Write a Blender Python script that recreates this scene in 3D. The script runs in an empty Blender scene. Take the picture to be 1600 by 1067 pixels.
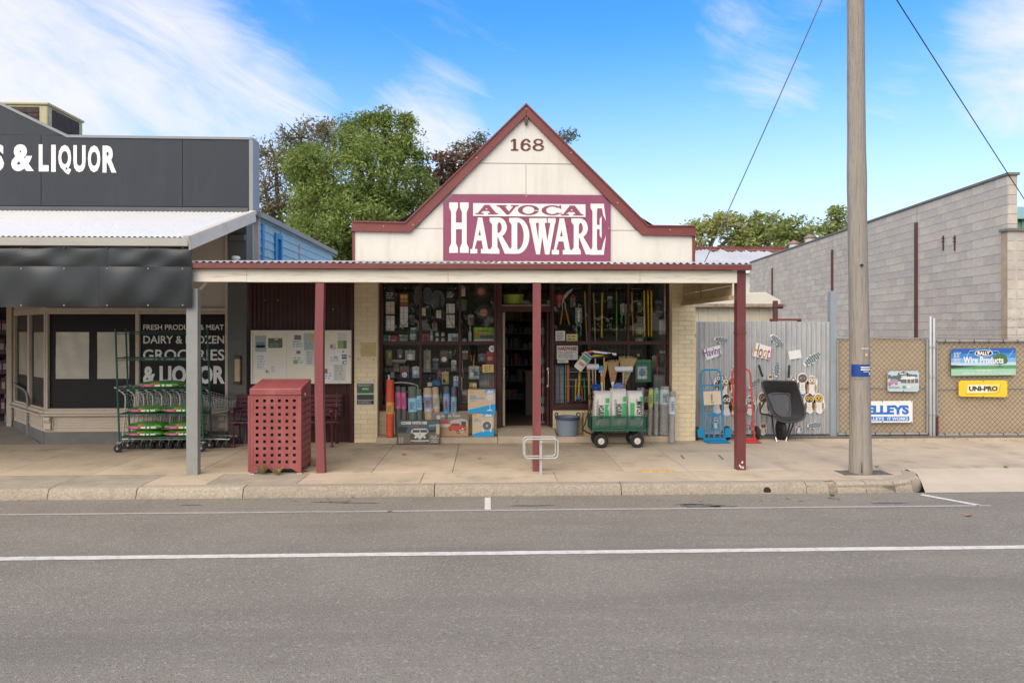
import bpy, math, random
from mathutils import Vector, Matrix
random.seed(7)
R = math.radians
SC = bpy.context.scene
COL = SC.collection
# ------------------------------------------------------------------ camera
CAM_H = 2.0          # eye height above the footpath
F = 1067.0           # focal length in pixels of the 1600 px wide photograph (24 mm lens)
YAW = R(2.0)         # the view is turned 2 degrees clockwise from square-on
HZ = 515.0           # picture row of the horizon
cam_d = bpy.data.cameras.new('camera')
cam_d.lens = 24.0; cam_d.sensor_width = 36.0
cam_d.shift_y = -(533.5 - HZ) / 1600.0
cam_d.clip_start = 0.05; cam_d.clip_end = 4000
cam = bpy.data.objects.new('camera', cam_d); COL.objects.link(cam)
cam.location = (0, 0, CAM_H); cam.rotation_euler = (R(90), 0, -YAW)
SC.camera = cam
# ------------------------------------------------------------------ sky
SUN_EL, SUN_AZ = R(46), R(214)      # azimuth measured clockwise from +Y: behind the camera, to the left
world = bpy.data.worlds.new('World'); SC.world = world
world.use_nodes = True
nt = world.node_tree; nt.nodes.clear()
def N(t, **k):
 n = nt.nodes.new(t)
 for a, b in k.items(): setattr(n, a, b)
 return n
sky = N('ShaderNodeTexSky', sky_type='NISHITA', sun_disc=False)
sky.sun_elevation = SUN_EL; sky.sun_rotation = SUN_AZ
sky.altitude = 250; sky.air_density = 1.0; sky.dust_density = 0.6; sky.ozone_density = 2.2
hs = N('ShaderNodeHueSaturation'); hs.inputs['Saturation'].default_value = 1.38; hs.inputs['Value'].default_value = 1.0; hs.inputs['Hue'].default_value = 0.504
nt.links.new(sky.outputs[0], hs.inputs['Color'])
tc = N('ShaderNodeTexCoord')
def math_n(op, a, b=None, clamp=False):
 n = N('ShaderNodeMath', operation=op, use_clamp=clamp)
 for i, v in enumerate((a, b)):
  if v is None: continue
  if isinstance(v, (int, float)): n.inputs[i].default_value = v
  else: nt.links.new(v, n.inputs[i])
 return n.outputs[0]
sep = N('ShaderNodeSeparateXYZ'); nt.links.new(tc.outputs['Generated'], sep.inputs[0])
zc = math_n('MAXIMUM', sep.outputs[2], 0.03)
# project the direction on a flat cloud layer overhead
px_ = math_n('DIVIDE', sep.outputs[0], math_n('ADD', zc, 0.25)); py_ = math_n('DIVIDE', sep.outputs[1], math_n('ADD', zc, 0.25))
cmb = N('ShaderNodeCombineXYZ'); nt.links.new(px_, cmb.inputs[0]); nt.links.new(py_, cmb.inputs[1])
def noise(vec, scale, detail, rough, dist, loc=(0, 0, 0), rot=0, sc=(1, 1, 1)):
 mp = N('ShaderNodeMapping'); mp.inputs['Location'].default_value = loc
 mp.inputs['Rotation'].default_value = (0, 0, rot); mp.inputs['Scale'].default_value = sc
 nt.links.new(vec, mp.inputs[0])
 n = N('ShaderNodeTexNoise'); n.inputs['Scale'].default_value = scale; n.inputs['Detail'].default_value = detail
 n.inputs['Roughness'].default_value = rough; n.inputs['Distortion'].default_value = dist
 nt.links.new(mp.outputs[0], n.inputs['Vector']); return n.outputs[0]
def ramp(v, a, b):
 n = N('ShaderNodeMapRange'); n.interpolation_type = 'SMOOTHSTEP'
 n.inputs['From Min'].default_value = a; n.inputs['From Max'].default_value = b
 nt.links.new(v, n.inputs['Value']); return n.outputs[0]
def dirmask(px, py, r0, r1):
 """1 towards a direction of the sky, fading to 0: where the big cloud banks stand"""
 u, v = (px - 800) / F, (HZ - py) / F
 d = Vector((u * math.cos(YAW) + math.sin(YAW), math.cos(YAW) - u * math.sin(YAW), v)).normalized()
 dp = N('ShaderNodeVectorMath', operation='DOT_PRODUCT'); nrm = N('ShaderNodeVectorMath', operation='NORMALIZE')
 nt.links.new(tc.outputs['Generated'], nrm.inputs[0]); nt.links.new(nrm.outputs[0], dp.inputs[0]); dp.inputs[1].default_value = d
 return ramp(dp.outputs['Value'], math.cos(R(r1)), math.cos(R(r0)))
# streaks of high cloud: noise stretched along a slant across the sky
rot3 = N('ShaderNodeMapping'); rot3.inputs['Rotation'].default_value = (0, R(-24), R(0)); rot3.inputs['Scale'].default_value = (1, 1, 1)
nt.links.new(tc.outputs['Generated'], rot3.inputs[0])
streak = noise(rot3.outputs[0], 2.1, 10, 0.62, 0.5, (1.3, 0.2, 0.4), 0, (0.8, 0.8, 3.0))
fine = noise(rot3.outputs[0], 6.0, 9, 0.66, 0.9, (4.3, 1.2, 2.4), 0, (0.7, 0.8, 2.6))
banks = noise(rot3.outputs[0], 2.4, 9, 0.60, 0.5, (0.7, 2.0, 1.1), 0, (0.9, 0.9, 2.0))
left_bank = math_n('MAXIMUM', math_n('MAXIMUM', dirmask(-60, 170, 4, 21), dirmask(190, 185, 2, 16)), math_n('MAXIMUM', math_n('MULTIPLY', dirmask(370, 225, 1, 11), 0.9), math_n('MULTIPLY', dirmask(660, 225, 0, 8), 0.85)))
right_bank = math_n('MAXIMUM', dirmask(1660, 70, 1, 9), math_n('MULTIPLY', math_n('MAXIMUM', dirmask(1190, 60, 0, 8), dirmask(1430, 130, 0, 5)), 0.45))
behind = ramp(math_n('MULTIPLY', sep.outputs[1], -1), -0.45, 0.35)      # the thin overcast the diffuse light of the photograph comes from
bank_m = math_n('MAXIMUM', math_n('MAXIMUM', left_bank, right_bank), behind)
c1 = ramp(math_n('ADD', math_n('ADD', math_n('MULTIPLY', banks, 0.62), math_n('MULTIPLY', fine, 0.52)), math_n('MULTIPLY', bank_m, 0.36)), 0.60, 1.06)
c2 = math_n('MULTIPLY', ramp(math_n('ADD', streak, math_n('MULTIPLY', bank_m, 0.12)), 0.52, 0.86), 0.45)
low = math_n('MULTIPLY', ramp(math_n('MULTIPLY', sep.outputs[2], -1), -0.42, 0.0), 0.80)   # paler towards the horizon
cov = math_n('MAXIMUM', math_n('MAXIMUM', c1, c2), low, True)
cov = math_n('MULTIPLY', cov, 0.95)
mixc = N('ShaderNodeMixRGB'); nt.links.new(cov, mixc.inputs[0]); nt.links.new(hs.outputs[0], mixc.inputs[1])
mixc.inputs[2].default_value = (3.25, 3.2, 3.15, 1)
bg = N('ShaderNodeBackground'); bg.inputs['Strength'].default_value = 0.125
nt.links.new(mixc.outputs[0], bg.inputs[0])
wo = N('ShaderNodeOutputWorld'); nt.links.new(bg.outputs[0], wo.inputs[0])
# ------------------------------------------------------------------ sun, exposure
sd = bpy.data.lights.new('sun', 'SUN'); sd.energy = 1.6; sd.angle = R(72); sd.color = (1.0, 0.87, 0.69)
so = bpy.data.objects.new('sun', sd); COL.objects.link(so)
sdir = Vector((math.sin(SUN_AZ) * math.cos(SUN_EL), math.cos(SUN_AZ) * math.cos(SUN_EL), math.sin(SUN_EL)))
so.rotation_euler = sdir.to_track_quat('Z', 'Y').to_euler(); so.location = sdir * 60
vs = SC.view_settings
vs.view_transform = 'Standard'; vs.look = 'None'; vs.gamma = 1.0; vs.use_curve_mapping = False; vs.exposure = 1.28
SC.render.engine = 'CYCLES'
cy = SC.cycles
cy.max_bounces = 8; cy.diffuse_bounces = 5; cy.glossy_bounces = 3; cy.transmission_bounces = 3; cy.transparent_max_bounces = 10
cy.use_denoising = True; cy.caustics_reflective = False; cy.caustics_refractive = False
# ------------------------------------------------------------------ layout helpers (metres; footpath z = 0, facades run along X, Y goes away from the road)
_c, _s = math.cos(YAW), math.sin(YAW)
def W(px, py, Y):
 u, v = (px - 800) / F, (HZ - py) / F
 t = Y / (_c - u * _s)
 return Vector((t * (u * _c + _s), Y, CAM_H + t * v))
def X(px, Y): return W(px, HZ, Y).x
def Z(px, py, Y): return W(px, py, Y).z
def G(px, py, z=0.0):
 u, v = (px - 800) / F, (HZ - py) / F
 t = (z - CAM_H) / v
 return Vector((t * (u * _c + _s), t * (_c - u * _s), z))
def P2(pts, Y): return [(W(a, b, Y).x, W(a, b, Y).z) for a, b in pts]
YP = 9.6      # verandah posts
YS = 12.2     # shop fronts
YK = 8.8      # kerb face
ROAD_Z = -0.13
# ------------------------------------------------------------------ materials
MATS = {}
def mat(name, col, rough=0.6, var=0.12, scale=5.0, bump=0.0, bscale=60.0, metal=0.0, spec=0.4, rnd=0.0, stretch=(1, 1, 1), col2=None, dirt=None, dscale=2.0, damt=0.5, coat=0.0):
 if name in MATS: return MATS[name]
 m = bpy.data.materials.new(name); m.use_nodes = True; MATS[name] = m
 t = m.node_tree; b = t.nodes['Principled BSDF']
 def nn(ty): return t.nodes.new(ty)
 L = t.links.new
 b.inputs['Roughness'].default_value = rough; b.inputs['Metallic'].default_value = metal
 b.inputs['Specular IOR Level'].default_value = spec
 if coat: b.inputs['Coat Weight'].default_value = coat
 co = nn('ShaderNodeTexCoord'); mp = nn('ShaderNodeMapping'); mp.inputs['Scale'].default_value = stretch
 oi = nn('ShaderNodeObjectInfo')
 add = nn('ShaderNodeVectorMath'); add.operation = 'ADD'
 if rnd:
  sc_ = nn('ShaderNodeVectorMath'); sc_.operation = 'SCALE'; sc_.inputs[3].default_value = 1.0
  L(oi.outputs['Location'], sc_.inputs[0]); L(co.outputs['Object'], add.inputs[0]); L(sc_.outputs[0], add.inputs[1])
  L(add.outputs[0], mp.inputs[0])
 else: L(co.outputs['Object'], mp.inputs[0])
 n1 = nn('ShaderNodeTexNoise'); n1.inputs['Scale'].default_value = scale; n1.inputs['Detail'].default_value = 7; n1.inputs['Roughness'].default_value = 0.62
 L(mp.outputs[0], n1.inputs['Vector'])
 mx = nn('ShaderNodeMixRGB')
 c = Vector(col[:3])
 hi = tuple(min(1, x * (1 + var)) for x in c); lo = tuple(x * (1 - var) for x in c)
 if col2: lo, hi = tuple(col), tuple(col2)
 mx.inputs[1].default_value = (*lo, 1); mx.inputs[2].default_value = (*hi, 1)
 mr = nn('ShaderNodeMapRange'); mr.inputs['From Min'].default_value = 0.30; mr.inputs['From Max'].default_value = 0.70
 L(n1.outputs[0], mr.inputs['Value']); L(mr.outputs[0], mx.inputs[0])
 out = mx.outputs[0]
 if dirt:
  n2 = nn('ShaderNodeTexNoise'); n2.inputs['Scale'].default_value = dscale; n2.inputs['Detail'].default_value = 9; n2.inputs['Roughness'].default_value = 0.7
  L(mp.outputs[0], n2.inputs['Vector'])
  r2 = nn('ShaderNodeMapRange'); r2.inputs['From Min'].default_value = 0.52; r2.inputs['From Max'].default_value = 0.72; r2.inputs['To Max'].default_value = damt
  L(n2.outputs[0], r2.inputs['Value'])
  m2 = nn('ShaderNodeMixRGB'); m2.inputs[2].default_value = (*dirt, 1); L(r2.outputs[0], m2.inputs[0]); L(out, m2.inputs[1]); out = m2.outputs[0]
 if rnd:
  hv = nn('ShaderNodeHueSaturation'); r3 = nn('ShaderNodeMapRange'); r3.inputs['To Min'].default_value = 1 - rnd; r3.inputs['To Max'].default_value = 1 + rnd
  L(oi.outputs['Random'], r3.inputs['Value']); L(r3.outputs[0], hv.inputs['Value']); L(out, hv.inputs['Color']); out = hv.outputs[0]
 L(out, b.inputs['Base Color'])
 if bump:
  nb = nn('ShaderNodeTexNoise'); nb.inputs['Scale'].default_value = bscale; nb.inputs['Detail'].default_value = 5
  L(mp.outputs[0], nb.inputs['Vector'])
  bp = nn('ShaderNodeBump'); bp.inputs['Strength'].default_value = bump; bp.inputs['Distance'].default_value = 0.02
  L(nb.outputs[0], bp.inputs['Height']); L(bp.outputs[0], b.inputs['Normal'])
 return m
def flat(name, col, rough=0.55, var=0.06):
 return mat(name, col, rough, var, 9.0)
def glass_mat(name, tint=(1, 1, 1), rough=0.0):
 if name in MATS: return MATS[name]
 m = bpy.data.materials.new(name); m.use_nodes = True; MATS[name] = m
 t = m.node_tree; t.nodes.clear()
 o = t.nodes.new('ShaderNodeOutputMaterial'); mix = t.nodes.new('ShaderNodeMixShader')
 tr = t.nodes.new('ShaderNodeBsdfTransparent'); tr.inputs[0].default_value = (*tint, 1)
 gl = t.nodes.new('ShaderNodeBsdfGlossy'); gl.inputs['Roughness'].default_value = rough
 fr = t.nodes.new('ShaderNodeFresnel'); fr.inputs['IOR'].default_value = 1.6
 ge = t.nodes.new('ShaderNodeNewGeometry'); ir = t.nodes.new('ShaderNodeMapRange'); ir.inputs['To Min'].default_value = 1.5; ir.inputs['To Max'].default_value = 1 / 1.5      # a thin pane: the same reflection from both sides
 t.links.new(ge.outputs['Backfacing'], ir.inputs['Value']); t.links.new(ir.outputs[0], fr.inputs['IOR'])
 t.links.new(fr.outputs[0], mix.inputs[0]); t.links.new(tr.outputs[0], mix.inputs[1]); t.links.new(gl.outputs[0], mix.inputs[2])
 t.links.new(mix.outputs[0], o.inputs[0]); return m
# ------------------------------------------------------------------ mesh builder
class MB:
 def __init__(s): s.v = []; s.f = []; s.m = []
 def add(s, vs, fs, mi=0):
  b = len(s.v); s.v += [tuple(p) for p in vs]
  for f in fs: s.f.append([b + i for i in f]); s.m.append(mi)
  return s
 def box(s, x0, x1, y0, y1, z0, z1, mi=0):
  v = [(x0, y0, z0), (x1, y0, z0), (x1, y1, z0), (x0, y1, z0), (x0, y0, z1), (x1, y0, z1), (x1, y1, z1), (x0, y1, z1)]
  return s.add(v, [(0, 3, 2, 1), (4, 5, 6, 7), (0, 1, 5, 4), (1, 2, 6, 5), (2, 3, 7, 6), (3, 0, 4, 7)], mi)
 def prism(s, poly, y0, y1, mi=0):
  """outline in (x, z) given depth from y0 (front) to y1 (back)"""
  a = sum(poly[i][0] * poly[(i + 1) % len(poly)][1] - poly[(i + 1) % len(poly)][0] * poly[i][1] for i in range(len(poly)))
  if a < 0: poly = poly[::-1]
  n = len(poly)
  v = [(x, y0, z) for x, z in poly] + [(x, y1, z) for x, z in poly]
  fs = [list(range(n)), list(range(2 * n - 1, n - 1, -1))]
  for i in range(n): j = (i + 1) % n; fs.append((j, i, i + n, j + n))
  return s.add(v, fs, mi)
 def prism_x(s, poly, x0, x1, mi=0):
  """outline in (y, z) extruded along x"""
  n = len(poly); v = [(x0, y, z) for y, z in poly] + [(x1, y, z) for y, z in poly]
  fs = [list(range(n)), list(range(2 * n - 1, n - 1, -1))]
  for i in range(n): j = (i + 1) % n; fs.append((j, i, i + n, j + n))
  return s.add(v, fs, mi)
 def prism_z(s, poly, z0, z1, mi=0):
  n = len(poly); v = [(x, y, z0) for x, y in poly] + [(x, y, z1) for x, y in poly]
  fs = [list(range(n - 1, -1, -1)), list(range(n, 2 * n))]
  for i in range(n): j = (i + 1) % n; fs.append((i, j, j + n, i + n))
  return s.add(v, fs, mi)
 def beam(s, p0, p1, w, h, mi=0, up=(0, 0, 1)):
  p0, p1 = Vector(p0), Vector(p1); d = (p1 - p0).normalized(); u = Vector(up)
  if abs(d.dot(u)) > 0.98: u = Vector((0, 1, 0))
  a = d.cross(u).normalized() * (w / 2); b = a.cross(d).normalized() * (h / 2)
  v = [p + i * a + j * b for p in (p0, p1) for i, j in ((-1, -1), (1, -1), (1, 1), (-1, 1))]
  return s.add(v, [(3, 2, 1, 0), (4, 5, 6, 7), (0, 1, 5, 4), (1, 2, 6, 5), (2, 3, 7, 6), (3, 0, 4, 7)], mi)
 def tube(s, pts, r, seg=8, mi=0, closed=False, caps=True):
  pts = [Vector(p) for p in pts]; n = len(pts); rs = r if isinstance(r, (list, tuple)) else [r] * n
  prev = None; rings = []
  for i, p in enumerate(pts):
   if closed: d = pts[(i + 1) % n] - pts[i - 1]
   else: d = pts[min(i + 1, n - 1)] - pts[max(i - 1, 0)]
   d.normalize()
   if prev is None:
    a = d.cross(Vector((0, 0, 1)) if abs(d.z) < 0.9 else Vector((0, 1, 0))).normalized()
   else:
    a = (prev - d * prev.dot(d)); a = a.normalized() if a.length > 1e-6 else d.orthogonal().normalized()
   prev = a; b = d.cross(a)
   rings.append([p + (a * math.cos(2 * math.pi * k / seg) + b * math.sin(2 * math.pi * k / seg)) * rs[i] for k in range(seg)])
  v = [q for ring in rings for q in ring]; fs = []
  for i in range(n if closed else n - 1):
   j = (i + 1) % n
   for k in range(seg):
    l = (k + 1) % seg; fs.append((i * seg + k, i * seg + l, j * seg + l, j * seg + k))
  if caps and not closed: fs += [list(range(seg - 1, -1, -1)), list(range((n - 1) * seg, n * seg))]
  return s.add(v, fs, mi)
 def lathe(s, prof, c=(0, 0, 0), seg=20, axis='z', mi=0):
  c = Vector(c); v = []; n = len(prof)
  for k in range(seg):
   a = 2 * math.pi * k / seg; ca, sa = math.cos(a), math.sin(a)
   for r, h in prof:
    if axis == 'z': p = (r * ca, r * sa, h)
    elif axis == 'y': p = (r * ca, h, -r * sa)
    else: p = (h, r * ca, r * sa)
    v.append(c + Vector(p))
  fs = []
  for k in range(seg):
   l = (k + 1) % seg
   for i in range(n - 1): fs.append((k * n + i, l * n + i, l * n + i + 1, k * n + i + 1))
  return s.add(v, fs, mi)
 def disc(s, c, r, y0, y1, seg=20, mi=0, rz=None):
  rz = rz or r
  return s.prism([(c[0] + r * math.cos(2 * math.pi * k / seg), c[1] + rz * math.sin(2 * math.pi * k / seg)) for k in range(seg)], y0, y1, mi)
 def corr_wall(s, x0, x1, y, z0, z1, pitch=0.076, amp=0.009, th=0.002, mi=0, n=6):
  """corrugated sheet standing in the XZ plane"""
  k = max(2, int((x1 - x0) / pitch * n)); v = []
  for i in range(k + 1):
   x = x0 + (x1 - x0) * i / k; yy = y - amp * math.cos(2 * math.pi * (x - x0) / pitch)
   v += [(x, yy, z0), (x, yy, z1), (x, yy + th, z0), (x, yy + th, z1)]
  fs = []
  for i in range(k):
   a, b = 4 * i, 4 * i + 4
   fs += [(a, b, b + 1, a + 1), (b + 2, a + 2, a + 3, b + 3), (a + 1, b + 1, b + 3, a + 3), (a, a + 2, b + 2, b)]
  return s.add(v, fs, mi)
 def corr_roof(s, x0, x1, y0, z0, y1, z1, pitch=0.076, amp=0.010, th=0.003, mi=0, n=6, cut=None):
  """corrugated roof sheet, ribs running up the slope from (y0, z0) to (y1, z1)"""
  k = max(2, int((x1 - x0) / pitch * n)); v = []
  for i in range(k + 1):
   x = x0 + (x1 - x0) * i / k; dz = amp * math.cos(2 * math.pi * (x - x0) / pitch)
   v += [(x, y0, z0 + dz), (x, y1, z1 + dz), (x, y0, z0 + dz - th), (x, y1, z1 + dz - th)]
  fs = []
  for i in range(k):
   a, b = 4 * i, 4 * i + 4
   fs += [(a, b, b + 1, a + 1), (b + 2, a + 2, a + 3, b + 3), (a, a + 2, b + 2, b), (a + 1, b + 1, b + 3, a + 3)]
  return s.add(v, fs, mi)
 def mesh(s, name, mats, org=(0, 0, 0), smooth=None):
  me = bpy.data.meshes.new(name); o = Vector(org)
  me.from_pydata([tuple(Vector(p) - o) for p in s.v], [], s.f)
  for m in (mats if isinstance(mats, (list, tuple)) else [mats]): me.materials.append(m)
  me.polygons.foreach_set('material_index', s.m)
  if smooth is not None:
   me.shade_smooth(); me.set_sharp_from_angle(angle=R(smooth))
  me.update(); return me
ORG = {}
def thing(name, label, cat, loc=(0, 0, 0), group=None, rz=0.0):
 """an Empty at the thing's base that parents its parts"""
 o = bpy.data.objects.new(name, None); COL.objects.link(o); o.empty_display_size = 0.1
 o.location = loc; o.rotation_euler = (0, 0, rz); o['label'] = label; o['category'] = cat
 if group: o['group'] = group
 ORG[o.name] = Vector(loc); return o
def struct(name, mb=None, mats=None, smooth=None, bevel=0, loc=(0, 0, 0)):
 me = mb.mesh(name, mats, loc, smooth) if mb else None
 o = bpy.data.objects.new(name, me); COL.objects.link(o); o.location = loc; o['kind'] = 'structure'; ORG[o.name] = Vector(loc)
 if bevel: bev(o, bevel)
 return o
def bev(o, w, seg=2):
 b = o.modifiers.new('bevel', 'BEVEL'); b.width = w; b.segments = seg; b.limit_method = 'ANGLE'; b.angle_limit = R(40)
 b.harden_normals = False
 return o
def part(name, mb, mats, parent, smooth=None, bevel=0, label=None, stuff=False):
 org = ORG[parent.name]
 o = bpy.data.objects.new(name, mb.mesh(name, mats, org, smooth)); COL.objects.link(o); o.parent = parent
 ORG[o.name] = org
 if bevel: bev(o, bevel)
 if label: o['label'] = label
 if stuff: o['kind'] = 'stuff'
 return o
def solo(name, mb, mats, label, cat, loc, group=None, smooth=None, bevel=0):
 """a thing that is one mesh"""
 o = bpy.data.objects.new(name, mb.mesh(name, mats, loc, smooth)); COL.objects.link(o); o.location = loc
 o['label'] = label; o['category'] = cat; ORG[o.name] = Vector(loc)
 if group: o['group'] = group
 if bevel: bev(o, bevel)
 return o
def piece(name, me, parent, loc, rot=None, scale=None):
 """one of many alike pieces that share mesh data, placed in its parent's own coordinates"""
 o = bpy.data.objects.new(name, me); COL.objects.link(o); o.parent = parent; o.location = loc
 if rot: o.rotation_euler = rot
 if scale: o.scale = scale
 ORG[o.name] = ORG[parent.name]
 return o
def copy_tree(o, parent=None):
 c = o.copy(); COL.objects.link(c)
 if parent is not None: c.parent = parent
 ORG[c.name] = ORG[o.name]
 for ch in list(o.children): copy_tree(ch, c)
 return c
def smoothpath(pts, n=6, closed=False):
 """Catmull-Rom through the points"""
 pts = [Vector(p) for p in pts]; out = []; m = len(pts)
 for i in range(m if closed else m - 1):
  g = (lambda k: pts[k % m]) if closed else (lambda k: pts[min(max(k, 0), m - 1)])
  a, b, c, d = g(i - 1), g(i), g(i + 1), g(i + 2)
  for j in range(n):
   t = j / n
   out.append(0.5 * ((2 * b) + (c - a) * t + (2 * a - 5 * b + 4 * c - d) * t * t + (3 * b - a - 3 * c + d) * t ** 3))
 if not closed: out.append(pts[-1])
 return out
def rrect(x0, x1, z0, z1, r, n=4):
 out = []
 for cx, cz, a0 in ((x1 - r, z1 - r, 0), (x0 + r, z1 - r, 90), (x0 + r, z0 + r, 180), (x1 - r, z0 + r, 270)):
  for k in range(n + 1):
   a = R(a0 + 90 * k / n); out.append((cx + r * math.cos(a), cz + r * math.sin(a)))
 return out
# ------------------------------------------------------------------ lettering
_txt = {}
def text_geo(s, bold):
 key = (s, bold)
 if key in _txt: return _txt[key]
 cu = bpy.data.curves.new('lettering', 'FONT'); cu.body = s; cu.size = 1.0; cu.offset = bold; cu.resolution_u = 3
 ob = bpy.data.objects.new('lettering_tmp', cu); COL.objects.link(ob)
 bpy.context.view_layer.update()
 me = bpy.data.meshes.new_from_object(ob.evaluated_get(bpy.context.evaluated_depsgraph_get()))
 v = [(p.co.x, p.co.y) for p in me.vertices]; f = [tuple(p.vertices) for p in me.polygons]
 bpy.data.objects.remove(ob); bpy.data.curves.remove(cu); bpy.data.meshes.remove(me)
 _txt[key] = (v, f); return v, f
def letters(mb, s, x0, x1, z0, z1, y, bold=0.0, mi=0, slant=0.0, rot=0.0):
 """flat printed words filling the box x0..x1, z0..z1 on a surface facing -Y"""
 v, f = text_geo(s, bold)
 if not v: return mb
 ax, bx = min(p[0] for p in v), max(p[0] for p in v); ay, by = min(p[1] for p in v), max(p[1] for p in v)
 cx, cz = (x0 + x1) / 2, (z0 + z1) / 2; out = []
 for p in v:
  b = (p[1] - ay) / (by - ay); xx = x0 + (p[0] - ax) / (bx - ax) * (x1 - x0) + slant * b * (z1 - z0); zz = z0 + b * (z1 - z0)
  if rot:
   dx, dz = xx - cx, zz - cz; xx = cx + dx * math.cos(rot) - dz * math.sin(rot); zz = cz + dx * math.sin(rot) + dz * math.cos(rot)
  out.append((xx, y, zz))
 return mb.add(out, f, mi)
def rect(mb, x0, x1, z0, z1, y, mi=0):
 return mb.add([(x0, y, z0), (x1, y, z0), (x1, y, z1), (x0, y, z1)], [(0, 1, 2, 3)], mi)
def poly(mb, pts, y, mi=0):
 a = sum(pts[i][0] * pts[(i + 1) % len(pts)][1] - pts[(i + 1) % len(pts)][0] * pts[i][1] for i in range(len(pts)))
 if a < 0: pts = pts[::-1]
 return mb.add([(x, y, z) for x, z in pts], [list(range(len(pts)))], mi)
def ell(cx, cz, rx, rz, n=16, a0=0, a1=360):
 return [(cx + rx * math.cos(R(a0 + (a1 - a0) * k / n)), cz + rz * math.sin(R(a0 + (a1 - a0) * k / n))) for k in range(n + (a1 - a0 < 360))]
def fineprint(mb, x0, x1, z0, z1, rows, y, mi=0, seed=0, fill=0.75):
 """rows of print too small to read"""
 rg = random.Random(seed * 31 + rows); h = (z1 - z0) / rows
 for i in range(rows):
  z = z1 - (i + 0.5) * h; x = x0; end = x0 + (x1 - x0) * rg.uniform(fill, 1)
  while x < end - 0.004:
   w = min(rg.uniform(0.5, 2.6) * h, end - x); rect(mb, x, x + w, z - h * 0.22, z + h * 0.22, y, mi); x += w + h * 0.5
 return mb
# ================================================================== materials of the place
def asphalt_mat():
 m = mat('asphalt', (0.236, 0.210, 0.174), 0.9, 0.10, 0.9, bump=0.55, bscale=85, spec=0.25)
 t = m.node_tree; b = t.nodes['Principled BSDF']; L = t.links.new
 src = b.inputs['Base Color'].links[0].from_socket
 co = t.nodes.new('ShaderNodeTexCoord')
 def mixin(src, fac, col):
  k = t.nodes.new('ShaderNodeMixRGB'); L(fac, k.inputs[0]); L(src, k.inputs[1]); k.inputs[2].default_value = (*col, 1); return k.outputs[0]
 def rng(v, a, b_, c, d):
  k = t.nodes.new('ShaderNodeMapRange'); L(v, k.inputs['Value'])
  for n_, q in zip(('From Min', 'From Max', 'To Min', 'To Max'), (a, b_, c, d)): k.inputs[n_].default_value = q
  return k.outputs[0]
 for sc, lo, hi, col, amt in ((42, .57, .70, (.36, .335, .295), .75), (60, .56, .72, (.085, .08, .07), .7), (24, .60, .72, (.30, .28, .25), .6)):
  n = t.nodes.new('ShaderNodeTexNoise'); n.inputs['Scale'].default_value = sc; n.inputs['Detail'].default_value = 2; L(co.outputs['Object'], n.inputs['Vector'])
  src = mixin(src, rng(n.outputs[0], lo, hi, 0, amt), col)
 # long faint wheel tracks and worn patches along the driving direction
 mp = t.nodes.new('ShaderNodeMapping'); mp.inputs['Scale'].default_value = (0.10, 1.1, 1); L(co.outputs['Object'], mp.inputs[0])
 n = t.nodes.new('ShaderNodeTexNoise'); n.inputs['Scale'].default_value = 1.3; n.inputs['Detail'].default_value = 6; n.inputs['Roughness'].default_value = 0.65; L(mp.outputs[0], n.inputs['Vector'])
 src = mixin(src, rng(n.outputs[0], .50, .72, 0, .6), (.160, .142, .12))
 mp2 = t.nodes.new('ShaderNodeMapping'); mp2.inputs['Scale'].default_value = (0.45, 1.8, 1); mp2.inputs['Location'].default_value = (3, 1, 0); L(co.outputs['Object'], mp2.inputs[0])
 n = t.nodes.new('ShaderNodeTexNoise'); n.inputs['Scale'].default_value = 1.1; n.inputs['Detail'].default_value = 8; n.inputs['Roughness'].default_value = 0.7; L(mp2.outputs[0], n.inputs['Vector'])
 src = mixin(src, rng(n.outputs[0], .62, .72, 0, .45), (.105, .097, .087))
 src = mixin(src, rng(n.outputs[0], .30, .38, .30, 0), (.34, .295, .245))
 L(src, b.inputs['Base Color']); return m
ASPH = asphalt_mat()
CONC = mat('footpath_concrete', (0.475, 0.39, 0.29), 0.85, 0.13, 1.6, bump=0.18, bscale=70, rnd=0.07, dirt=(0.26, 0.205, 0.155), dscale=1.7, damt=0.75, spec=0.25)
CONC_PALE = mat('new_concrete', (0.51, 0.43, 0.335), 0.85, 0.08, 2.0, bump=0.12, dirt=(0.42, 0.36, 0.30), dscale=2, damt=0.5, spec=0.25)
KERB = mat('kerb_aggregate', (0.36, 0.305, 0.24), 0.9, 0.26, 34, bump=0.4, bscale=60, dirt=(0.24, 0.20, 0.155), dscale=6, damt=0.6, rnd=0.10, spec=0.2)
JOINT = mat('joint_dirt', (0.19, 0.16, 0.13), 0.95, 0.3, 9, spec=0.1)
PATCH = mat('footpath_asphalt', (0.33, 0.285, 0.23), 0.9, 0.18, 3, bump=0.4, dirt=(0.42, 0.36, 0.29), dscale=2.2, damt=0.6, spec=0.2)
LINE = mat('road_paint', (0.62, 0.59, 0.54), 0.8, 0.12, 14, dirt=(0.32, 0.30, 0.275), dscale=13, damt=0.9, spec=0.3)
LINE_WORN = mat('worn_road_paint', (0.38, 0.365, 0.34), 0.8, 0.2, 14, dirt=(0.25, 0.23, 0.20), dscale=1.6, damt=1.0, stretch=(1, 4, 1), spec=0.2)
SOIL = mat('soil', (0.20, 0.16, 0.12), 0.95, 0.3, 5, bump=0.5, bscale=30, spec=0.1)
CREAM = mat('cream_paint', (0.69, 0.665, 0.61), 0.62, 0.035, 2.2, dirt=(0.53, 0.48, 0.40), dscale=1.6, damt=0.55, stretch=(2.2, 1, 0.35), bump=0.05, bscale=8)
CREAM_BEAM = mat('weathered_cream_timber', (0.79, 0.74, 0.63), 0.7, 0.06, 4, dirt=(0.36, 0.26, 0.16), dscale=6, damt=0.75, stretch=(0.35, 1, 5), bump=0.15)
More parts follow.
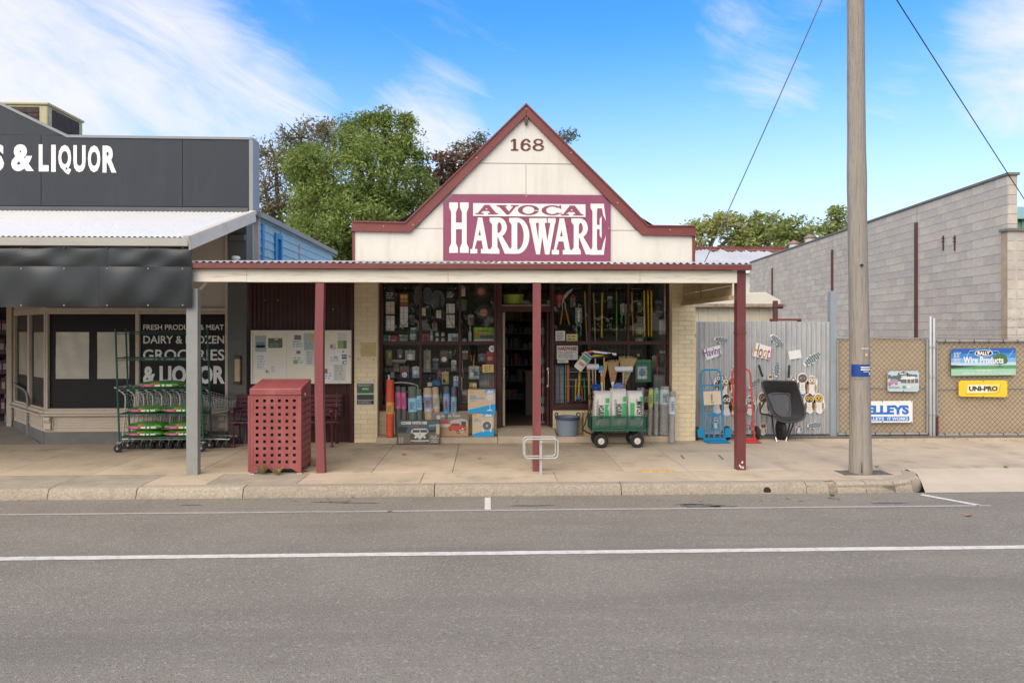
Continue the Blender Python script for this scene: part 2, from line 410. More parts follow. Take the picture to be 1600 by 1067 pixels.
BRICKM = mat('cream_painted_brick', (0.76, 0.645, 0.43), 0.6, 0.05, 6, rnd=0.05, bump=0.12, bscale=40, dirt=(0.50, 0.39, 0.23), dscale=3, damt=0.4)
MORTAR = mat('painted_mortar', (0.66, 0.55, 0.36), 0.8, 0.08, 8)
MAROON = mat('maroon_paint', (0.145, 0.040, 0.042), 0.42, 0.08, 3, dirt=(0.20, 0.085, 0.08), dscale=4, damt=0.4, bump=0.05, bscale=30)
TRIM = mat('maroon_sheet_metal', (0.185, 0.050, 0.045), 0.38, 0.06, 2, dirt=(0.24, 0.10, 0.085), dscale=3, damt=0.3)
DARKMAROON = mat('dark_maroon_joinery', (0.060, 0.018, 0.017), 0.4, 0.12, 5, bump=0.05, bscale=30)
POSTM = mat('faded_maroon_post', (0.215, 0.060, 0.062), 0.45, 0.08, 3, dirt=(0.30, 0.14, 0.125), dscale=5, damt=0.35, stretch=(2, 2, 0.5))
MAROON_CORR = mat('maroon_corrugated', (0.052, 0.017, 0.016), 0.45, 0.15, 2, dirt=(0.09, 0.042, 0.036), dscale=3, damt=0.5, stretch=(3, 1, 0.5))
SIGNPURPLE = mat('plum_sign_paint', (0.255, 0.062, 0.125), 0.5, 0.06, 1.6, dirt=(0.30, 0.105, 0.17), dscale=1.0, damt=0.4)
SIGNWHITE = mat('sign_white', (0.78, 0.77, 0.73), 0.5, 0.02, 4)
NUM = mat('maroon_numerals', (0.115, 0.028, 0.026), 0.5, 0.05, 4)
ZINC = mat('galvanised_corrugated', (0.45, 0.465, 0.475), 0.45, 0.14, 2.2, metal=0.2, dirt=(0.26, 0.27, 0.275), dscale=3, damt=0.6, stretch=(2.5, 1, 0.5))
ROOFZ = mat('aged_roof_iron', (0.55, 0.54, 0.53), 0.5, 0.12, 3, metal=0.1, dirt=(0.30, 0.22, 0.17), dscale=3, damt=0.5)
WHITEROOF = mat('white_roof_iron', (0.74, 0.73, 0.71), 0.42, 0.03, 2, dirt=(0.62, 0.59, 0.54), dscale=2, damt=0.3)
CHAR = mat('charcoal_cladding', (0.025, 0.030, 0.042), 0.45, 0.05, 1.2, spec=0.3, dirt=(0.040, 0.046, 0.060), dscale=1.5, damt=0.6, stretch=(1.6, 1, 0.4))
CHAR_GLOSS = mat('charcoal_sheet', (0.011, 0.012, 0.015), 0.22, 0.06, 1.2, spec=0.6)
GREYEDGE = mat('grey_flashing', (0.24, 0.255, 0.275), 0.4, 0.06, 3)
GUTTER = mat('beige_gutter', (0.40, 0.385, 0.35), 0.4, 0.05, 3, dirt=(0.30, 0.28, 0.25), dscale=4, damt=0.4)
BEIGE = mat('beige_joinery', (0.56, 0.48, 0.395), 0.55, 0.06, 3, dirt=(0.40, 0.33, 0.265), dscale=4, damt=0.5, bump=0.06, bscale=25)
BEIGE_WALL = mat('beige_wall', (0.52, 0.455, 0.38), 0.6, 0.04, 2, dirt=(0.34, 0.295, 0.25), dscale=2, damt=0.4)
PLINTH = mat('grey_plinth', (0.15, 0.148, 0.145), 0.6, 0.12, 4, dirt=(0.22, 0.20, 0.18), dscale=7, damt=0.6)
PILLAR = mat('grey_pillar', (0.12, 0.125, 0.118), 0.5, 0.06, 2)
GREYPOST = mat('grey_metal_post', (0.27, 0.275, 0.27), 0.45, 0.08, 3, dirt=(0.20, 0.19, 0.18), dscale=5, damt=0.4)
FILM = mat('black_window_film', (0.014, 0.014, 0.016), 0.4, 0.1, 2, spec=0.22)
WHITELET = mat('white_vinyl', (0.84, 0.82, 0.80), 0.5, 0.02, 4)
BLUEB = mat('blue_weatherboard', (0.36, 0.58, 0.72), 0.55, 0.06, 3, dirt=(0.46, 0.62, 0.70), dscale=3, damt=0.4)
BLUEB2 = mat('bright_blue_joinery', (0.02, 0.27, 0.60), 0.5, 0.06, 3)
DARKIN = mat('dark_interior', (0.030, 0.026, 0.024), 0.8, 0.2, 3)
FLOORIN = mat('shop_floor', (0.13, 0.095, 0.07), 0.6, 0.15, 3)
STEEL = mat('bright_steel', (0.62, 0.62, 0.61), 0.3, 0.06, 4, metal=0.85)
CHROME = mat('chrome_wire', (0.66, 0.66, 0.65), 0.28, 0.06, 4, metal=0.75)
BLACKP = mat('black_plastic', (0.018, 0.018, 0.019), 0.45, 0.1, 4)
RUBBER = mat('tyre_rubber', (0.025, 0.025, 0.026), 0.75, 0.15, 8)
GLASS = glass_mat('window_glass', (0.98, 0.99, 0.985))
# ================================================================== ground, road, footpath
g = MB(); g.add([(-1800, -1800, -0.22), (1800, -1800, -0.22), (1800, 2500, -0.22), (-1800, 2500, -0.22)], [(0, 1, 2, 3)])
struct('ground', g, mat('dry_grass_ground', (0.16, 0.15, 0.08), 0.95, 0.3, 0.3, spec=0.1))
YR = 8.74
g = MB(); g.add([(-260, -7.5, ROAD_Z), (260, -7.5, ROAD_Z), (260, YR, ROAD_Z), (-260, YR, ROAD_Z)], [(0, 1, 2, 3)])
struct('road', g, ASPH)
g = MB(); g.box(-260, 260, -11.5, -7.6, -0.21, -0.02); struct('opposite_footpath', g, CONC)
yl = G(800, 864, ROAD_Z).y
g = MB(); rg = random.Random(3); zl = ROAD_Z + 0.004
n = 400
for i in range(n):      # slightly ragged edges
 xa, xb = -40 + 80 * i / n, -40 + 80 * (i + 1) / n
 g.add([(xa, yl - .05 + rg.uniform(-.004, .004), zl), (xb, yl - .05 + rg.uniform(-.004, .004), zl), (xb, yl + .05 + rg.uniform(-.004, .004), zl), (xa, yl + .05 + rg.uniform(-.004, .004), zl)], [(0, 1, 2, 3)])
struct('centre_line_marking', g, LINE)
yb = G(800, 797, ROAD_Z).y
g = MB(); g.add([(-12, yb - .03, zl), (X(1548, yb), yb - .03, zl), (X(1548, yb), yb + .03, zl), (-12, yb + .03, zl)], [(0, 1, 2, 3)])
struct('parking_bay_marking', g, LINE_WORN)
a, b = G(757, 800, ROAD_Z), G(767, 800, ROAD_Z)
g = MB(); g.add([(a.x, yb + .034, zl), (b.x, yb + .034, zl), (b.x, 8.66, zl), (a.x, 8.66, zl)], [(0, 1, 2, 3)])
struct('bay_tick_marking', g, LINE)
a, b = G(1440, 773, ROAD_Z), G(1549, 793, ROAD_Z)
d = (b - a).normalized(); q = Vector((-d.y, d.x, 0)) * 0.045
g = MB(); b = b + d * -0.12; g.add([(a + Vector((0, 0, .004)) - q)[:], (b + Vector((0, 0, .004)) - q)[:], (b + Vector((0, 0, .004)) + q)[:], (a + Vector((0, 0, .004)) + q)[:]], [(0, 1, 2, 3)])
struct('bay_end_marking', g, LINE)
# stains: thin oil patches on the road
STAIN = mat('oil_stain', (0.125, 0.116, 0.103), 0.85, 0.35, 14, spec=0.3)
def splat(px, py, rx, ry, seed):
 c = G(px, py, ROAD_Z); rr = random.Random(seed); g = MB(); pts = []
 for k in range(26):
  a = 2 * math.pi * k / 26; f = rr.uniform(.62, 1.12); pts.append((c.x + rx * f * math.cos(a), c.y + ry * f * math.sin(a), ROAD_Z + 0.003))
 g.add(pts, [list(range(26))]); return g
g = MB()
for i, (px, py, rx, ry) in enumerate([(1098, 790, .28, .10), (1130, 791, .20, .035), (1075, 788, .18, .03), (520, 784, .3, .03), (555, 786, .35, .025), (830, 790, .3, .03), (1390, 786, .25, .03), (300, 789, .16, .025)]):
 s_ = splat(px, py, rx, ry, i); g.add(s_.v, s_.f)
o = struct('oil_stains', g, STAIN)
# footpath: a joint-coloured bed with separate slabs on it
YF0, YF1, YM = 8.96, 12.9, 9.62
bed = MB(); bed.box(-40, 40, YM + .002, 12.35, -0.16, -0.012); bed.box(-40, X(1398, 9.3), 8.92, YM + .001, -0.16, -0.012)
pav = struct('pavement', bed, JOINT)
def slab(x0, x1, y0, y1, m=CONC, z=0.0, gap=0.0035, name='slab'):
 s_ = MB(); s_.box(x0 + gap, x1 - gap, y0 + gap, y1 - gap, z - 0.05, z)
 me = s_.mesh(name, m, ((x0 + x1) / 2, (y0 + y1) / 2, z))
 o = bpy.data.objects.new(name, me); COL.objects.link(o); o.parent = pav; o.location = ((x0 + x1) / 2, (y0 + y1) / 2, z); ORG[o.name] = Vector(o.location)
 bev(o, 0.003, 1); return o
xs = [-16, -14, -12, X(-90, 10.6), X(60, 10.6), X(200, 10.6), X(345, 10.6), X(470, 10.6), X(597, 10.6), X(712, 10.6), X(830, 10.6), X(955, 10.6)]
for i in range(len(xs) - 1): slab(xs[i], xs[i + 1], YM, 11.35 if i % 3 else 11.5)
for i in range(len(xs) - 1): slab(xs[i], xs[i + 1], 11.35 if i % 3 else 11.5, 12.33)
xa, xb, xc = xs[-1], X(1052, 10.4), X(1192, 10.4)
slab(xa, xb, YM, 12.33); slab(xb, xc, YM, 11.05, CONC_PALE, 0.001); slab(xb, xc, 11.05, 12.33)
x2 = [xc, X(1330, 10.4), X(1460, 10.4), X(1620, 10.4), 11.6, 13.6, 16]
for i in range(len(x2) - 1): slab(x2[i], x2[i + 1], YM, 11.1); slab(x2[i], x2[i + 1], 11.1, 12.33)
# kerb-side strip
xk = [-16, -13, X(-60, 9.3), X(110, 9.3)]
for i in range(len(xk) - 1): slab(xk[i], xk[i + 1], YF0, YM, PATCH)
slab(X(110, 9.3), X(243, 9.3), YF0, YM, PATCH); slab(X(243, 9.3), X(338, 9.3), YF0, YM, CONC); slab(X(338, 9.3), X(474, 9.3), YF0, YM, PATCH)
x3 = [X(474, 9.3), X(660, 9.3), X(868, 9.3), X(1085, 9.3), X(1268, 9.3)]
for i in range(len(x3) - 1): slab(x3[i], x3[i + 1], YF0, YM)
# slab with the square hole the power pole stands in
PXP = X(1343, 9.45);
pit = (PXP - .33, PXP + .36, 9.22, 9.56)
xl, xr = X(1268, 9.3), X(1400, 9.3)
slab(xl, pit[0], YF0, YM); slab(pit[0], 5.36, YF0, pit[2]); slab(pit[0], pit[1], pit[3], YM)
g = MB(); g.box(pit[0], pit[1], pit[2], pit[3], -0.05, -0.006); part('pole_pit', g, mat('pit_gravel', (0.13, 0.12, 0.105), 0.95, 0.4, 25, bump=0.8, bscale=50), pav)
# kerb stones
kerb = struct('kerb', None);
kerb_bed = MB(); kerb_bed.box(-40, X(1395, 8.85), 8.80, 8.95, -0.2, -0.05); part('kerb_bed', kerb_bed, JOINT, kerb)
def kerb_stone(p0, p1, h=0.0):
 """one kerb stone between two points of its top front edge"""
 p0, p1 = Vector((*p0, 0)), Vector((*p1, 0)); d = (p1 - p0).normalized(); nrm = Vector((-d.y, d.x, 0))
 p0, p1 = p0 + d * .006, p1 - d * .006; m = MB(); n = 5; v = []
 prof = [(-0.055, ROAD_Z - .05), (-0.05, ROAD_Z + .01), (-.022, -.025 + h), (.0, -.006 + h), (.03, h), (.155, h), (.155, -.1)]
 rr = random.Random(int(p0.x * 97)); k = len(prof)
 for i in range(n + 1):
  p = p0.lerp(p1, i / n)
  for a, z in prof: v.append(p + nrm * (a + rr.uniform(-.004, .004)) + Vector((0, 0, z + rr.uniform(-.003, .003))))
 fs = []
 for i in range(n):
  for j in range(k - 1): fs.append((i * k + j, (i + 1) * k + j, (i + 1) * k + j + 1, i * k + j + 1))
 fs += [list(range(k))[::-1], list(range(n * k, n * k + k))]
 m.add([(q - p0) for q in v], fs); me = m.mesh('kerb_stone', KERB, smooth=50)
 return piece('kerb_stone', me, kerb, p0)
jx = [-14, -11.5, X(-60, YK), X(77, YK), X(215, YK), X(381, YK), X(679, YK), X(970, YK), X(1258, YK)]
for i in range(len(jx) - 1): kerb_stone((jx[i], YK), (jx[i + 1], YK))
e = [(X(1258, YK), YK), (X(1293, YK), YK), (X(1306, YK), YK + .01), (X(1352, YK), YK + .02), (X(1398, YK), YK + .05), (X(1422, 8.93), YK + .13), (X(1436, 9.1), 9.14), (X(1438, 9.3), 9.45)]
for i in range(len(e) - 1):
 if i == 1: continue          # the broken-out gap with the weed in it
 kerb_stone(e[i], e[i + 1])
g = MB(); q = pit[1] + .004; g.prism_z([(5.364, 9.01), (5.50, 9.09), (5.72, 9.22), (5.835, 9.46), (5.86, YM - .004), (q, YM - .004), (q, pit[2] + .004), (5.364, pit[2] + .004)], -.05, -.001); part('corner_slab', g, CONC, pav)
g = MB(); ov = Vector((-.05, .03)); g.prism_z([(e[0][0], YK + .05), (e[4][0], YK + .09), (e[5][0] - .02, YK + .20), (e[6][0] - .03, 9.18), (e[7][0] - .03, YM - .003), (xr - .3, YM - .003), (xr - .3, YK + .1)], -.2, -.008); part('corner_fill', g, CONC, pav)
g = MB(); g.prism_z([(e[0][0], YK - .03), (e[3][0], YK - .015), (e[4][0], YK + .01), (e[5][0] - .005, YK + .10), (e[6][0] - .01, 9.13), (e[7][0] - .01, 9.5), (e[7][0] - .1, 9.5), (e[4][0] - .05, YK + .1), (e[0][0], YK + .06)], -.2, -.035); part('kerb_bed', g, KERB, kerb)
g = MB(); c = W(1199, 767, YK - .045); g.lathe([(.05, .03), (.05, .0), (0, -.001)], c, 14, 'y'); part('drain_outlet', g, mat('drain_dark', (.03, .028, .026), .9), kerb)
# driveway crossover sloping down to the road
g = MB(); x0, x1 = e[7][0] - 0.01, 30
v = [(e[7][0], YM, -.004), (x1, YM, -.004), (x1, 8.72, ROAD_Z + .004), (X(1440, 8.8), 8.72, ROAD_Z + .004), (e[6][0] + .04, 9.1, -.09), (e[7][0] + .02, 9.4, -.03)]
g.add(v, [(5, 4, 3, 2, 1, 0)]); struct('driveway_crossover', g, CONC_PALE)
# unsealed yard and verge behind the fence line
g = MB(); g.box(X(1087, 12.3), 30, 12.34, 12.75, -.05, 0.012); struct('gravel_verge', g, mat('verge_gravel', (0.17, 0.14, 0.11), 0.95, 0.4, 14, bump=0.9, bscale=40))
g = MB(); g.add([(3.4, 12.75, -.01), (40, 12.75, -.01), (40, 60, -.01), (3.4, 60, -.01)], [(0, 1, 2, 3)]); struct('yard_ground', g, SOIL)
# service cover marks in the pale slab
g = MB(); a = G(1065, 714); b = G(1125, 714)
for (p, q) in (((1064, 711), (1069, 717)), ((1123, 711), (1130, 718))):
 A, B = G(*p), G(*q); g.beam(A + Vector((0, 0, .0015)), B + Vector((0, 0, .0015)), .03, .003)
part('cover_slot', g, JOINT, pav)
# ================================================================== the hardware store
hw = thing('hardware_store', 'cream gabled hardware shop with plum sign, maroon trim and street verandah', 'shop', (X(822, YS), YS, 0))
YB = YS + 0.48
YW = YS + 0.18       # windows, dado and door stand back behind the face of the piers
xL, xR = X(552, YS), X(1086, YS)
# walls behind the front
g = MB()
g.box(xL, xL + .2, YB + .01, 20, 0, 3.55); g.box(xR - .2, xR, YB + .01, 20, 0, 3.55); g.box(xL + .2, xR - .2, 19.8, 20, 0, 3.55)
part('side_wall', g, CREAM, hw)
g = MB(); g.box(xL + .2, xR - .2, YW + .34, 19.8, .0, .20); part('shop_floor', g, FLOORIN, hw)
g = MB(); g.box(xL + .2, xR - .2, YW + .14, 19.8, 3.18, 3.24); part('ceiling', g, mat('grey_ceiling', (.12, .11, .10), .8), hw)
xm = X(822, YS)
g = MB(); zr = Z(822, 190, YS)
g.add([(xL + .02, YS + .4, 3.55), (xm, YS + .4, zr - .3), (xm, 20, zr - .3), (xL + .02, 20, 3.55)], [(0, 1, 2, 3)])
g.add([(xR - .02, YS + .4, 3.55), (xm, YS + .4, zr - .3), (xm, 20, zr - .3), (xR - .02, 20, 3.55)], [(3, 2, 1, 0)])
part('roof', g, ROOFZ, hw)
# gable front: separate sheets on a backing
back = P2([(554, 413), (554, 356), (638, 358), (655, 345), (822, 178), (990, 345), (1006, 358), (1082, 359), (1082, 413)], YS)
g = MB(); g.prism(back, YS + .03, YS + .20); fac = part('gable_front', g, CREAM, hw)
def sheet(pts, y=YS + .012, name='sheet', m=CREAM, th=.016):
 g = MB(); g.prism(P2(pts, YS), y, y + th); return part(name, g, m, fac, bevel=.003)
sheet([(822, 172), (744, 254.3), (901, 256)])
sheet([(744, 255.6), (821.4, 256.6), (821.4, 303.5), (703, 303.5)]); sheet([(822.6, 256.6), (901, 257.5), (945, 305), (822.6, 304)])
sheet([(704, 304), (692.5, 315), (692.5, 356.5), (652, 356.5), (660, 345)]); sheet([(943, 305), (954.2, 317), (954.2, 359.5), (993, 359.5), (985, 349)])
sheet([(554, 358), (652, 357.6), (692.5, 357.6), (692.5, 413), (554, 413)]); sheet([(954.2, 360.7), (1000, 360.7), (1082, 362), (1082, 413), (954.2, 413)])
sheet([(693.5, 409), (953.2, 411.5), (953.2, 414), (693.5, 414)])
TW = 14.5
g = MB(); g.prism(P2([(550, 346.5), (632, 348), (822, 163.5), (822, 182), (641, 364), (550, 362)], YS), YS - .05, YS + .22); part('barge_board', g, TRIM, hw, bevel=.006)
g = MB(); g.prism(P2([(822.3, 163.5), (1013, 353), (1086, 354), (1086, 369.5), (1003, 368), (822.3, 182)], YS), YS - .05, YS + .22); part('barge_board', g, TRIM, hw, bevel=.006)
g = MB(); g.prism(P2([(551.5, 346), (634, 347.5), (822, 163), (1012, 352.4), (1085, 353.4), (1085, 355), (1011, 354.5), (822, 166), (634, 350), (551.5, 348)], YS), YS - .075, YS - .051); part('barge_cap', g, TRIM, hw)
for a, b in ((550.5, 554), (1082, 1086)):
 g = MB(); g.prism(P2([(a, 363), (b, 363), (b, 414), (a, 414)], YS), YS - .01, YS + .21); part('end_trim', g, TRIM, hw)
g = MB(); c = W(822, 187, YS); g.box(c.x - .03, c.x + .03, YS - .06, YS + .02, c.z - .05, c.z + .03); g.lathe([(0, -.12), (.022, -.115), (.03, -.06), (.03, -.02), (0, -.02)], (c.x, YS - .04, c.z), 10); part('peak_light', g, mat('brown_fitting', (.10, .06, .05), .5), hw, smooth=40)
# the plum sign
g = MB(); g.prism(P2([(693, 318), (707, 305), (940, 305.5), (953.5, 319), (953.5, 411), (693, 409)], YS), YS - .022, YS + .011); sgn = part('sign_board', g, SIGNPURPLE, hw, bevel=.004)
YL = YS - .0245
def lp(pts, x0, x1, y0, y1):   # unit letter outline -> picture box
 return [(x0 + u * (x1 - x0), y1 + v * (y0 - y1)) for u, v in pts]
class Slab:
 """slab-serif letters made of stems, bars, bowls and serifs, each cut 0.3 mm proud of the last"""
 def __init__(s, Y): s.Y = Y; s.m = MB(); s.k = 0
 def p(s, pts, x0, x1, y0, y1):
  s.k += 1; q = P2(lp(pts, x0, x1, y0, y1), YS); s.m.prism(q, s.Y - .004 - (s.k % 40) * .00025, s.Y)
 def arc(s, cx, cy, rx, ry, tx, ty, a0, a1, x0, x1, y0, y1, n=20):
  out = ell(cx, cy, rx, ry, n, a0, a1); inn = ell(cx, cy, rx - tx, ry - ty, n, a0, a1)
  s.k += 1; yy = s.Y - .004 - (s.k % 40) * .00025
  A, B = P2(lp(out, x0, x1, y0, y1), YS), P2(lp(inn, x0, x1, y0, y1), YS)
  for i in range(len(A) - 1): s.m.prism([A[i], A[i + 1], B[i + 1], B[i]], yy, s.Y)
 def rc(s, a, b, c, d, *bx): s.p([(a, c), (b, c), (b, d), (a, d)], *bx)
 def stem(s, a, b, sa, sb, sh, bx, top=True, bot=True):
  """upright with bracketed slab serifs"""
  k = sh * .9
  pts = []
  if bot: pts += [(sa, 0), (sb, 0), (sb, sh), (b, sh + k)]
  else: pts += [(a, 0), (b, 0)]
  if top: pts += [(b, 1 - sh - k), (sb, 1 - sh), (sb, 1), (sa, 1), (sa, 1 - sh), (a, 1 - sh - k)]
  else: pts += [(b, 1), (a, 1)]
  if bot: pts += [(a, sh + k), (sa, sh)]
  s.p(pts, *bx)
 def letter(s, ch, bx):
  if ch == 'H':
   s.stem(.10, .34, 0, .44, .10, bx); s.stem(.64, .88, .54, .98, .10, bx); s.rc(.30, .68, .47, .60, *bx)
  elif ch == 'A':
   s.p([(.40, 1), (.62, 1), (.62, .93), (.22, .12), (.10, .12)], *bx); s.p([(.38, 1), (.62, 1), (.92, .12), (.66, .12), (.44, .86)], *bx)
   s.rc(.24, .74, .36, .50, *bx); s.rc(0, .36, 0, .125, *bx); s.rc(.55, 1.0, 0, .125, *bx)
  elif ch == 'R':
   s.stem(.12, .38, 0, .48, .10, bx); s.arc(.42, .73, .42, .27, .25, .115, -90, 90, *bx)
   s.rc(.1, .43, .885, 1, *bx); s.rc(.3, .43, .46, .575, *bx); s.p([(.38, .50), (.60, .50), (1.0, .12), (1.0, 0), (.74, 0)], *bx)
  elif ch == 'D':
   s.stem(.12, .40, 0, .42, .10, bx); s.arc(.40, .5, .60, .5, .28, .115, -90, 90, *bx, n=28); s.rc(.1, .42, .885, 1, *bx); s.rc(.1, .42, 0, .115, *bx)
  elif ch == 'W':
   s.p([(.02, .88), (.24, .88), (.38, .22), (.40, 0), (.26, 0)], *bx); s.p([(.36, .88), (.56, .88), (.40, 0), (.28, 0), (.34, .3)], *bx)
   s.p([(.40, .88), (.58, .88), (.72, .20), (.74, 0), (.60, 0)], *bx); s.p([(.80, .88), (.98, .88), (.76, 0), (.62, 0), (.66, .26)], *bx)
   s.rc(0, .33, .87, 1, *bx); s.rc(.34, .66, .87, 1, *bx); s.rc(.70, 1, .87, 1, *bx)
  elif ch == 'E':
   s.stem(.12, .40, 0, .44, .08, bx); s.p([(.36, .91), (.36, 1), (.84, 1), (.98, .66), (.80, .78), (.72, .91)], *bx); s.p([(.36, .09), (.36, 0), (.84, 0), (.98, .38), (.80, .22), (.70, .09)], *bx)
   s.rc(.36, .64, .50, .585, *bx); s.p([(.58, .70), (.70, .76), (.70, .32), (.58, .38)], *bx)
  elif ch == 'V':
   s.p([(.08, .9), (.36, .9), (.60, .22), (.54, 0), (.46, 0)], *bx); s.p([(.78, .9), (.90, .9), (.56, 0), (.50, .18)], *bx); s.rc(0, .46, .87, 1, *bx); s.rc(.66, 1, .87, 1, *bx)
  elif ch == 'O': s.arc(.5, .5, .5, .5, .22, .12, 0, 360, *bx, n=30)
  elif ch == 'C':
   s.arc(.52, .5, .52, .5, .22, .12, 38, 322, *bx, n=30); s.p([(.86, 1), (.95, 1), (.95, .62), (.86, .74)], *bx); s.p([(.84, .12), (.90, .22), (1, .30), (.96, .2)], *bx)
  elif ch == '1': s.rc(.36, .66, .1, 1, *bx); s.rc(.1, .92, 0, .13, *bx); s.p([(.36, 1), (.36, .84), (.1, .72), (.1, .84)], *bx)
  elif ch == '6':
   s.arc(.5, .32, .48, .32, .24, .12, 0, 360, *bx, n=24); s.arc(.56, .5, .54, .5, .26, .12, 62, 200, *bx); s.rc(.66, .92, .72, .86, *bx)
  elif ch == '8': s.arc(.5, .28, .5, .28, .24, .11, 0, 360, *bx, n=24); s.arc(.5, .75, .42, .25, .20, .10, 0, 360, *bx, n=24)
SL = Slab(YL)
for ch, bx in (('H', (702, 733, 317, 395.5)), ('A', (735, 765, 340.5, 396.5)), ('R', (765, 797, 340.5, 396.8)), ('D', (795.5, 827, 341, 397)), ('W', (827, 868, 341.5, 398)), ('A', (862, 893, 341.7, 398)), ('R', (892.5, 923, 341.7, 398)), ('E', (922.5, 947, 319, 398.5))):
 SL = Slab(YL); SL.letter(ch, bx); part('letter', SL.m, SIGNWHITE, sgn)
g = MB(); g.prism(P2([(739.3, 318), (914.5, 320), (914.5, 339.7), (739.3, 338)], YS), YS - .032, YL); part('name_panel', g, SIGNWHITE, sgn)
SL = Slab(YS - .033)
for ch, bx in (('A', (743, 778, 320.8, 335.5)), ('V', (776, 810, 321.2, 336)), ('O', (809, 842, 321, 336.7)), ('C', (846, 878, 321.5, 337)), ('A', (876, 911, 322, 337.2))):
 SL = Slab(YS - .033); SL.letter(ch, bx); part('letter', SL.m, SIGNPURPLE, sgn)
SL = Slab(YS + .010)
for ch, bx in (('1', (797, 811, 217, 235.5)), ('6', (813, 830, 217, 236)), ('8', (832, 850.5, 217, 236))):
 SL = Slab(YS + .010); SL.letter(ch, bx); part('numeral', SL.m, NUM, fac)
# fixing nails
g = MB()
for px, py in ((822, 172), (821, 186), (892, 240), (690, 300), (745, 248), (964, 318), (646, 352), (600, 354), (1046, 360), (822, 409), (822, 307), (893, 305), (951, 357), (822, 365)):
 c = W(px, py, YS); g.disc((c.x, c.z), .012, YS - .058 if (py < 300 or py in (318, 352, 354, 360)) and py not in (305, 307) else YS - .026, YS - .02, 8)
part('screw_heads', g, mat('pale_screws', (.45, .36, .33), .4), hw)
# ---- brick piers and dado
_brick = {}
def brickwork(prt, x0, x1, z0, z1, y, m=BRICKM):
 h, gp = .083, .009; zz = z0; row = 0
 while zz + h * .5 < z1:
  hh = min(h, z1 - zz) - gp; xx = x0; first = True
  while xx < x1 - .02:
   w = .12 if (first and row % 2) else .235
   if x1 - (xx + w) < .05: w = x1 - xx
   w = min(w, x1 - xx); first = False; key = (round(w, 3), round(hh, 3))
   if key not in _brick:
    b_ = MB(); a = (key[0] - gp) / 2; b_.box(-a, a, 0, .05, 0, key[1]); me = b_.mesh('brick', m); _brick[key] = me
   o = piece('brick', _brick[key], prt, Vector((xx + w / 2, y + random.uniform(-.0015, .0015), zz)) - ORG[prt.name]); xx += w
  zz += h; row += 1
Zt = 3.1
for a, b in ((553, 590), (1050, 1087)):
 x0, x1 = X(a, YS), X(b, YS); g = MB(); g.box(x0 + .004, x1 - .004, YS + .008, YB, 0, Zt); p_ = part('brick_pier', g, MORTAR, hw); brickwork(p_, x0, x1, 0.0, Zt - .3, YS)
ZS = Z(690, 637, YW)
for a, b in ((590, 779), (864, 1050)):
 x0, x1 = X(a, YW), X(b, YW); g = MB(); g.box(x0 + .002, x1 - .002, YW + .05, YB - .02, 0, ZS - .05); p_ = part('dado_wall', g, MORTAR, hw); brickwork(p_, x0, x1, 0.10, ZS - .05, YW + .042)
# ledge along the shop front and the sloped door step
g = MB(); g.box(X(590, YS) + .002, X(777, YW), 12.0, YW + .040, 0, .11); part('front_ledge', g, CONC, hw, bevel=.012)
g = MB(); g.box(X(867, YW), X(1050, YS) - .002, 12.0, YW + .040, 0, .11); part('front_ledge', g, CONC, hw, bevel=.012)
xa, xb = X(777, YW) + .004, X(867, YW) - .004
g = MB(); g.prism_x([(11.98, 0), (11.98, .125), (12.40, .215), (12.7, .217), (12.7, 0)], xa, xb); part('door_step', g, CONC, hw, bevel=.01)
# ---- shop windows
def shop_window(a, b, st0, st1, mull, wide_l, wide_r):
 """a, b outer px; st0, st1 glass px"""
 m = MB(); y0, y1 = YW + .01, YW + .13; zs, zh = ZS, 3.0
 x0, x1 = X(a, YW), X(b, YW); gx0, gx1 = X(st0, YW), X(st1, YW)
 m.box(x0, gx0, y0, y1, zs - .05, zh); m.box(gx1, x1, y0, y1, zs - .05, zh)
 m.box(gx0, gx1, y0, y1, zs - .05, zs + .05); m.box(gx0, gx1, y0, y1, zh - .1, zh)
 w = part('shop_window', m, DARKMAROON, hw, bevel=.006)
 zt = Z(690, 535.5, YW); tz = .038
 m = MB(); m.box(gx0, gx1, y0 + .02, y1 - .02, zt - tz, zt + tz * .7); part('transom', m, DARKMAROON, w)
 bx = [gx0] + [X(q, YW) for q in mull] + [gx1]
 for q in bx[1:-1]:
  m = MB(); m.box(q - .022, q + .022, y0 + .022, y1 - .022, zs + .05, zt - tz); m.box(q - .022, q + .022, y0 + .022, y1 - .022, zt + tz * .7, zh - .1); part('mullion', m, DARKMAROON, w)
 for i in range(len(bx) - 1):
  for lo, hi in ((zs + .05, zt - tz), (zt + tz * .7, zh - .1)):
   m = MB(); l = bx[i] + (.022 if i else 0); r_ = bx[i + 1] - (.022 if i < len(bx) - 2 else 0)
   m.add([(l, YW + .07, lo), (r_, YW + .07, lo), (r_, YW + .07, hi), (l, YW + .07, hi)], [(0, 1, 2, 3)]); part('pane', m, GLASS, w)
 m = MB(); n = int((gx1 - gx0) / .0815)
 for i in range(n + 1):
  q = gx0 + (gx1 - gx0) * (i + .5) / (n + 1); m.box(q - .0022, q + .0022, YW + .150, YW + .154, zs, zh - .1)
 n = int((zh - zs) / .11)
 for i in range(1, n):
  q = zs + (zh - zs) * i / n; m.box(gx0, gx1, YW + .1545, YW + .158, q - .0022, q + .0022)
 part('security_mesh', m, mat('dark_wire', (.05, .05, .048), .5), w)
 # the display shelf at transom height and the window floor
 m = MB(); m.box(gx0, gx1, YW + .17, YW + .52, zt - .03, zt - .005); part('display_shelf', m, mat('shelf_board', (.10, .075, .06), .6), w)
 m = MB(); m.box(gx0, gx1, YW + .14, YW + .95, zs - .03, zs + .02); part('window_floor', m, mat('window_floor', (.11, .085, .065), .6), w)
 return w
win_l = shop_window(590, 776, 597.5, 772, (656.5, 718.5), 0, 0)
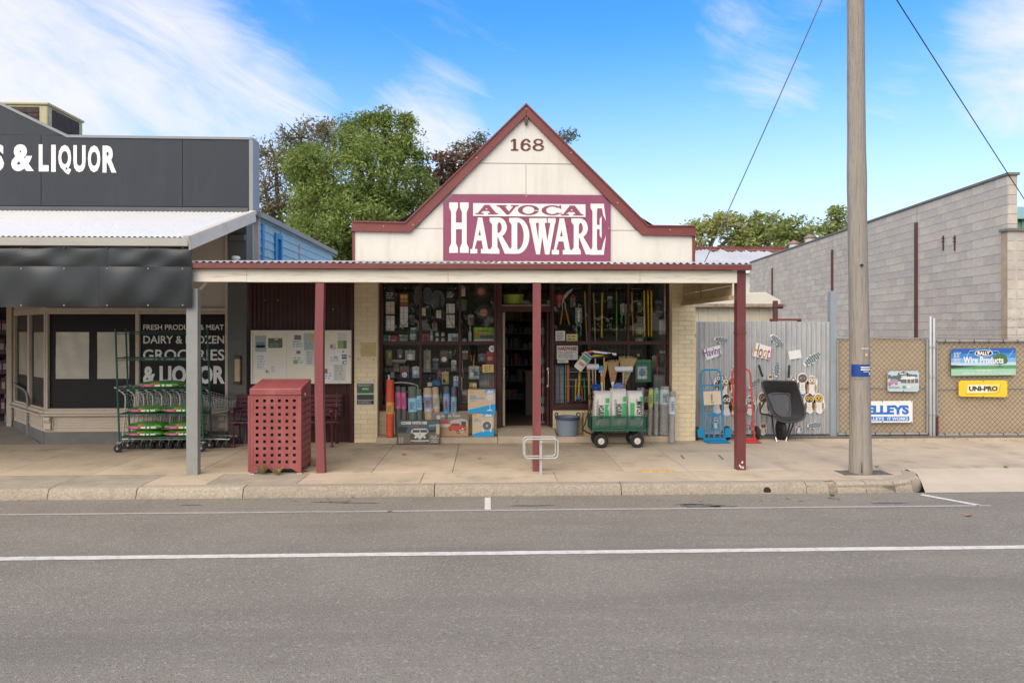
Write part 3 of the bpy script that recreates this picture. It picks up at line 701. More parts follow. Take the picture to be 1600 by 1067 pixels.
win_r = shop_window(862, 1051, 866, 1043, (921.5, 982.5), 0, 0)
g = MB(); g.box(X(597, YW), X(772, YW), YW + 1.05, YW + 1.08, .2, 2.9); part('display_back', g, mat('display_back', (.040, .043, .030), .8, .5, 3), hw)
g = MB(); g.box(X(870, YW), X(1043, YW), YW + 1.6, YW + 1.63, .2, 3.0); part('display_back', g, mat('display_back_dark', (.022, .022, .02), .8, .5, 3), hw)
# ---- doorway
jy0, jy1 = YW + .02, YW + .16; zd = Z(820, 487, YW)
g = MB(); g.box(X(776.5, YW), X(784, YW), jy0, jy1, .215, 3.0); part('door_jamb', g, DARKMAROON, hw, bevel=.005)
g = MB(); g.box(X(860, YW), X(862, YW) - .002, jy0, jy1, .215, 3.0); part('door_jamb', g, DARKMAROON, hw, bevel=.005)
g = MB(); g.box(X(784, YW), X(860, YW), jy0, jy1, zd, zd + .10); fr = part('fanlight', g, DARKMAROON, hw, bevel=.005)
g = MB(); g.box(X(784, YW), X(860, YW), jy0 + .02, jy1 - .02, zd + .10, zd + .125); part('sash_bead', g, mat('pale_bead', (.30, .25, .19), .6), fr)
g = MB(); g.add([(X(784, YW), YW + .08, zd + .125), (X(860, YW), YW + .08, zd + .125), (X(860, YW), YW + .08, 3.0), (X(784, YW), YW + .08, 3.0)], [(0, 1, 2, 3)]); part('pane', g, GLASS, fr)
# two door leaves folded back into the shop
def door_leaf(px, col, side, dx):
 xx = X(px, YW); g = MB()
 g.box(xx, xx + .045, YW + .17, YW + 1.0, .235, zd - .01); d_ = part('door', g, col, hw, bevel=.004)
 h = MB(); hx = xx + (.0225); zc = Z(px, 591, YW)
 for s_ in (0,):
  pth = smoothpath([(hx, YW + .17, zc + .155), (hx, YW + .10, zc + .15), (hx, YW + .075, zc + .11), (hx, YW + .075, zc - .11), (hx, YW + .10, zc - .15), (hx, YW + .17, zc - .155)], 5)
  h.tube(pth, .0115, 8)
  for q in (.155, -.155): h.lathe([(.0, -.005), (.024, 0), (.024, .012), (0, .014)], (hx, YW + .152, zc + q), 12, 'y')
 part('handle', h, STEEL, d_, smooth=60); return d_
door_leaf(785.5, mat('cream_door_edge', (.55, .46, .34), .5, .1), 1, 0); door_leaf(855.5, DARKMAROON, -1, 0)
# ---- verandah
zg = Z(700, 421, YP); zg1 = Z(700, 412.5, YP); xva, xvb = X(299, YP), X(1171, YP)
zrw = 3.20
g = MB(); g.corr_roof(xva + .02, xvb - .03, YP - .10, zg1 + .012, YS - .09, zrw, pitch=.093, amp=.013, n=8); part('verandah_roof', g, ROOFZ, hw, smooth=60)
g = MB(); g.prism_x([(YP - .09, zg), (YP + .02, zg), (YP + .02, zg + .012), (YP - .078, zg + .012), (YP - .078, zg1 - .004), (YP - .09, zg1 - .004)], xva, xvb)
g.box(xva, xva + .006, YP - .078, YP + .02, zg, zg1 - .006); g.box(xvb - .006, xvb, YP - .078, YP + .02, zg, zg1 - .006)
gut = part('verandah_gutter', g, TRIM, hw, bevel=.003)
zb = Z(700, 441.5, YP)
for a, b in ((300, 385), (385.3, 700), (700.3, 1000), (1000.3, 1152)):
 g = MB(); g.box(X(a, YP), X(b, YP), YP, YP + .075, zb + random.uniform(-.004, .004), zg - .004); part('verandah_beam', g, CREAM_BEAM, hw, bevel=.005)
def post(px, w, label=None, m=POSTM, top=None, bend=0.0):
 c = X(px, YP); g = MB(); zt = top or zb - .008; hw_ = w / 2
 n = 8
 for i in range(n):
  za, zc = zt * i / n, zt * (i + 1) / n
  ba = bend * math.sin(math.pi * i / n) + bend * .5 * i / n; bb = bend * math.sin(math.pi * (i + 1) / n) + bend * .5 * (i + 1) / n
  v = []
  for z, b_ in ((za, ba), (zc, bb)): v += [(c - hw_ + b_, YP + .005 - .0, z), (c + hw_ + b_, YP + .005, z), (c + hw_ + b_, YP + .005 + w, z), (c - hw_ + b_, YP + .005 + w, z)]
  fs = [(0, 1, 5, 4), (1, 2, 6, 5), (2, 3, 7, 6), (3, 0, 4, 7)]
  if i == 0: fs.append((3, 2, 1, 0))
  if i == n - 1: fs.append((4, 5, 6, 7))
  g.add(v, fs)
 # weld rows
 return part('verandah_post', g, m, hw, label=label)
post(500.5, .115, bend=-.02); post(839, .112, bend=.0)
po = post(1159, .125, label='corner verandah post with chipped paint at its foot', m=MAROON, top=zg - .002)
g = MB()
for dz, dx in ((.04, .02), (.07, -.03), (.11, .01), (.05, -.01)):
 c = X(1159, YP); poly(g, [(c + dx + .016 * math.cos(k * .9) * random.uniform(.5, 1.2), dz + .02 * math.sin(k * .9) * random.uniform(.5, 1.2)) for k in range(7)], YP + .0045 - .001)
part('paint_chips', g, mat('chipped_primer', (.62, .58, .54), .7), hw)
g = MB()
for z in (Z(1159, 520, YP), Z(1159, 641, YP)): c = X(1159, YP); g.box(c - .069, c + .069, YP - .002, YP + .14, z - .010, z + .010)
part('post_strap', g, MAROON, hw)
# rafters, boarded end
g = MB()
for i in range(9):
 q = xva + .12 + (xvb - xva - .35) * i / 8; g.beam((q, YP + .08, zg + .02), (q, YS - .12, zrw - .12), .045, .09)
part('rafters', g, CREAM_BEAM, hw)
g = MB()
for f in (.33, .66): yy = YP + f * (YS - YP); zz = zg1 + f * (zrw - zg1); g.box(xva + .05, xvb - .12, yy, yy + .045, zz - .075, zz - .02)
part('purlins', g, CREAM_BEAM, hw)
xe = X(1150, YP) - .0
BO = mat('end_boards', (.46, .36, .21), .6, .12, 4, dirt=(.30, .21, .12), dscale=3, damt=.5)
zbot = 2.49
nb = 4
endp = MB(); endp.box(xe - .05, xe + .02, YP + .14, YS, zbot - .06, zbot - .001); ep = part('end_frame', endp, BO, hw)
for i in range(nb):
 z0 = zbot + i * .145
 # board clipped under the sloping roof line
 def zroof(y): return zg1 - .03 + (y - YP) / (YS - YP) * (zrw - zg1)
 ya = YP + .14
 if zroof(ya) < z0 + .14: ya = min(YS - .2, YP + (z0 + .14 - (zg1 - .03)) / (zrw - zg1) * (YS - YP))
 g = MB(); g.box(xe - .02, xe, max(ya, YP + .14), YS - .002, z0 + .003, z0 + .142); part('board', g, BO, ep)
g = MB(); ym = YP + 1.5; g.box(xe - .045, xe - .0205, ym, ym + .05, zbot, zroof(ym) - .04); part('stud', g, BO, ep)
# diagonal strut at the left end
g = MB(); g.beam(W(303, 463, 9.75), W(322, 441, 9.75), .035, .03); part('strut', g, CREAM_BEAM, hw)
# white vent cap on the verandah roof
g = MB(); c = W(368.5, 410, 11.2); g.lathe([(0, 0), (.05, 0), (.048, .05), (.066, .052), (.066, .085), (.05, .1), (0, .1)], c, 16); solo('vent_cap', g, flat('white_plastic', (.72, .72, .70)), 'small white round vent cap on the verandah roof by the grey pillar', 'vent', c, smooth=40)
# ---- maroon corrugated link wall
x0, x1 = X(388.5, YS), X(553, YS) - .004
cw = thing('corrugated_wall', 'dark maroon corrugated iron wall behind the bench and noticeboard', 'wall', ((x0 + x1) / 2, YS, 0))
nsh = 3
for i in range(nsh):
 a, b = x0 + (x1 - x0) * i / nsh, x0 + (x1 - x0) * (i + 1) / nsh
 g = MB(); g.corr_wall(a, b, YS + .03 + .003 * i, 0.0, 3.12, pitch=.076, amp=.011, n=8); part('sheet', g, MAROON_CORR, cw, smooth=70)
g = MB(); g.box(x0, x1, YS + .06, YS + .12, .0, 3.1); part('frame', g, DARKMAROON, cw)
g = MB()
for px, py in ((413, 469), (434, 469), (520, 483), (475, 560)): c = W(px, py, YS); g.disc((c.x, c.z), .01, YS + .01, YS + .02, 8)
part('screw_heads', g, mat('pale_screws', (.4, .3, .3), .4), cw)
g = MB(); g.box(X(547, YS), X(553, YS) - .006, YS - .02, YS + .016, .0, 3.1); part('corner_flashing', g, DARKMAROON, cw)
# ================================================================== the grocery on the left
gs = thing('grocery_store', 'charcoal clad grocery shop with white awning roof and blacked-out window', 'shop', (X(150, YS), YS, 0))
gx0, gx1 = -16.0, X(388, YS) - .012
Xc, Xd = X(70, YS), X(21, 13.8)
zs1 = Z(200, 641, YS); zhd = Z(200, 489, YS)
# body behind the front
g = MB(); g.box(X(74, YS), gx1 - .003, YS + .25, 19, 0, 3.9); g.box(gx0, X(74, YS) - .003, 14.6, 19, 0, 3.9)
part('body_wall', g, BEIGE_WALL, gs)
g = MB(); g.box(gx0, X(74, YS) + .3, YS + .05, 14.6, 2.75, 3.9); part('lobby_ceiling', g, BEIGE_WALL, gs)
g = MB(); g.box(gx0, X(356, YS), YS + .0, YS + .045, zhd + .10, 4.02); part('upper_wall', g, BEIGE_WALL, gs)
# plinth and panelled dado, straight then turning into the lobby
def dado(p0, p1, corbels=(), L0=0):
 p0, p1 = Vector((*p0, 0)), Vector((*p1, 0)); d = (p1 - p0); Ln = d.length; d.normalize(); nr = Vector((d.y, -d.x, 0))
 def bx(m, a, b, o0, o1, z0, z1):
  v = []
  for z in (z0, z1):
   for u, o in ((a, o1), (b, o1), (b, o0), (a, o0)): v.append(p0 + d * u + nr * o + Vector((0, 0, z)))
  m.add(v, [(3, 2, 1, 0), (4, 5, 6, 7), (0, 1, 5, 4), (1, 2, 6, 5), (2, 3, 7, 6), (3, 0, 4, 7)])
 m = MB(); bx(m, 0, Ln, -.15, .02, 0, .215); pl = part('plinth', m, PLINTH, gs)
 m = MB(); bx(m, 0, Ln, -.15, .0, .215, zs1 - .09); da = part('dado_panel', m, BEIGE, gs)
 m = MB(); bx(m, -.02, Ln + .02, -.15, .10, zs1 - .085, zs1 - .055); bx(m, 0, Ln, -.15, .055, zs1 - .105, zs1 - .0851); bx(m, 0, Ln, -.15, .03, zs1 - .0545, zs1 + .0); part('sill', m, BEIGE, gs, bevel=.006)
 m = MB(); k = max(1, round(Ln / 1.6)); w = Ln / k
 for i in range(k):
  a, b = i * w + .13, (i + 1) * w - .13
  for q, o in ((0, .018), (.045, .012)):
   a_, b_, z0, z1 = a + q, b - q, .28 + q, zs1 - .15 - q
   bx(m, a_, b_, .0005, o, z0, z0 + .022); bx(m, a_, b_, .0005, o, z1 - .022, z1); bx(m, a_, a_ + .022, .0005, o, z0 + .0225, z1 - .0225); bx(m, b_ - .022, b_, .0005, o, z0 + .0225, z1 - .0225)
 part('moulding', m, BEIGE, gs, bevel=.004)
 for u in corbels:
  m = MB(); prof = [(0.002, zs1 - .11), (.075, zs1 - .11), (.085, zs1 - .15), (.07, zs1 - .19), (.045, zs1 - .22), (.05, zs1 - .26), (.06, zs1 - .30), (.045, zs1 - .335), (.02, zs1 - .345), (.002, zs1 - .345)]
  v = []
  for a in (u - .055, u + .055):
   for o, z in prof: v.append(p0 + d * a + nr * o + Vector((0, 0, z)))
  n = len(prof); m.add(v, [list(range(n)), list(range(2 * n - 1, n - 1, -1))] + [(i, i + n, (i + 1) % n + n, (i + 1) % n) for i in range(n)])
  part('corbel', m, BEIGE, gs, bevel=.006)
Lw = X(355, YS) - Xc
dado((Xc, YS), (X(355, YS), YS), corbels=(.07, Lw - .08))
dado((Xd, 13.8), (Xc - .004, YS + .004))
# straight window: beige frame, black film panels, dull clear panels, lettering
win = MB(); xw0, xw1, xm_ = Xc + .02, X(355, YS), X(214, YS)
y0, y1 = YS - .01, YS + .12
for a, b in ((xw0, X(74.5, YS)), (X(211.5, YS), X(217, YS)), (X(353, YS), X(358, YS))): win.box(a, b, y0, y1, zs1 + .001, zhd + .10)
win.box(X(74.5, YS), X(211.5, YS), y0 + .006, y1, zs1 + .001, zs1 + .035); win.box(X(217, YS), X(353, YS), y0 + .006, y1, zs1 + .001, zs1 + .035)
win.box(X(74.5, YS), X(211.5, YS), y0 + .006, y1, zhd - .02, zhd + .03); win.box(X(217, YS), X(353, YS), y0 + .006, y1, zhd - .02, zhd + .03)
win.box(xw0, xw1, y0 - .03, y0 - .002, zhd + .03, zhd + .09)
gw = part('shop_window', win, BEIGE, gs, bevel=.005)
for a, b in ((74.5, 211.5), (217, 353)):
 m = MB(); m.box(X(a, YS), X(b, YS), YS + .05, YS + .06, zs1 + .035, zhd - .02); part('film_panel', m, FILM, gw)
CLR = mat('crinkled_clear_film', (.50, .46, .39), .18, .10, 2.5, bump=.35, bscale=3, spec=.9)
for a, b in ((85, 137), (150, 200)):
 m = MB(); m.box(X(a - .8, YS), X(b + .8, YS), YS + .044, YS + .05, Z(100, 593, YS), Z(100, 518, YS)); part('clear_panel_edge', m, BLACKP, gw)
 m = MB(); nx, nz = 14, 16; xa, xb, za, zb_ = X(a, YS), X(b, YS), Z(100, 592, YS), Z(100, 519, YS); rr = random.Random(a)
 v = [(xa + (xb - xa) * i / nx, YS + .036 + .004 * math.sin(i * .9 + j * .35 + a) + rr.uniform(-.0018, .0018), za + (zb_ - za) * j / nz) for j in range(nz + 1) for i in range(nx + 1)]
 m.add(v, [(j * (nx + 1) + i, j * (nx + 1) + i + 1, (j + 1) * (nx + 1) + i + 1, (j + 1) * (nx + 1) + i) for j in range(nz) for i in range(nx)])
 part('clear_panel', m, CLR, gw, smooth=180)
yy = YS + .048
for t_, a, b, c, d, bo in (('FRESH PRODUCE & MEAT', 221.5, 348, 515.5, 507, .018), ('DAIRY & FROZEN', 221.5, 348.5, 537, 524.5, .018), ('GROCERIES', 221, 349, 563.5, 546, .016), ('& LIQUOR', 221, 349.5, 605, 571.5, .045)):
 m = MB(); letters(m, t_, X(a, YS), X(b, YS), Z(285, c, YS), Z(285, d, YS), yy, bo); part('lettering', m, WHITELET, gw)
# angled lobby window
pa, pb = Vector((Xd, 13.8, 0)), Vector((Xc + .01, YS + .01, 0)); dd = (pb - pa); Ll = dd.length; dd.normalize(); nr = Vector((dd.y, -dd.x, 0))
def lob(m, a, b, o0, o1, z0, z1, mi=0):
 v = []
 for z in (z0, z1):
  for u, o in ((a, o1), (b, o1), (b, o0), (a, o0)): v.append(pa + dd * (u * Ll) + nr * o + Vector((0, 0, z)))
 m.add(v, [(3, 2, 1, 0), (4, 5, 6, 7), (0, 1, 5, 4), (1, 2, 6, 5), (2, 3, 7, 6), (3, 0, 4, 7)], mi)
m = MB()
for a, b in ((0, .05), (.47, .53), (.955, .995)): lob(m, a, b, -.08, .01, zs1 + .001, zhd + .1)
for a, b in ((.05, .47), (.53, .955)): lob(m, a, b, -.08, .006, zs1 + .001, zs1 + .035); lob(m, a, b, -.08, .006, zhd - .02, zhd + .1)
lw = part('lobby_window', m, BEIGE, gs, bevel=.004)
for a, b in ((.05, .47), (.53, .955)):
 m = MB(); lob(m, a, b, -.05, -.04, zs1 + .035, zhd - .02); part('film_panel', m, FILM, lw)
 m = MB(); lob(m, a + .06, b, -.04, -.034, Z(100, 592, YS), Z(100, 519, YS)); part('clear_panel', m, CLR, lw)
m = MB(); lob(m, 0, 1, -.06, .0, zhd + .101, 2.75); part('lobby_wall', m, BEIGE_WALL, gs)
# entry: jamb, dark doorway, goods inside
m = MB(); m.box(Xd - .10, Xd + .0, 13.74, 13.95, .1, 2.75); m.box(Xd - 2.0, Xd - .101, 13.76, 13.9, 2.52, 2.6); part('door_jamb', m, BEIGE, gs, bevel=.006)
m = MB(); m.box(Xd - 2.0, Xd - .101, 13.76, 13.9, 2.601, 2.75); part('lobby_wall', m, BEIGE_WALL, gs)
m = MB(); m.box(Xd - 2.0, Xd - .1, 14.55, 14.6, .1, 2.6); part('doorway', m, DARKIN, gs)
m = MB(); rr = random.Random(5)
for zc in (.3, .7, 1.1, 1.5, 1.9): m.box(Xd - 1.2, Xd - .12, 14.2, 14.5, zc, zc + .03)
sh = part('shelf', m, BLACKP, gs)
for zc in (.33, .73, 1.13, 1.53, 1.93):
 xx = Xd - 1.2
 while xx < Xd - .25:
  w = rr.uniform(.08, .16); h = rr.uniform(.16, .30); m = MB(); m.box(xx, xx + w - .01, 14.2, 14.35, zc, zc + h); m.box(xx + .012, xx + w - .022, 14.198, 14.2, zc + h * .25, zc + h * .7, 1)
  part('packet', m, [flat('goods_%d' % rr.randrange(5), [(.10, .02, .02), (.02, .05, .12), (.12, .10, .03), (.10, .10, .10), (.02, .08, .04)][rr.randrange(5)]), flat('goods_label', (.3, .3, .28))], sh); xx += w
# ramp into the lobby
m = MB(); m.add([(-16, 11.95, .004), (X(68, YS), YS - .05, .004), (Xd + .02, 13.78, .10), (Xd - .1, 14.6, .11), (-16, 14.6, .11)], [(0, 1, 2, 3, 4)])
m.add([(-16, 11.95, .004), (X(68, YS), YS - .05, .004), (X(68, YS), YS - .05, -.01), (-16, 11.95, -.01)], [(0, 3, 2, 1)]); part('entry_ramp', m, mat('ramp_concrete', (.30, .275, .235), .85, .12, 2, bump=.2, dirt=(.2, .18, .15)), gs)
# grey pillar with a wall light
m = MB(); m.box(X(357.5, YS), gx1, YS - .06, YS + .25, 0, 4.02); part('pillar', m, PILLAR, gs, bevel=.006)
m = MB(); m.box(X(353, YS), X(357.5, YS) - .002, YS - .05, YS + .1, .215, 4.02); part('pilaster_strip', m, BEIGE, gs, bevel=.004)
m = MB(); m.box(X(362, YS), gx1 - .01, YS - .13, YS - .061, Z(375, 377, YS), Z(375, 368, YS)); part('pillar_cap', m, PILLAR, gs, bevel=.01)
m = MB(); c = W(372.5, 578, YS - .06); m.box(c.x - .06, c.x + .06, YS - .075, YS - .0605, c.z - .25, c.z + .25); wl = part('wall_light', m, mat('bronze', (.08, .065, .045), .4, metal=.5), gs, bevel=.004)
m = MB(); m.prism(rrect(c.x - .045, c.x + .045, c.z - .20, c.z + .20, .01), YS - .13, YS - .076); part('diffuser', m, mat('amber_glass', (.50, .36, .20), .25, .2, 3, spec=.8), wl, bevel=.015)
m = MB()
for q in (-1, 1): m.box(c.x - .055, c.x + .055, YS - .14, YS - .0755, c.z + q * .225 - .02, c.z + q * .225 + .02)
part('end_cap', m, mat('bronze', (.08, .065, .045)), wl, bevel=.004)
# parapet sign
pp = P2([(-170, 210), (-170, 168), (-20, 151), (108, 214), (394, 217.5), (394, 332), (-170, 329)], YS)
pp = P2([(-170, 332), (-170, 90), (-45, 141), (108, 214), (394.5, 218), (394.5, 332)], YS)
m = MB(); m.prism(pp, YS - .02, YS + .28); prp = part('parapet', m, CHAR, gs)
yq = YS - .035
def cpanel(pts, nm='cladding_panel', mm=CHAR): m = MB(); m.prism(P2(pts, YS), yq, YS - .021); return part(nm, m, mm, prp, bevel=.003)
cpanel([(-160, 210), (-160, 95), (-45, 144), (100, 212.5)]); cpanel([(-160, 211.2), (65.7, 212), (65.7, 322), (-160, 320.5)])
cpanel([(66.3, 212), (102, 213.2), (108, 216.5), (286, 219), (286, 323.5), (66.3, 322)]); cpanel([(286.6, 219), (390, 220.5), (390, 324.3), (286.6, 323.5)])
m = MB(); m.prism(P2([(-170, 322), (389, 325.5), (389, 333), (-170, 330)], YS), YS - .045, YS - .0205); part('flashing', m, mat('dark_flashing', (.075, .08, .09), .3, .15, 2), gs, bevel=.004)
m = MB(); m.prism(P2([(-45, 138.5), (108, 212), (396, 216), (396, 219.5), (107, 216), (-45, 142.5)], YS), YS - .05, YS + .3); part('parapet_cap', m, GREYEDGE, gs)
m = MB(); m.prism(P2([(390.5, 220), (396.5, 220), (396.5, 334), (390.5, 334)], YS), YS - .048, YS + .3); part('edge_trim', m, GREYEDGE, gs)
m = MB(); m.box(X(396.6, YS), X(397.8, YS), YS - .02, YS + .3, Z(396, 334, YS), Z(396, 222, YS));
for ch, a, b, t_ in (('S', -13, 8.5, 0), ('&', 19.5, 55, 0), ('L', 62.5, 78, 0), ('I', 82, 89, .5), ('Q', 93, 113, .5), ('U', 116.5, 135.5, .7), ('O', 139, 158.5, .8), ('R', 162, 183.5, 1)):
 m = MB(); letters(m, ch, X(a, YS), X(b, YS), Z(90, (273 if ch == 'Q' else 269) + t_, YS), Z(90, 227 + t_, YS), yq - .003, .046); part('letter', m, WHITELET, prp)
# awning
YA = 9.5
xa1 = X(297.5, YA); zt, zb0 = Z(150, 372.5, YA), Z(150, 385.5, YA)
CH2 = CHAR_GLOSS
def wavy(x0, x1, z0, z1, y, seed, amp):
 """a thin sheet-metal panel that has buckled a little between its fixings"""
 m = MB(); nx, nz = 40, 12; rr = random.Random(seed); ph = [rr.uniform(0, 6.28) for _ in range(4)]
 v = []
 for j in range(nz + 1):
  for i in range(nx + 1):
   u, w = i / nx, j / nz; e = math.sin(math.pi * w) ** .7 * (math.sin(math.pi * u) ** .4)
   v.append((x0 + (x1 - x0) * u, y - amp * e * (.5 + .45 * math.sin(u * (x1 - x0) * 5.2 + ph[0] + w * 1.3) + .3 * math.sin(u * (x1 - x0) * 11 + ph[1] - w * 2)) - .004, z0 + (z1 - z0) * w))
 m.add(v, [(j * (nx + 1) + i, j * (nx + 1) + i + 1, (j + 1) * (nx + 1) + i + 1, (j + 1) * (nx + 1) + i) for j in range(nz) for i in range(nx)])
 return m
zmid = Z(150, 418, YA); zlo = Z(150, 480, YA)
m = MB(); m.box(-14, xa1 - .003, YA + .01, YA + .05, zlo + .005, zb0); fa = part('awning_fascia', m, BLACKP, gs)
for i, (a, b) in enumerate(((-560, -280), (-280, -60), (-60, 168), (168, 300))): part('fascia_panel', wavy(X(a, YA) + .001, X(b, YA) - .001, zmid + .002, zb0, YA, 10 + i, .015), CH2, fa, smooth=180)
for i, (a, b) in enumerate(((-560, -330), (-330, -90), (-90, 155), (155, 300))): part('fascia_panel', wavy(X(a, YA) + .001, X(b, YA) - .001, zlo, zmid + .012, YA - .005, 20 + i, .013), CH2, fa, smooth=180)
m = MB()
for px in (-20, 34, 101, 168, 232, 286):
 for py in (420, 477, 388): c = W(px, py, YA); m.disc((c.x, c.z), .011, YA - .018, YA - .0, 8)
part('screw_heads', m, GREYEDGE, fa)
m = MB(); m.prism_x([(YA - .10, zb0 + .004), (YA, zb0 + .004), (YA, zt + .012), (YA - .012, zt + .012), (YA - .012, zb0 + .02), (YA - .088, zb0 + .02), (YA - .088, zb0 + .055), (YA - .082, zb0 + .06), (YA - .088, zb0 + .066), (YA - .088, zb0 + .085), (YA - .082, zb0 + .09), (YA - .088, zb0 + .096), (YA - .088, zt), (YA - .1, zt)], -14, xa1); part('awning_gutter', m, GUTTER, gs)
m = MB(); m.box(xa1 + .0005, xa1 + .004, YA - .1, YA, zb0 + .004, zt); part('gutter_end', m, GUTTER, gs)
zrw2 = Z(200, 331.5, YS)
m = MB(); m.corr_roof(-14, xa1 - .05, YA - .04, zt + .02, YS - .047, zrw2, pitch=.076, amp=.009, n=6); part('awning_roof', m, WHITEROOF, gs, smooth=60)
m = MB(); rr = random.Random(2)
for f in (.12, .38, .64, .9):
 q = -9.0
 while q < xa1 - .1: m.lathe([(0, .016), (.009, .014), (.010, .0)], (q, YA - .04 + f * (YS - YA), zt + .02 + f * (zrw2 - zt - .02)), 6); q += .304
part('roof_screws', m, mat('pale_roof_screws', (.5, .49, .47), .5), gs)
m = MB(); m.beam((xa1 - .02, YA - .06, zt + .005), (xa1 - .05, YS - .05, zrw2 + .0), .10, .06); m.beam((xa1 + .015, YA - .09, zt - .07), (xa1 - .015, YS - .05, zrw2 - .065), .014, .19); part('awning_barge', m, mat('beige_barge', (.64, .585, .51), .5, .06, 3, dirt=(.36, .32, .27), dscale=4, damt=.5), gs)
m = MB(); m.prism_x([(YA + .06, zt - .10), (YS - .06, zrw2 - .10), (YS - .06, zrw2 - .08), (YA + .06, zt - .08)], -14, xa1 - .06); part('awning_ceiling', m, mat('awning_lining', (.30, .27, .24), .6), gs)
c = X(297, YA); m = MB(); m.box(c - .078, c + .078, YA + .052, YA + .16, 0, zlo + .26); part('awning_post', m, GREYPOST, gs, bevel=.006)
# rail by the ramp
rl = thing('handrail', 'bent grey pipe handrail beside the grocery entry ramp', 'handrail', G(38, 684))
b0, b1 = G(9, 663, .06), G(43, 684, .0)
t0, t1 = b0 + Vector((0, 0, .98)), b1 + Vector((0, 0, .80))
m = MB(); m.tube(smoothpath([b0, b0.lerp(t0, .5), b0.lerp(t0, .93), t0 + (t1 - t0) * .10 + Vector((0, 0, .02)), t0.lerp(t1, .5), t1 - (t1 - t0) * .12 + Vector((0, 0, .03)), b1.lerp(t1, .90), b1.lerp(t1, .5), b1], 6), .022, 10); part('pipe', m, GREYPOST, rl, smooth=60)
m = MB()
for q in (b0, b1): m.lathe([(.045, 0), (.045, .008), (.022, .012)], q, 12)
part('base_plate', m, GREYPOST, rl)
# weatherboard side of the building behind the parapet
bl = thing('weatherboard_building', 'pale blue weatherboard side wall with grey gutter behind the grocery', 'building', (-4.25, 15, 0))
wx = gx1 + .02; ya, yb2 = YS + .36, 18.6
ztop = 4.0
hb = .155; k = 0; z = 2.6
while z < ztop - .02:
 for (y0_, y1_) in ((ya + .10, 13.55), (14.0, yb2)) if z > 2.7 else ((ya + .10, yb2),):
  m = MB(); m.add([(wx, y0_, z), (wx, y1_, z), (wx, y1_, z + hb + .02), (wx, y0_, z + hb + .02), (wx + .030, y0_, z), (wx + .030, y1_, z), (wx + .006, y1_, z + hb + .02), (wx + .006, y0_, z + hb + .02)], [(4, 5, 6, 7), (0, 4, 7, 3), (1, 2, 6, 5), (0, 1, 5, 4), (3, 7, 6, 2)])
  part('weatherboard', m, BLUEB, bl)
 z += hb; k += 1
m = MB(); m.box(wx - .12, wx - .001, ya - .0, yb2, 0, ztop); part('wall_frame', m, BLUEB, bl)
m = MB(); m.box(wx, wx + .045, ya + .0, ya + .10, 2.6, ztop); part('corner_board', m, mat('pale_pink_timber', (.55, .45, .42), .6), bl)
m = MB(); m.box(wx, wx + .05, ya + .22, ya + .34, 2.6, ztop - .04); part('corner_board', m, BLUEB2, bl)
m = MB(); m.box(wx, wx + .06, 13.55, 13.65, 2.7, ztop - .1); m.box(wx, wx + .06, 13.9, 14.0, 2.7, ztop - .1); m.box(wx, wx + .061, 13.65, 13.9, ztop - .2, ztop - .1); wf = part('window', m, BLUEB2, bl)
m = MB(); m.box(wx + .0, wx + .02, 13.65, 13.9, 2.7, ztop - .2); part('pane', m, mat('painted_pane', (.03, .20, .42), .3), wf)
m = MB(); m.box(wx + .0, wx + .045, 15.3, 15.36, 2.7, ztop - .1); part('cover_strip', m, mat('pale_pink_timber', (.55, .45, .42)), bl)
m = MB(); m.box(wx - .0, wx + .05, ya, yb2, ztop + .001, ztop + .06); part('fascia', m, BLUEB, bl)
m = MB(); m.prism_z([(0, 0), (0, 0), (0, 0)], 0, 0) if 0 else None
m.add([(wx + .055, ya - .1, ztop + .03), (wx + .055, yb2, ztop + .03), (wx + .15, yb2, ztop + .02), (wx + .15, ya - .1, ztop + .02), (wx + .16, ya - .1, ztop + .11), (wx + .16, yb2, ztop + .11), (wx + .055, yb2, ztop + .13), (wx + .055, ya - .1, ztop + .13)], [(0, 1, 2, 3), (3, 2, 5, 4), (0, 3, 4, 7), (1, 6, 5, 2), (4, 5, 6, 7)]); part('gutter', m, GREYPOST, bl)
m = MB(); m.add([(wx + .10, ya + .0, ztop + .135), (wx + .10, yb2 + .2, ztop + .135), (wx - 4, yb2 + .2, ztop + .5), (wx - 4, ya, ztop + .5)], [(0, 1, 2, 3)]); part('roof', m, ROOFZ, bl)
# rooftop cooler
ac = thing('evaporative_cooler', 'beige rooftop cooler box with dark louvred sides above the grocery parapet', 'cooler', (X(55, 15.2), 15.2, 3.9))
ACB = mat('beige_cooler', (.47, .42, .25), .5, .05, 3, dirt=(.38, .33, .20)); y0 = 14.7
za, zb_ = 5.4, Z(50, 160, y0); x0, x1 = X(-22, y0), X(74, y0); x2 = X(103, y0 + .8)
m = MB(); m.box(x0, x1, y0, y0 + 1.25, za, zb_ - .06); part('casing', m, ACB, ac, bevel=.02)
m = MB(); m.box(x0 - .03, x1 + .03, y0 - .03, y0 + 1.28, zb_ - .058, zb_); part('lid', m, ACB, ac, bevel=.02)
LV = mat('cooler_pad', (.06, .045, .04), .8, .4, 12, bump=.6, bscale=30)
m = MB(); m.box(X(16, y0), X(61, y0), y0 - .012, y0 - .001, za + .05, zb_ - .10); lv = part('louvre_panel', m, LV, ac)
for i in range(12): z = za + .1 + i * (zb_ - za - .22) / 12; m = MB(); m.box(X(16, y0), X(61, y0), y0 - .022, y0 - .0125, z, z + .02); part('louvre', m, LV, lv)
m = MB(); m.box(x1 + .001, x1 + .012, y0 + .15, y0 + 1.1, za + .05, zb_ - .10); part('louvre_panel', m, LV, ac)
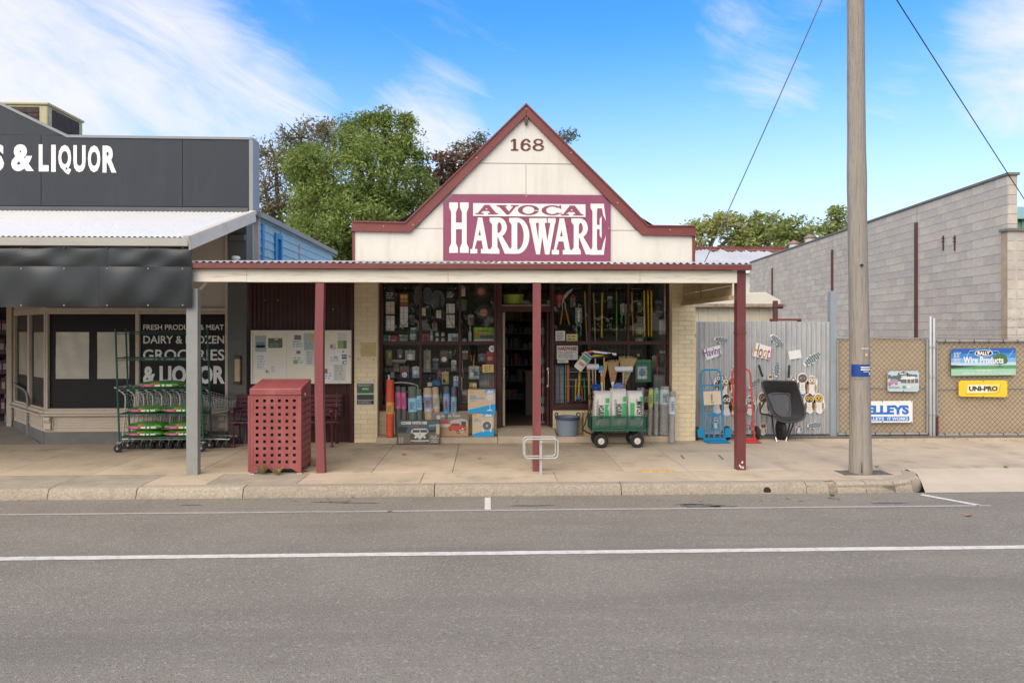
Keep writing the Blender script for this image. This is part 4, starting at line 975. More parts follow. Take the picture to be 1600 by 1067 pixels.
m = MB(); m.tube(smoothpath([(x1 + .02, y0 + .02, zb_ - .45), (x1 + .05, y0 + .02, zb_ - .4), (x1 + .05, y0 + .02, zb_ - .3), (x1 + .02, y0 + .02, zb_ - .25)], 4), .012, 6); part('handle', m, GREYPOST, ac)
m = MB(); m.box(x0 + .2, x1 - .2, y0 + .2, y0 + 1.05, 3.9, za - .001); part('stand', m, GREYPOST, ac)
# ================================================================== block wall on the right
A0 = W(1575, 515, 13.8); A1 = W(1172, 515, 32.4)
A0.z = A1.z = 0
wd = (A1 - A0); WL = wd.length; rot = math.atan2(wd.y, wd.x)
HT = Z(1575, 271, 13.8)
def block_mat():
 m = mat('concrete_block', (.53, .495, .45), .9, .12, 6, bump=.35, bscale=60, dirt=(.45, .36, .28), dscale=1.2, damt=.5, spec=.15)
 t = m.node_tree; b = t.nodes['Principled BSDF']; src = b.inputs['Base Color'].links[0].from_socket
 ge = t.nodes.new('ShaderNodeNewGeometry'); oi = t.nodes.new('ShaderNodeObjectInfo'); ad = t.nodes.new('ShaderNodeMath'); ad.operation = 'ADD'; fr = t.nodes.new('ShaderNodeMath'); fr.operation = 'FRACT'
 t.links.new(ge.outputs['Random Per Island'], ad.inputs[0]); t.links.new(oi.outputs['Random'], ad.inputs[1]); t.links.new(ad.outputs[0], fr.inputs[0])
 cr = t.nodes.new('ShaderNodeValToRGB'); e = cr.color_ramp.elements; e[0].position = 0; e[0].color = (.88, .88, .89, 1); e[1].position = 1; e[1].color = (1.05, 1.04, 1.02, 1)
 for p_, c_ in ((.3, (.93, .93, .94, 1)), (.6, (1.0, .97, .92, 1)), (.8, (1.06, 1.05, 1.04, 1))): k = e.new(p_); k.color = c_
 mx = t.nodes.new('ShaderNodeMixRGB'); mx.blend_type = 'MULTIPLY'; mx.inputs[0].default_value = 1
 t.links.new(fr.outputs[0], cr.inputs[0]); t.links.new(src, mx.inputs[1]); t.links.new(cr.outputs[0], mx.inputs[2]); t.links.new(mx.outputs[0], b.inputs['Base Color']); return m
BLK = block_mat(); MORT = mat('block_mortar', (.40, .31, .22), .9, .15, 5)
bw = thing('block_wall', 'long grey concrete block wall running back beside the yard', 'wall', A0, rz=rot)
ORG[bw.name] = Vector((0, 0, 0))       # parts below are given in the wall's own axes: x along it, -y away from the yard
BT = .19
# local +y is to the left of the walking direction (towards the yard)
m = MB(); m.box(.012, WL, -BT + .006, -.006, 0, HT - .03); core = part('mortar_core', m, MORT, bw)
bm_ = MB(); bm_.box(-.195, .195, -.02, 0.0, -.095, .095); me_b = bm_.mesh('block', BLK)
bm_ = MB(); bm_.box(-.0945, .0945, -.02, 0.0, -.095, .095); me_h = bm_.mesh('block_half', BLK)
nrow = int(HT / .2); z_off = HT - .045 - nrow * .2; near = []; far = MB()
cells = []
for r_ in range(nrow):
 zc = z_off + (r_ + .5) * .2; u = 0.0; first = True
 while u < WL - .1:
  if first and r_ % 2 == 0: w = .2
  else: w = .4
  first = False; cells.append((u + w / 2, zc, w)); u += w
cells.sort(key=lambda c: (c[1] < 1.75, c[0])); cells_near = cells[:280]
for (u, zc, w) in cells_near: piece('block', me_b if w > .3 else me_h, bw, (u, random.uniform(-.001, .0015) + .0005, zc))
for (u, zc, w) in cells[280:]:
 hw2 = w / 2 - .005; far.box(u - hw2, u + hw2, -.02, random.uniform(-.001, .0015), zc - .095, zc + .095)
part('distant_blocks', far, BLK, bw, stuff=True)
for r_ in range(nrow):      # the end of the wall seen from the street
 zc = z_off + (r_ + .5) * .2; m = MB(); m.box(0.0, .02, -BT, -.0205 if r_ % 2 else -.0205, zc - .095, zc + .095); part('end_block', m, BLK, bw)
COPE = mat('wall_coping', (.17, .165, .16), .8, .15, 3, dirt=(.10, .10, .10))
m = MB(); m.box(-.04, WL, -BT - .03, .035, HT - .04, HT + .015); part('coping', m, COPE, bw, bevel=.004)
STC = mat('brown_steel', (.105, .045, .040), .5, .12, 4)
def wall_u(px):     # distance along the wall of a picture column
 u_ = (px - 800) / F; d = Vector((u_ * _c + _s, _c - u_ * _s)); a, w2 = Vector((A0.x, A0.y)), Vector((wd.x, wd.y)).normalized()
 det = d.x * -w2.y + w2.x * d.y; t = (a.x * -w2.y + w2.x * a.y) / det; return (d * t - a).dot(w2), t
for px, top, wpx in ((1433, 348, .11), (1301.5, 390, .10), (1207.5, 419, .10)):
 u, t = wall_u(px); zt_ = CAM_H + t * (HZ - top) / F
 m = MB(); m.box(u - .055, u + .055, .006, .05, 0, zt_); m.box(u - .012, u + .012, .006, .062, 0, zt_ - .1); part('steel_column', m, STC, bw, bevel=.004)
 m = MB(); m.box(u - .006, u + .006, .002, .004, zt_, HT - .05); part('control_joint', m, COPE, bw)
for px in (1475, 1493):
 u, t = wall_u(px); zc = CAM_H + t * (HZ - 380) / F
 m = MB(); m.box(u - .012, u + .012, .005, .03, zc - .18, zc + .18); m.box(u - .03, u + .03, .005, .045, zc + .02, zc + .05); m.box(u - .03, u + .03, .005, .045, zc + .10, zc + .13); part('bracket', m, STC, bw)
# lower return wall towards the right
rw = thing('return_wall', 'low return of the block wall with dark coping at far right', 'wall', (A0.x + 1.5, A0.y, 0))
y_ = A0.y - .015; zt_ = Z(1585, 357, y_)
m = MB(); m.box(A0.x - .02, A0.x + 6, y_ + .006, y_ + .18, 0, zt_ - .06); part('mortar_core', m, MORT, rw)
rest = MB()
for r_ in range(20):
 zc = zt_ - .06 - (r_ + .5) * .2; q = A0.x - .02 - (.2 if r_ % 2 else 0)
 while q < A0.x + 5.6:
  a, b = max(q, A0.x - .02), q + .4; m = MB()
  if q > A0.x + 1.3: rest.box(a + .005, b - .005, y_, y_ + .02, zc - .095, zc + .095); q += .4; continue
  m.box(a + .005, b - .005, y_ + random.uniform(-.001, .001), y_ + .02, zc - .095, zc + .095); part('block', m, BLK, rw); q += .4
part('further_blocks', rest, BLK, rw, stuff=True)
m = MB(); m.box(A0.x - .06, A0.x + 6, y_ - .04, y_ + .20, zt_ - .059, zt_); part('coping', m, COPE, rw, bevel=.004)
# green ribbed building behind
gb = thing('green_building', 'pale green ribbed metal building behind the block wall at far right', 'building', (14, 17, 0))
GR = mat('pale_green_colorbond', (.22, .38, .30), .4, .05, 2); x0 = X(1560, 16.5)
m = MB(); q = x0
while q < x0 + 8: m.box(q, q + .02, 16.44, 16.5, 0, 4.75); q += .19
m.box(x0, x0 + 8, 16.5, 16.56, 0, 4.75); part('wall_sheet', m, GR, gb)
m = MB(); m.add([(x0, 16.35, 4.75), (x0 + 8, 16.35, 4.75), (x0 + 8, 19.6, 5.62), (x0, 19.6, 5.62), (x0, 16.35, 4.72), (x0 + 8, 16.35, 4.72), (x0 + 8, 19.6, 5.59), (x0, 19.6, 5.59)], [(0, 1, 2, 3), (0, 4, 5, 1), (7, 6, 5, 4), (0, 3, 7, 4)]); part('roof', m, GR, gb)
# ================================================================== corrugated fence with post, chain-link gates
YFN = 12.62
cf = thing('corrugated_fence', 'galvanised corrugated iron fence covered with paper owl cut-outs', 'fence', (X(1190, YFN), YFN, 0))
x0, x1 = X(1087, YFN), X(1297, YFN); zf = Z(1190, 502.5, YFN); ns = 3
for i in range(ns):
 a, b = x0 + (x1 - x0) * i / ns, x0 + (x1 - x0) * (i + 1) / ns
 m = MB(); m.corr_wall(a, b + .03, YFN + .004 * (i % 2), .04, zf + random.uniform(-.006, .006), pitch=.0935, amp=.019, n=8); part('sheet', m, ZINC, cf, smooth=70)
m = MB();
for z in (.35, zf - .3): m.box(x0, x1, YFN + .022, YFN + .07, z, z + .07)
part('rail', m, GREYPOST, cf)
m = MB(); xp = X(1300.5, YFN); m.box(xp - .062, xp + .062, YFN - .06, YFN + .06, 0, Z(1300, 455, YFN)); part('fence_post', m, mat('bluegrey_steel', (.27, .32, .355), .5, .1, 3, dirt=(.30, .27, .22), dscale=2), cf, bevel=.006)
# paper cut-outs
PAPER = mat('white_paper', (.74, .73, .72), .7, .03, 5)
BROWN = mat('owl_brown_paint', (.16, .085, .05), .8, .5, 25); TAN = mat('owl_tan_paint', (.40, .27, .14), .8, .4, 25); YEL = mat('owl_yellow_paint', (.62, .42, .06), .8, .2, 20)
BLUINK = mat('feather_ink', (.10, .15, .18), .8, .5, 25); PURP = mat('purple_marker', (.16, .05, .22), .7); ORNG = mat('orange_marker', (.55, .25, .05), .7); PINKM = mat('pink_marker', (.45, .08, .22), .7)
yF = YFN - .018
def pt(px, py): q = W(px, py, YFN); return q.x, q.z
def owl(px, py, h, body, face, eyes, label, lean=0.0, wings=True):
 cx, cz = pt(px, py); s_ = h / 66 * YFN / F * 40; hh = h * YFN / F / 2; w = hh * .58
 o = thing('paper_owl', label, 'paper owl', (cx, yF, cz - hh), 'paper owls on the corrugated fence')
 def T(p): return [(cx + x + lean * (z - cz), z) for x, z in p]
 rr = random.Random(int(px * 7 + py)); m = MB()
 out = [(w * math.cos(a) * (1 + .10 * math.sin(5 * a + px)) * (1.0 if math.sin(a) > .2 else 1.05), cz + hh * math.sin(a) * (1 + .04 * math.sin(4 * a))) for a in [2 * math.pi * k / 28 for k in range(28)]]
 m.prism(T(out), yF - .003, yF); part('paper', m, PAPER, o)
 m = MB(); y2 = yF - .0042
 for sx in (-1, 1):
  if wings: poly(m, T([(sx * w * .50, cz + hh * .22), (sx * w * .86, cz - hh * .05), (sx * w * .82, cz - hh * .55), (sx * w * .58, cz - hh * .75), (sx * w * .42, cz - hh * .3)]), y2)
 poly(m, T([(x, z) for x, z in ell(0, cz + hh * .48, w * .72, hh * .40, 16)]), y2 - .0004); part('feathers', m, body, o)
 for sx in (-1, 1): m = MB(); poly(m, T(ell(sx * w * .30, cz + hh * .50, w * .30, hh * .20, 12)), y2 - .0012); part('eye_patch', m, face, o)
 m = MB()
 for i in range(6): zz = cz - hh * (.02 + .11 * i); rect(m, cx - w * .25 + rr.uniform(-.01, .01), cx + w * .2, zz - hh * .02, zz + hh * .02, y2, 0) if i % 2 else None
 part('breast_marks', m, face, o)
 m = MB()
 for sx in (-1, 1): poly(m, T(ell(sx * w * .28, cz + hh * .50, w * .13, hh * .09, 10)), y2 - .0020)
 poly(m, T([(-w * .10, cz + hh * .40), (w * .10, cz + hh * .40), (0, cz + hh * .22)]), y2 - .0018); part('eyes', m, eyes, o)
owls = [(1124, 598, 30, BROWN, PAPER, BLACKP, 'owl of scribbled grey feathers behind the top of the blue trolley'),
  (1131, 605, 36, TAN, PAPER, BLACKP, 'tan owl cut-out at the right rail of the blue hand truck'),
  (1145, 602, 27, BROWN, TAN, BLACKP, 'small brown owl cut-out between the two hand trucks, upper row'),
  (1119, 628, 36, BROWN, PAPER, YEL, 'brown and white owl cut-out behind the blue hand truck, middle'),
  (1135, 633, 34, BROWN, PAPER, BLACKP, 'brown owl cut-out with spread wings right of the blue hand truck'),
  (1148, 634, 32, TAN, BROWN, BLACKP, 'half hidden owl cut-out beside the corner verandah post'),
  (1172, 633, 32, BLUINK, PAPER, BLACKP, 'dark grey owl cut-out behind the red hand truck'),
  (1193, 630, 36, BROWN, TAN, BLACKP, 'brown owl cut-out behind the left handle bracket of the wheelbarrow'),
  (1203, 592, 14, TAN, BROWN, BLACKP, 'owl head peeping over the left rim of the wheelbarrow'),
  (1239, 592, 14, BROWN, PAPER, BLACKP, 'owl head peeping over the right rim of the wheelbarrow'),
  (1253, 599, 34, BROWN, BLUINK, TAN, 'tall dark faced owl cut-out above the wheelbarrow rim'),
  (1268, 602, 32, TAN, PAPER, BROWN, 'pale slim owl cut-out, upper right of the owl flock'),
  (1264, 630, 32, BROWN, YEL, BLACKP, 'yellow eyed brown owl cut-out beside the wheelbarrow'),
  (1279, 630, 33, TAN, YEL, BLACKP, 'yellow faced tan owl cut-out, rightmost of the flock'),
  (1192, 670, 20, TAN, BROWN, BLACKP, 'small owl cut-out low on the fence left of the wheelbarrow wheel'),
  (1248, 668, 18, BROWN, PAPER, PURP, 'small purple tinged owl cut-out low on the fence right of the wheelbarrow'),
  (1118, 661, 18, BLUINK, PAPER, BLACKP, 'small grey owl cut-out low behind the blue hand truck')]
for px, py, h, a, b, c, l in owls: owl(px, py, h, a, b, c, l, lean=random.uniform(-.12, .12))
def feather(px, py, L_, ang, label, n=9):
 cx, cz = pt(px, py); Lm = L_ * YFN / F / 2
 o = thing('paper_feather', label, 'paper feather', (cx, yF, cz), 'paper feathers on the corrugated fence')
 ca, sa = math.cos(ang), math.sin(ang)
 def T(p): return [(cx + x * ca - z * sa, cz + x * sa + z * ca) for x, z in p]
 m = MB(); up, dn = [], []
 for i in range(n + 1):
  x = -Lm + 2 * Lm * i / n; w = Lm * .42 * math.sin(math.pi * (.08 + .9 * i / n)) ** .7
  up.append((x, w * (1.15 if i % 2 else .8))); dn.append((x, -w * (.8 if i % 2 else 1.15)))
 m.prism(T(up + dn[::-1]), yF - .003, yF); part('paper', m, PAPER, o)
 m = MB()
 for i in range(1, n):
  x = -Lm + 2 * Lm * i / n; w = Lm * .40 * math.sin(math.pi * (.08 + .9 * i / n)) ** .7
  for sg in (1, -1): poly(m, T([(x, 0), (x + Lm * .19, sg * w * .06), (x + Lm * .14, sg * w * .88), (x - Lm * .03, sg * w * .86)]), yF - .0045)
 part('ink', m, BLUINK, o)
feather(1126, 531, 22, -.15, 'inked paper feather above the sign reading Having'); feather(1213, 532, 26, -.75, 'inked paper feather above the sign reading Hoot')
feather(1150, 573, 20, .8, 'inked paper feather half hidden by the corner verandah post'); feather(1213, 577, 24, 1.5, 'inked paper feather standing upright between the wheelbarrow handles')
feather(1268, 561, 32, .62, 'large inked paper feather at the upper right of the fence'); feather(1272, 664, 24, .12, 'inked paper feather at the lower right of the fence'); feather(1178, 599, 22, .7, 'inked paper feather behind the top of the red hand truck')
feather(1174, 664, 22, 1.2, 'inked paper feather low behind the red hand truck')
def paper_sign(pts, txt, bx, inks, label, rot_):
 c = pt(sum(p[0] for p in pts) / 4, sum(p[1] for p in pts) / 4)
 o = thing('paper_sign', label, 'paper sign', (c[0], yF, c[1]), 'paper word signs on the fence')
 m = MB(); m.prism([pt(*p) for p in pts], yF - .003, yF); part('paper', m, PAPER, o)
 if txt:
  x0_, z0_ = pt(bx[0], bx[3]); x1_, z1_ = pt(bx[2], bx[1]); n = len(inks)
  m = MB(); letters(m, txt, x0_, x1_, z0_, z1_, yF - .0045, .012, rot=rot_)
  for i, vv in enumerate(m.f): m.m[i] = min(n - 1, int((sum(m.v[k][0] for k in vv) / len(vv) - x0_) / (x1_ - x0_ + .001) * n))
  part('lettering', m, inks, o)
paper_sign([(1098, 546), (1124, 539), (1128, 554), (1104, 563)], 'Having', (1099, 543, 1126, 559), [PURP], 'white paper sign reading Having in purple letters', .22)
paper_sign([(1180, 535), (1207, 543), (1202, 562), (1174, 556)], 'Hoot!', (1177, 539, 1205, 559), [ORNG, BROWN, ORNG, PINKM], 'white paper sign reading Hoot! in orange and brown letters', -.22)
paper_sign([(1147, 543), (1158, 543), (1158, 556), (1147, 556)], 'a', (1150, 546, 1157, 554), [BROWN], 'small white paper sign half hidden by the corner verandah post', 0)
paper_sign([(1231, 549), (1250, 546), (1252, 559), (1233, 562)], None, None, None, 'blank white paper rectangle beside the large feather', 0)
# chain-link gates with hessian backing
WIRE = mat('chain_wire', (.16, .14, .12), .5, .1, 5, metal=.4); HESS = mat('hessian_backing', (.50, .395, .275), .9, .06, 2.5, dirt=(.37, .27, .165), dscale=1.3, damt=.5, bump=.2, bscale=90)
YG = 12.55
def gate(a, b, top, bot, label, seam, topbar):
 x0, x1 = X(a, YG), X(b, YG); z0, z1 = Z((a + b) / 2, bot, YG), Z((a + b) / 2, top, YG)
 o = thing('mesh_gate', label, 'gate', ((x0 + x1) / 2, YG, 0), 'chain-link yard gates')
 m = MB(); r = .022
 m.tube([(x0, YG, z0), (x1, YG, z0)], r, 8); m.tube([(x0, YG, z0 + r), (x0, YG, z1 - r)], r, 8); m.tube([(x1, YG, z0 + r), (x1, YG, z1 - r)], r, 8)
 if topbar: m.tube([(x0, YG, z1), (x1, YG, z1)], r, 8)
 else: m.tube(smoothpath([(x0 + (x1 - x0) * k / 8, YG, z1 + random.uniform(-.015, .015)) for k in range(9)], 3), .012, 6)
 zs_ = Z((a + b) / 2, seam, YG); m.tube(smoothpath([(x0 + (x1 - x0) * k / 10, YG + .012, zs_ + random.uniform(-.006, .006)) for k in range(11)], 2), .009, 5)
 part('frame', m, GREYPOST, o, smooth=60)
 for q0, q1 in ((z0 + .01, zs_ - .004), (zs_ + .004, z1 - .005)):
  m = MB(); nx, nz = 24, 8
  v = [(x0 + (x1 - x0) * i / nx, YG + .035 + random.uniform(0, .012), q0 + (q1 - q0) * j / nz) for j in range(nz + 1) for i in range(nx + 1)]
  m.add(v, [(j * (nx + 1) + i, j * (nx + 1) + i + 1, (j + 1) * (nx + 1) + i + 1, (j + 1) * (nx + 1) + i) for j in range(nz) for i in range(nx)]); part('backing_cloth', m, HESS, o, smooth=180)
 m = MB(); p = .098; w = .0050; n = int((x1 - x0 + z1 - z0) / p) + 1; H = z1 - z0
 for k in range(-int(H / p) - 1, n + 1):
  for sg in (1, -1):
   xs_ = x0 + k * p; a_, b_ = (xs_, z0), (xs_ + H, z1)
   t0, t1 = max(0, (x0 - a_[0]) / H), min(1, (x1 - a_[0]) / H)
   if t1 <= t0: continue
   def q(t): zz = z0 + H * t; return (xs_ + H * t, YG + (.006 if sg > 0 else .011), zz if sg > 0 else z1 + z0 - zz)
   m.beam(q(t0), q(t1), w, w, up=(0, 1, 0))
 part('chain_mesh', m, WIRE, o, stuff=True)
 m = MB(); k = 0
 for i in range(int((x1 - x0) / .28)):
  q = x0 + .15 + i * .28; m.box(q - .004, q + .004, YG - .026, YG + .026, z0 - .026, z0 + .03);
  if topbar: m.box(q - .004, q + .004, YG - .026, YG + .026, z1 - .03, z1 + .026)
 part('tie_wires', m, BLACKP, o)
 return o
gate(1309, 1449, 529, 678, 'chain-link gate with sagging tan cloth behind the power pole', 606, False)
gate(1464, 1700, 533, 679, 'chain-link gate with tan cloth holding the blue and yellow signs', 607, True)
for px, top, lab in ((1452.5, 494, 'galvanised pipe gate post nearer the power pole'), (1457.8, 497, 'galvanised pipe gate post beside the yellow sign gate')):
 c = W(px, 683, YG); m = MB(); zt_ = Z(px, top, YG); m.lathe([(0, zt_ + .01), (.02, zt_), (.028, zt_ - .01), (.028, 0)], (c.x, YG - .03, 0), 12)
 for z in (.4, 1.1, 1.65): m.lathe([(.029, z), (.034, z + .004), (.034, z + .04), (.029, z + .044)], (c.x, YG - .03, 0), 12)
 solo('gate_post', m, mat('galvanised_pipe', (.40, .41, .42), .45, .1, 4, metal=.4), lab, 'gate post', (c.x, YG - .03, 0), 'pipe gate posts', smooth=50)
c = W(1462, 660, YG); m = MB(); m.box(c.x - .025, c.x + .025, YG - .05, YG - .023, .05, .36); m.tube([(c.x, YG - .06, .0), (c.x, YG - .06, .4)], .01, 6)
solo('drop_bolt', m, STC, 'rusty brown drop bolt at the foot of the gate posts', 'bolt', (c.x, YG - .04, 0))
# barbed strands above the gates
m = MB()
for z in (Z(1500, 500, YG), Z(1500, 512, YG), Z(1500, 524, YG)):
 m.tube([(X(1457, YG), YG, z), (X(1700, YG), YG, z + .02)], .0028, 4)
 q = X(1457, YG)
 while q < X(1690, YG): m.beam((q, YG - .012, z - .014), (q + .01, YG + .012, z + .014), .003, .003); m.beam((q, YG + .012, z - .014), (q + .01, YG - .012, z + .014), .003, .003); q += .13
solo('barbed_wire', m, WIRE, 'barbed wire strands strung above the right hand chain-link gate', 'barbed wire', (X(1560, YG), YG, 1.9))
# ================================================================== shed, far roof, far bits
sh = thing('cream_shed', 'small cream ribbed metal shed with low gable behind the corrugated fence', 'shed', (X(1150, 17), 17, 0))
CSH = mat('cream_sheet', (.66, .60, .47), .5, .05, 2, dirt=(.5, .42, .30), dscale=2, damt=.4)
x0, x1 = X(1060, 17), X(1209, 17); z0 = Z(1150, 478, 17);
m = MB(); m.box(x0, x1, 17.03, 20, 0, z0); q = x0
while q < x1: m.box(q, q + .03, 17.0, 17.029, 0, z0); q += .26
part('wall', m, CSH, sh)
m = MB(); xp_ = X(1120, 17); zr_ = Z(1120, 457, 17); m.prism([(x0 - .1, z0 + .002), (x1 + .1, z0 + .002), (x1 + .12, z0 + .13), (xp_ + 1.2, zr_), (x0 - .1, zr_ - .05)], 16.85, 20.2); part('roof', m, mat('cream_roof', (.68, .65, .57), .45, .04, 2), sh, bevel=.01)
m = MB(); m.box(x0, x1 + .25, 16.83, 16.849, z0 - .03, z0 + .05); part('eave_beam', m, mat('mossy_eave', (.36, .29, .2), .8, .4, 8), sh)
m = MB(); m.lathe([(0, -.10), (.045, -.10), (.055, .0), (.055, .14), (.0, .14)], (X(1214, 16.5), 16.5, Z(1214, 479, 16.5)), 12, 'x'); c = X(1211.5, 16.5); m.box(c - .05, c + .05, 16.46, 16.54, 0, Z(1211, 470, 16.5))
solo('sensor_post', m, STC, 'brown steel post with a dark floodlight beside the cream shed', 'post', (c, 16.5, 0), smooth=40)
m = MB(); m.box(X(1204, 15), X(1251, 15), 14.95, 15.05, Z(1220, 501, 15), Z(1220, 498, 15));
for px in (1206, 1249): m.box(X(px, 15) - .03, X(px, 15) + .03, 14.955, 15.045, 0, Z(1220, 501, 15) - .001)
solo('rusty_rack', m, mat('rust', (.17, .05, .035), .8, .3, 8), 'rusty red steel rack rail showing above the corrugated fence', 'rack', (X(1225, 15), 15, 0))
fr_ = thing('rusty_roof_building', 'far building with pale iron roof and rusty ridge', 'building', (X(1150, 38), 38, 0))
y0, y1 = 37, 44; x0, x1 = X(1030, y0), X(1310, y0); za, zb_ = Z(1150, 424, y0), Z(1150, 388.5, y1)
m = MB(); m.corr_roof(x0, x1, y0, za, y1, zb_, pitch=.3, amp=.03, n=4); part('roof', m, mat('pale_iron', (.50, .50, .50), .5, .1, .5, dirt=(.42, .36, .32), dscale=.6, damt=.5), fr_, smooth=60)
m = MB(); m.box(x0, x1, y1 - .3, y1 + .3, zb_ - .02, zb_ + .09); part('ridge_cap', m, mat('rust_ridge', (.20, .07, .05), .8, .4, 2), fr_)
m = MB(); rr = random.Random(4); q = x0     # rust running down from the ridge
while q < x1:
 w = rr.uniform(.2, .8); f = rr.uniform(.04, .22); y_b = y1 - .3 - f * 7; zz = lambda y: za + (y - y0) / (y1 - y0) * (zb_ - za) + .05
 m.add([(q, y_b, zz(y_b)), (q + w * .8, y_b + rr.uniform(0, .5), zz(y_b + .2)), (q + w, y1 - .3, zz(y1 - .3)), (q, y1 - .3, zz(y1 - .3))], [(0, 1, 2, 3)]); q += w
part('rust_streaks', m, mat('rust_ridge', (.20, .07, .05)), fr_)
m = MB(); m.box(x0 + .3, x1 - .3, y0 + .4, y1 + 6, 0, za - .05); part('wall', m, CREAM, fr_)
for px, top, w, lab in ((1240.5, 375, 9, 'shorter rusty roof ventilator at the far roof end'), (1265.5, 366, 9.5, 'taller rusty roof ventilator beside the trees')):
 y_ = 41; zt_ = Z(px, top, y_); c = W(px, top, y_); s_ = y_ / F
 v_ = thing('roof_vent', lab, 'roof vent', (c.x, y_, zt_ - 1.6), 'ventilators on the far roof')
 m = MB(); m.lathe([(w * .75 * s_, -2.2), (w * .75 * s_, -7 * s_), (0, -7 * s_)], c, 14); part('neck', m, ROOFZ, v_, smooth=40)
 m = MB(); m.lathe([(0, 0), (w * .25 * s_, -1 * s_), (w * s_, -5 * s_), (w * s_, -6.5 * s_), (0, -6.5 * s_)], c, 14); part('hood', m, mat('rusty_hood', (.28, .17, .13), .7, .3, 3), v_, smooth=40)
# ================================================================== power pole and wires
pl = thing('power_pole', 'weathered grey timber power pole standing in a gravel square at the kerb', 'power pole', (PXP, 9.42, 0))
WOOD = mat('weathered_pole', (.32, .29, .255), .9, .26, 7, stretch=(4, 4, .22), bump=1.0, bscale=14, dirt=(.12, .105, .09), dscale=7, damt=.75, spec=.1)
m = MB(); seg = 40; rows = 70; Hp = 9.5; rr = random.Random(8); v = []
cr = [(rr.uniform(0, 6.28), rr.uniform(0, Hp), rr.uniform(.6, 2.2)) for _ in range(26)]
for j in range(rows + 1):
 z = Hp * j / rows; lean = -.0115 * z + .006 * math.sin(z * 1.1); rad = .138 - .0042 * z + (.014 * math.exp(-z * 2.2)) + .008 * math.exp(-((z - 4.1) / .35) ** 2)
 for k in range(seg):
  a = 2 * math.pi * k / seg; r_ = rad * (1 + .012 * math.sin(7 * a + z * .6) + .010 * math.sin(13 * a - z * .9) + rr.uniform(-.008, .008))
  for ca, cz, cl in cr:
   da = abs((a - ca + math.pi) % (2 * math.pi) - math.pi)
   if da < .09 and abs(z - cz) < cl: r_ -= .010 * (1 - da / .09)
  v.append((PXP + lean + r_ * math.cos(a), 9.42 + r_ * math.sin(a), z - .004))
m.add(v, [(j * seg + k, j * seg + (k + 1) % seg, (j + 1) * seg + (k + 1) % seg, (j + 1) * seg + k) for j in range(rows) for k in range(seg)] + [list(range(rows * seg, rows * seg + seg))]); part('pole', m, WOOD, pl, smooth=70)
m = MB(); c = W(1344, 412, 9.27); m.disc((c.x + .03, c.z - .02), .016, 9.262, 9.3, 10); c = W(1342, 628, 9.26); part('bolt_hole', m, BLACKP, pl)
m = MB()
xb_ = X(1347, 9.25);
m.add([(xb_ + .0, 9.268, .02), (xb_ + .018, 9.268, .02), (xb_ + .010, 9.268, .20), (xb_ + .004, 9.268, .14)], [(0, 1, 2, 3)]); part('split', m, BLACKP, pl)
# cross-arm and insulators carry the wires above the picture
m = MB(); m.box(PXP - 1.1, PXP + 1.0, 9.17, 9.28, 8.6, 8.72); ca_ = part('crossarm', m, WOOD, pl)
for q in (-.95, -.35, .35, .85):
 m = MB(); m.lathe([(.015, 0), (.05, .03), (.05, .08), (.03, .1), (.04, .14), (0, .15)], (PXP + q, 9.225, 8.72), 12); part('insulator', m, flat('porcelain', (.6, .58, .55)), ca_, smooth=40)
# blue notice wrapped round the pole
NB = mat('navy_notice', (.012, .055, .26), .45, .06, 4); c = W(1343, 579, 9.27); ptag = thing('pole_notice', 'dark blue notice plate wrapped on the power pole', 'sign', (c.x, 9.27, c.z))
zc0, zc1 = c.z - .082, c.z + .082; cxp = PXP - .0115 * 1.45; m = MB(); v = []; K = 14; rp = .1385
for i in range(K + 1):
 a = R(-166 + (166 - 22) * i / K)
 for r_, z in ((rp, zc0), (rp, zc1)): v.append((cxp + r_ * math.cos(a), 9.42 + r_ * math.sin(a), z))
m.add(v, [(2 * i, 2 * i + 2, 2 * i + 3, 2 * i + 1) for i in range(K)]); part('plate', m, NB, ptag, smooth=60)
def on_pole(mm, rows_, mi=0):
 for (a0, a1, z0, z1) in rows_:
  vs_ = []
  for i in range(7):
   a = R(a0 + (a1 - a0) * i / 6)
   for z in (z0, z1): vs_.append((cxp + (rp + .0015) * math.cos(a), 9.42 + (rp + .0015) * math.sin(a), z))
  mm.add(vs_, [(2 * i, 2 * i + 2, 2 * i + 3, 2 * i + 1) for i in range(6)], mi)
m = MB(); on_pole(m, [(-112, -46, c.z + .036, c.z + .052), (-112, -46, c.z + .004, c.z + .02), (-98, -62, c.z - .02, c.z - .012)]); on_pole(m, [(-62, -42, c.z - .062, c.z - .028)], 1); part('print', m, [WHITELET, flat('peach_label', (.75, .50, .38))], ptag)
m = MB(); rs = [(-152, -28, c.z - .118, c.z - .104)]; on_pole(m, rs); part('strap', m, GREYPOST, ptag)
m = MB(); on_pole(m, [(-88, -72, c.z + .20, c.z + .235)]); on_pole(m, [(-110, -60, c.z + .30, c.z + .308)], 1); part('tag', m, [flat('peach_label', (.75, .50, .38)), WHITELET], ptag)
def wire(p0, p1, sag, r, label, m_):
 pts = [p0.lerp(p1, i / 24) + Vector((0, 0, -sag * 4 * (i / 24) * (1 - i / 24))) for i in range(25)]
 m = MB(); m.tube(pts, r, 6); solo('service_wire', m, m_, label, 'wire', p0, 'overhead service wires', smooth=60)
e0 = W(1100, 412, YP + .25); e1 = Vector((PXP - .35, 9.2, 8.86))
wire(W(1100, 412, 11.0), W(1292, -10, 9.4) + (W(1292, -10, 9.4) - W(1200, 210, 10.1)) * .75, .05, .008, 'twisted grey service wire running down to the verandah roof', mat('wire_grey', (.16, .16, .165), .5))
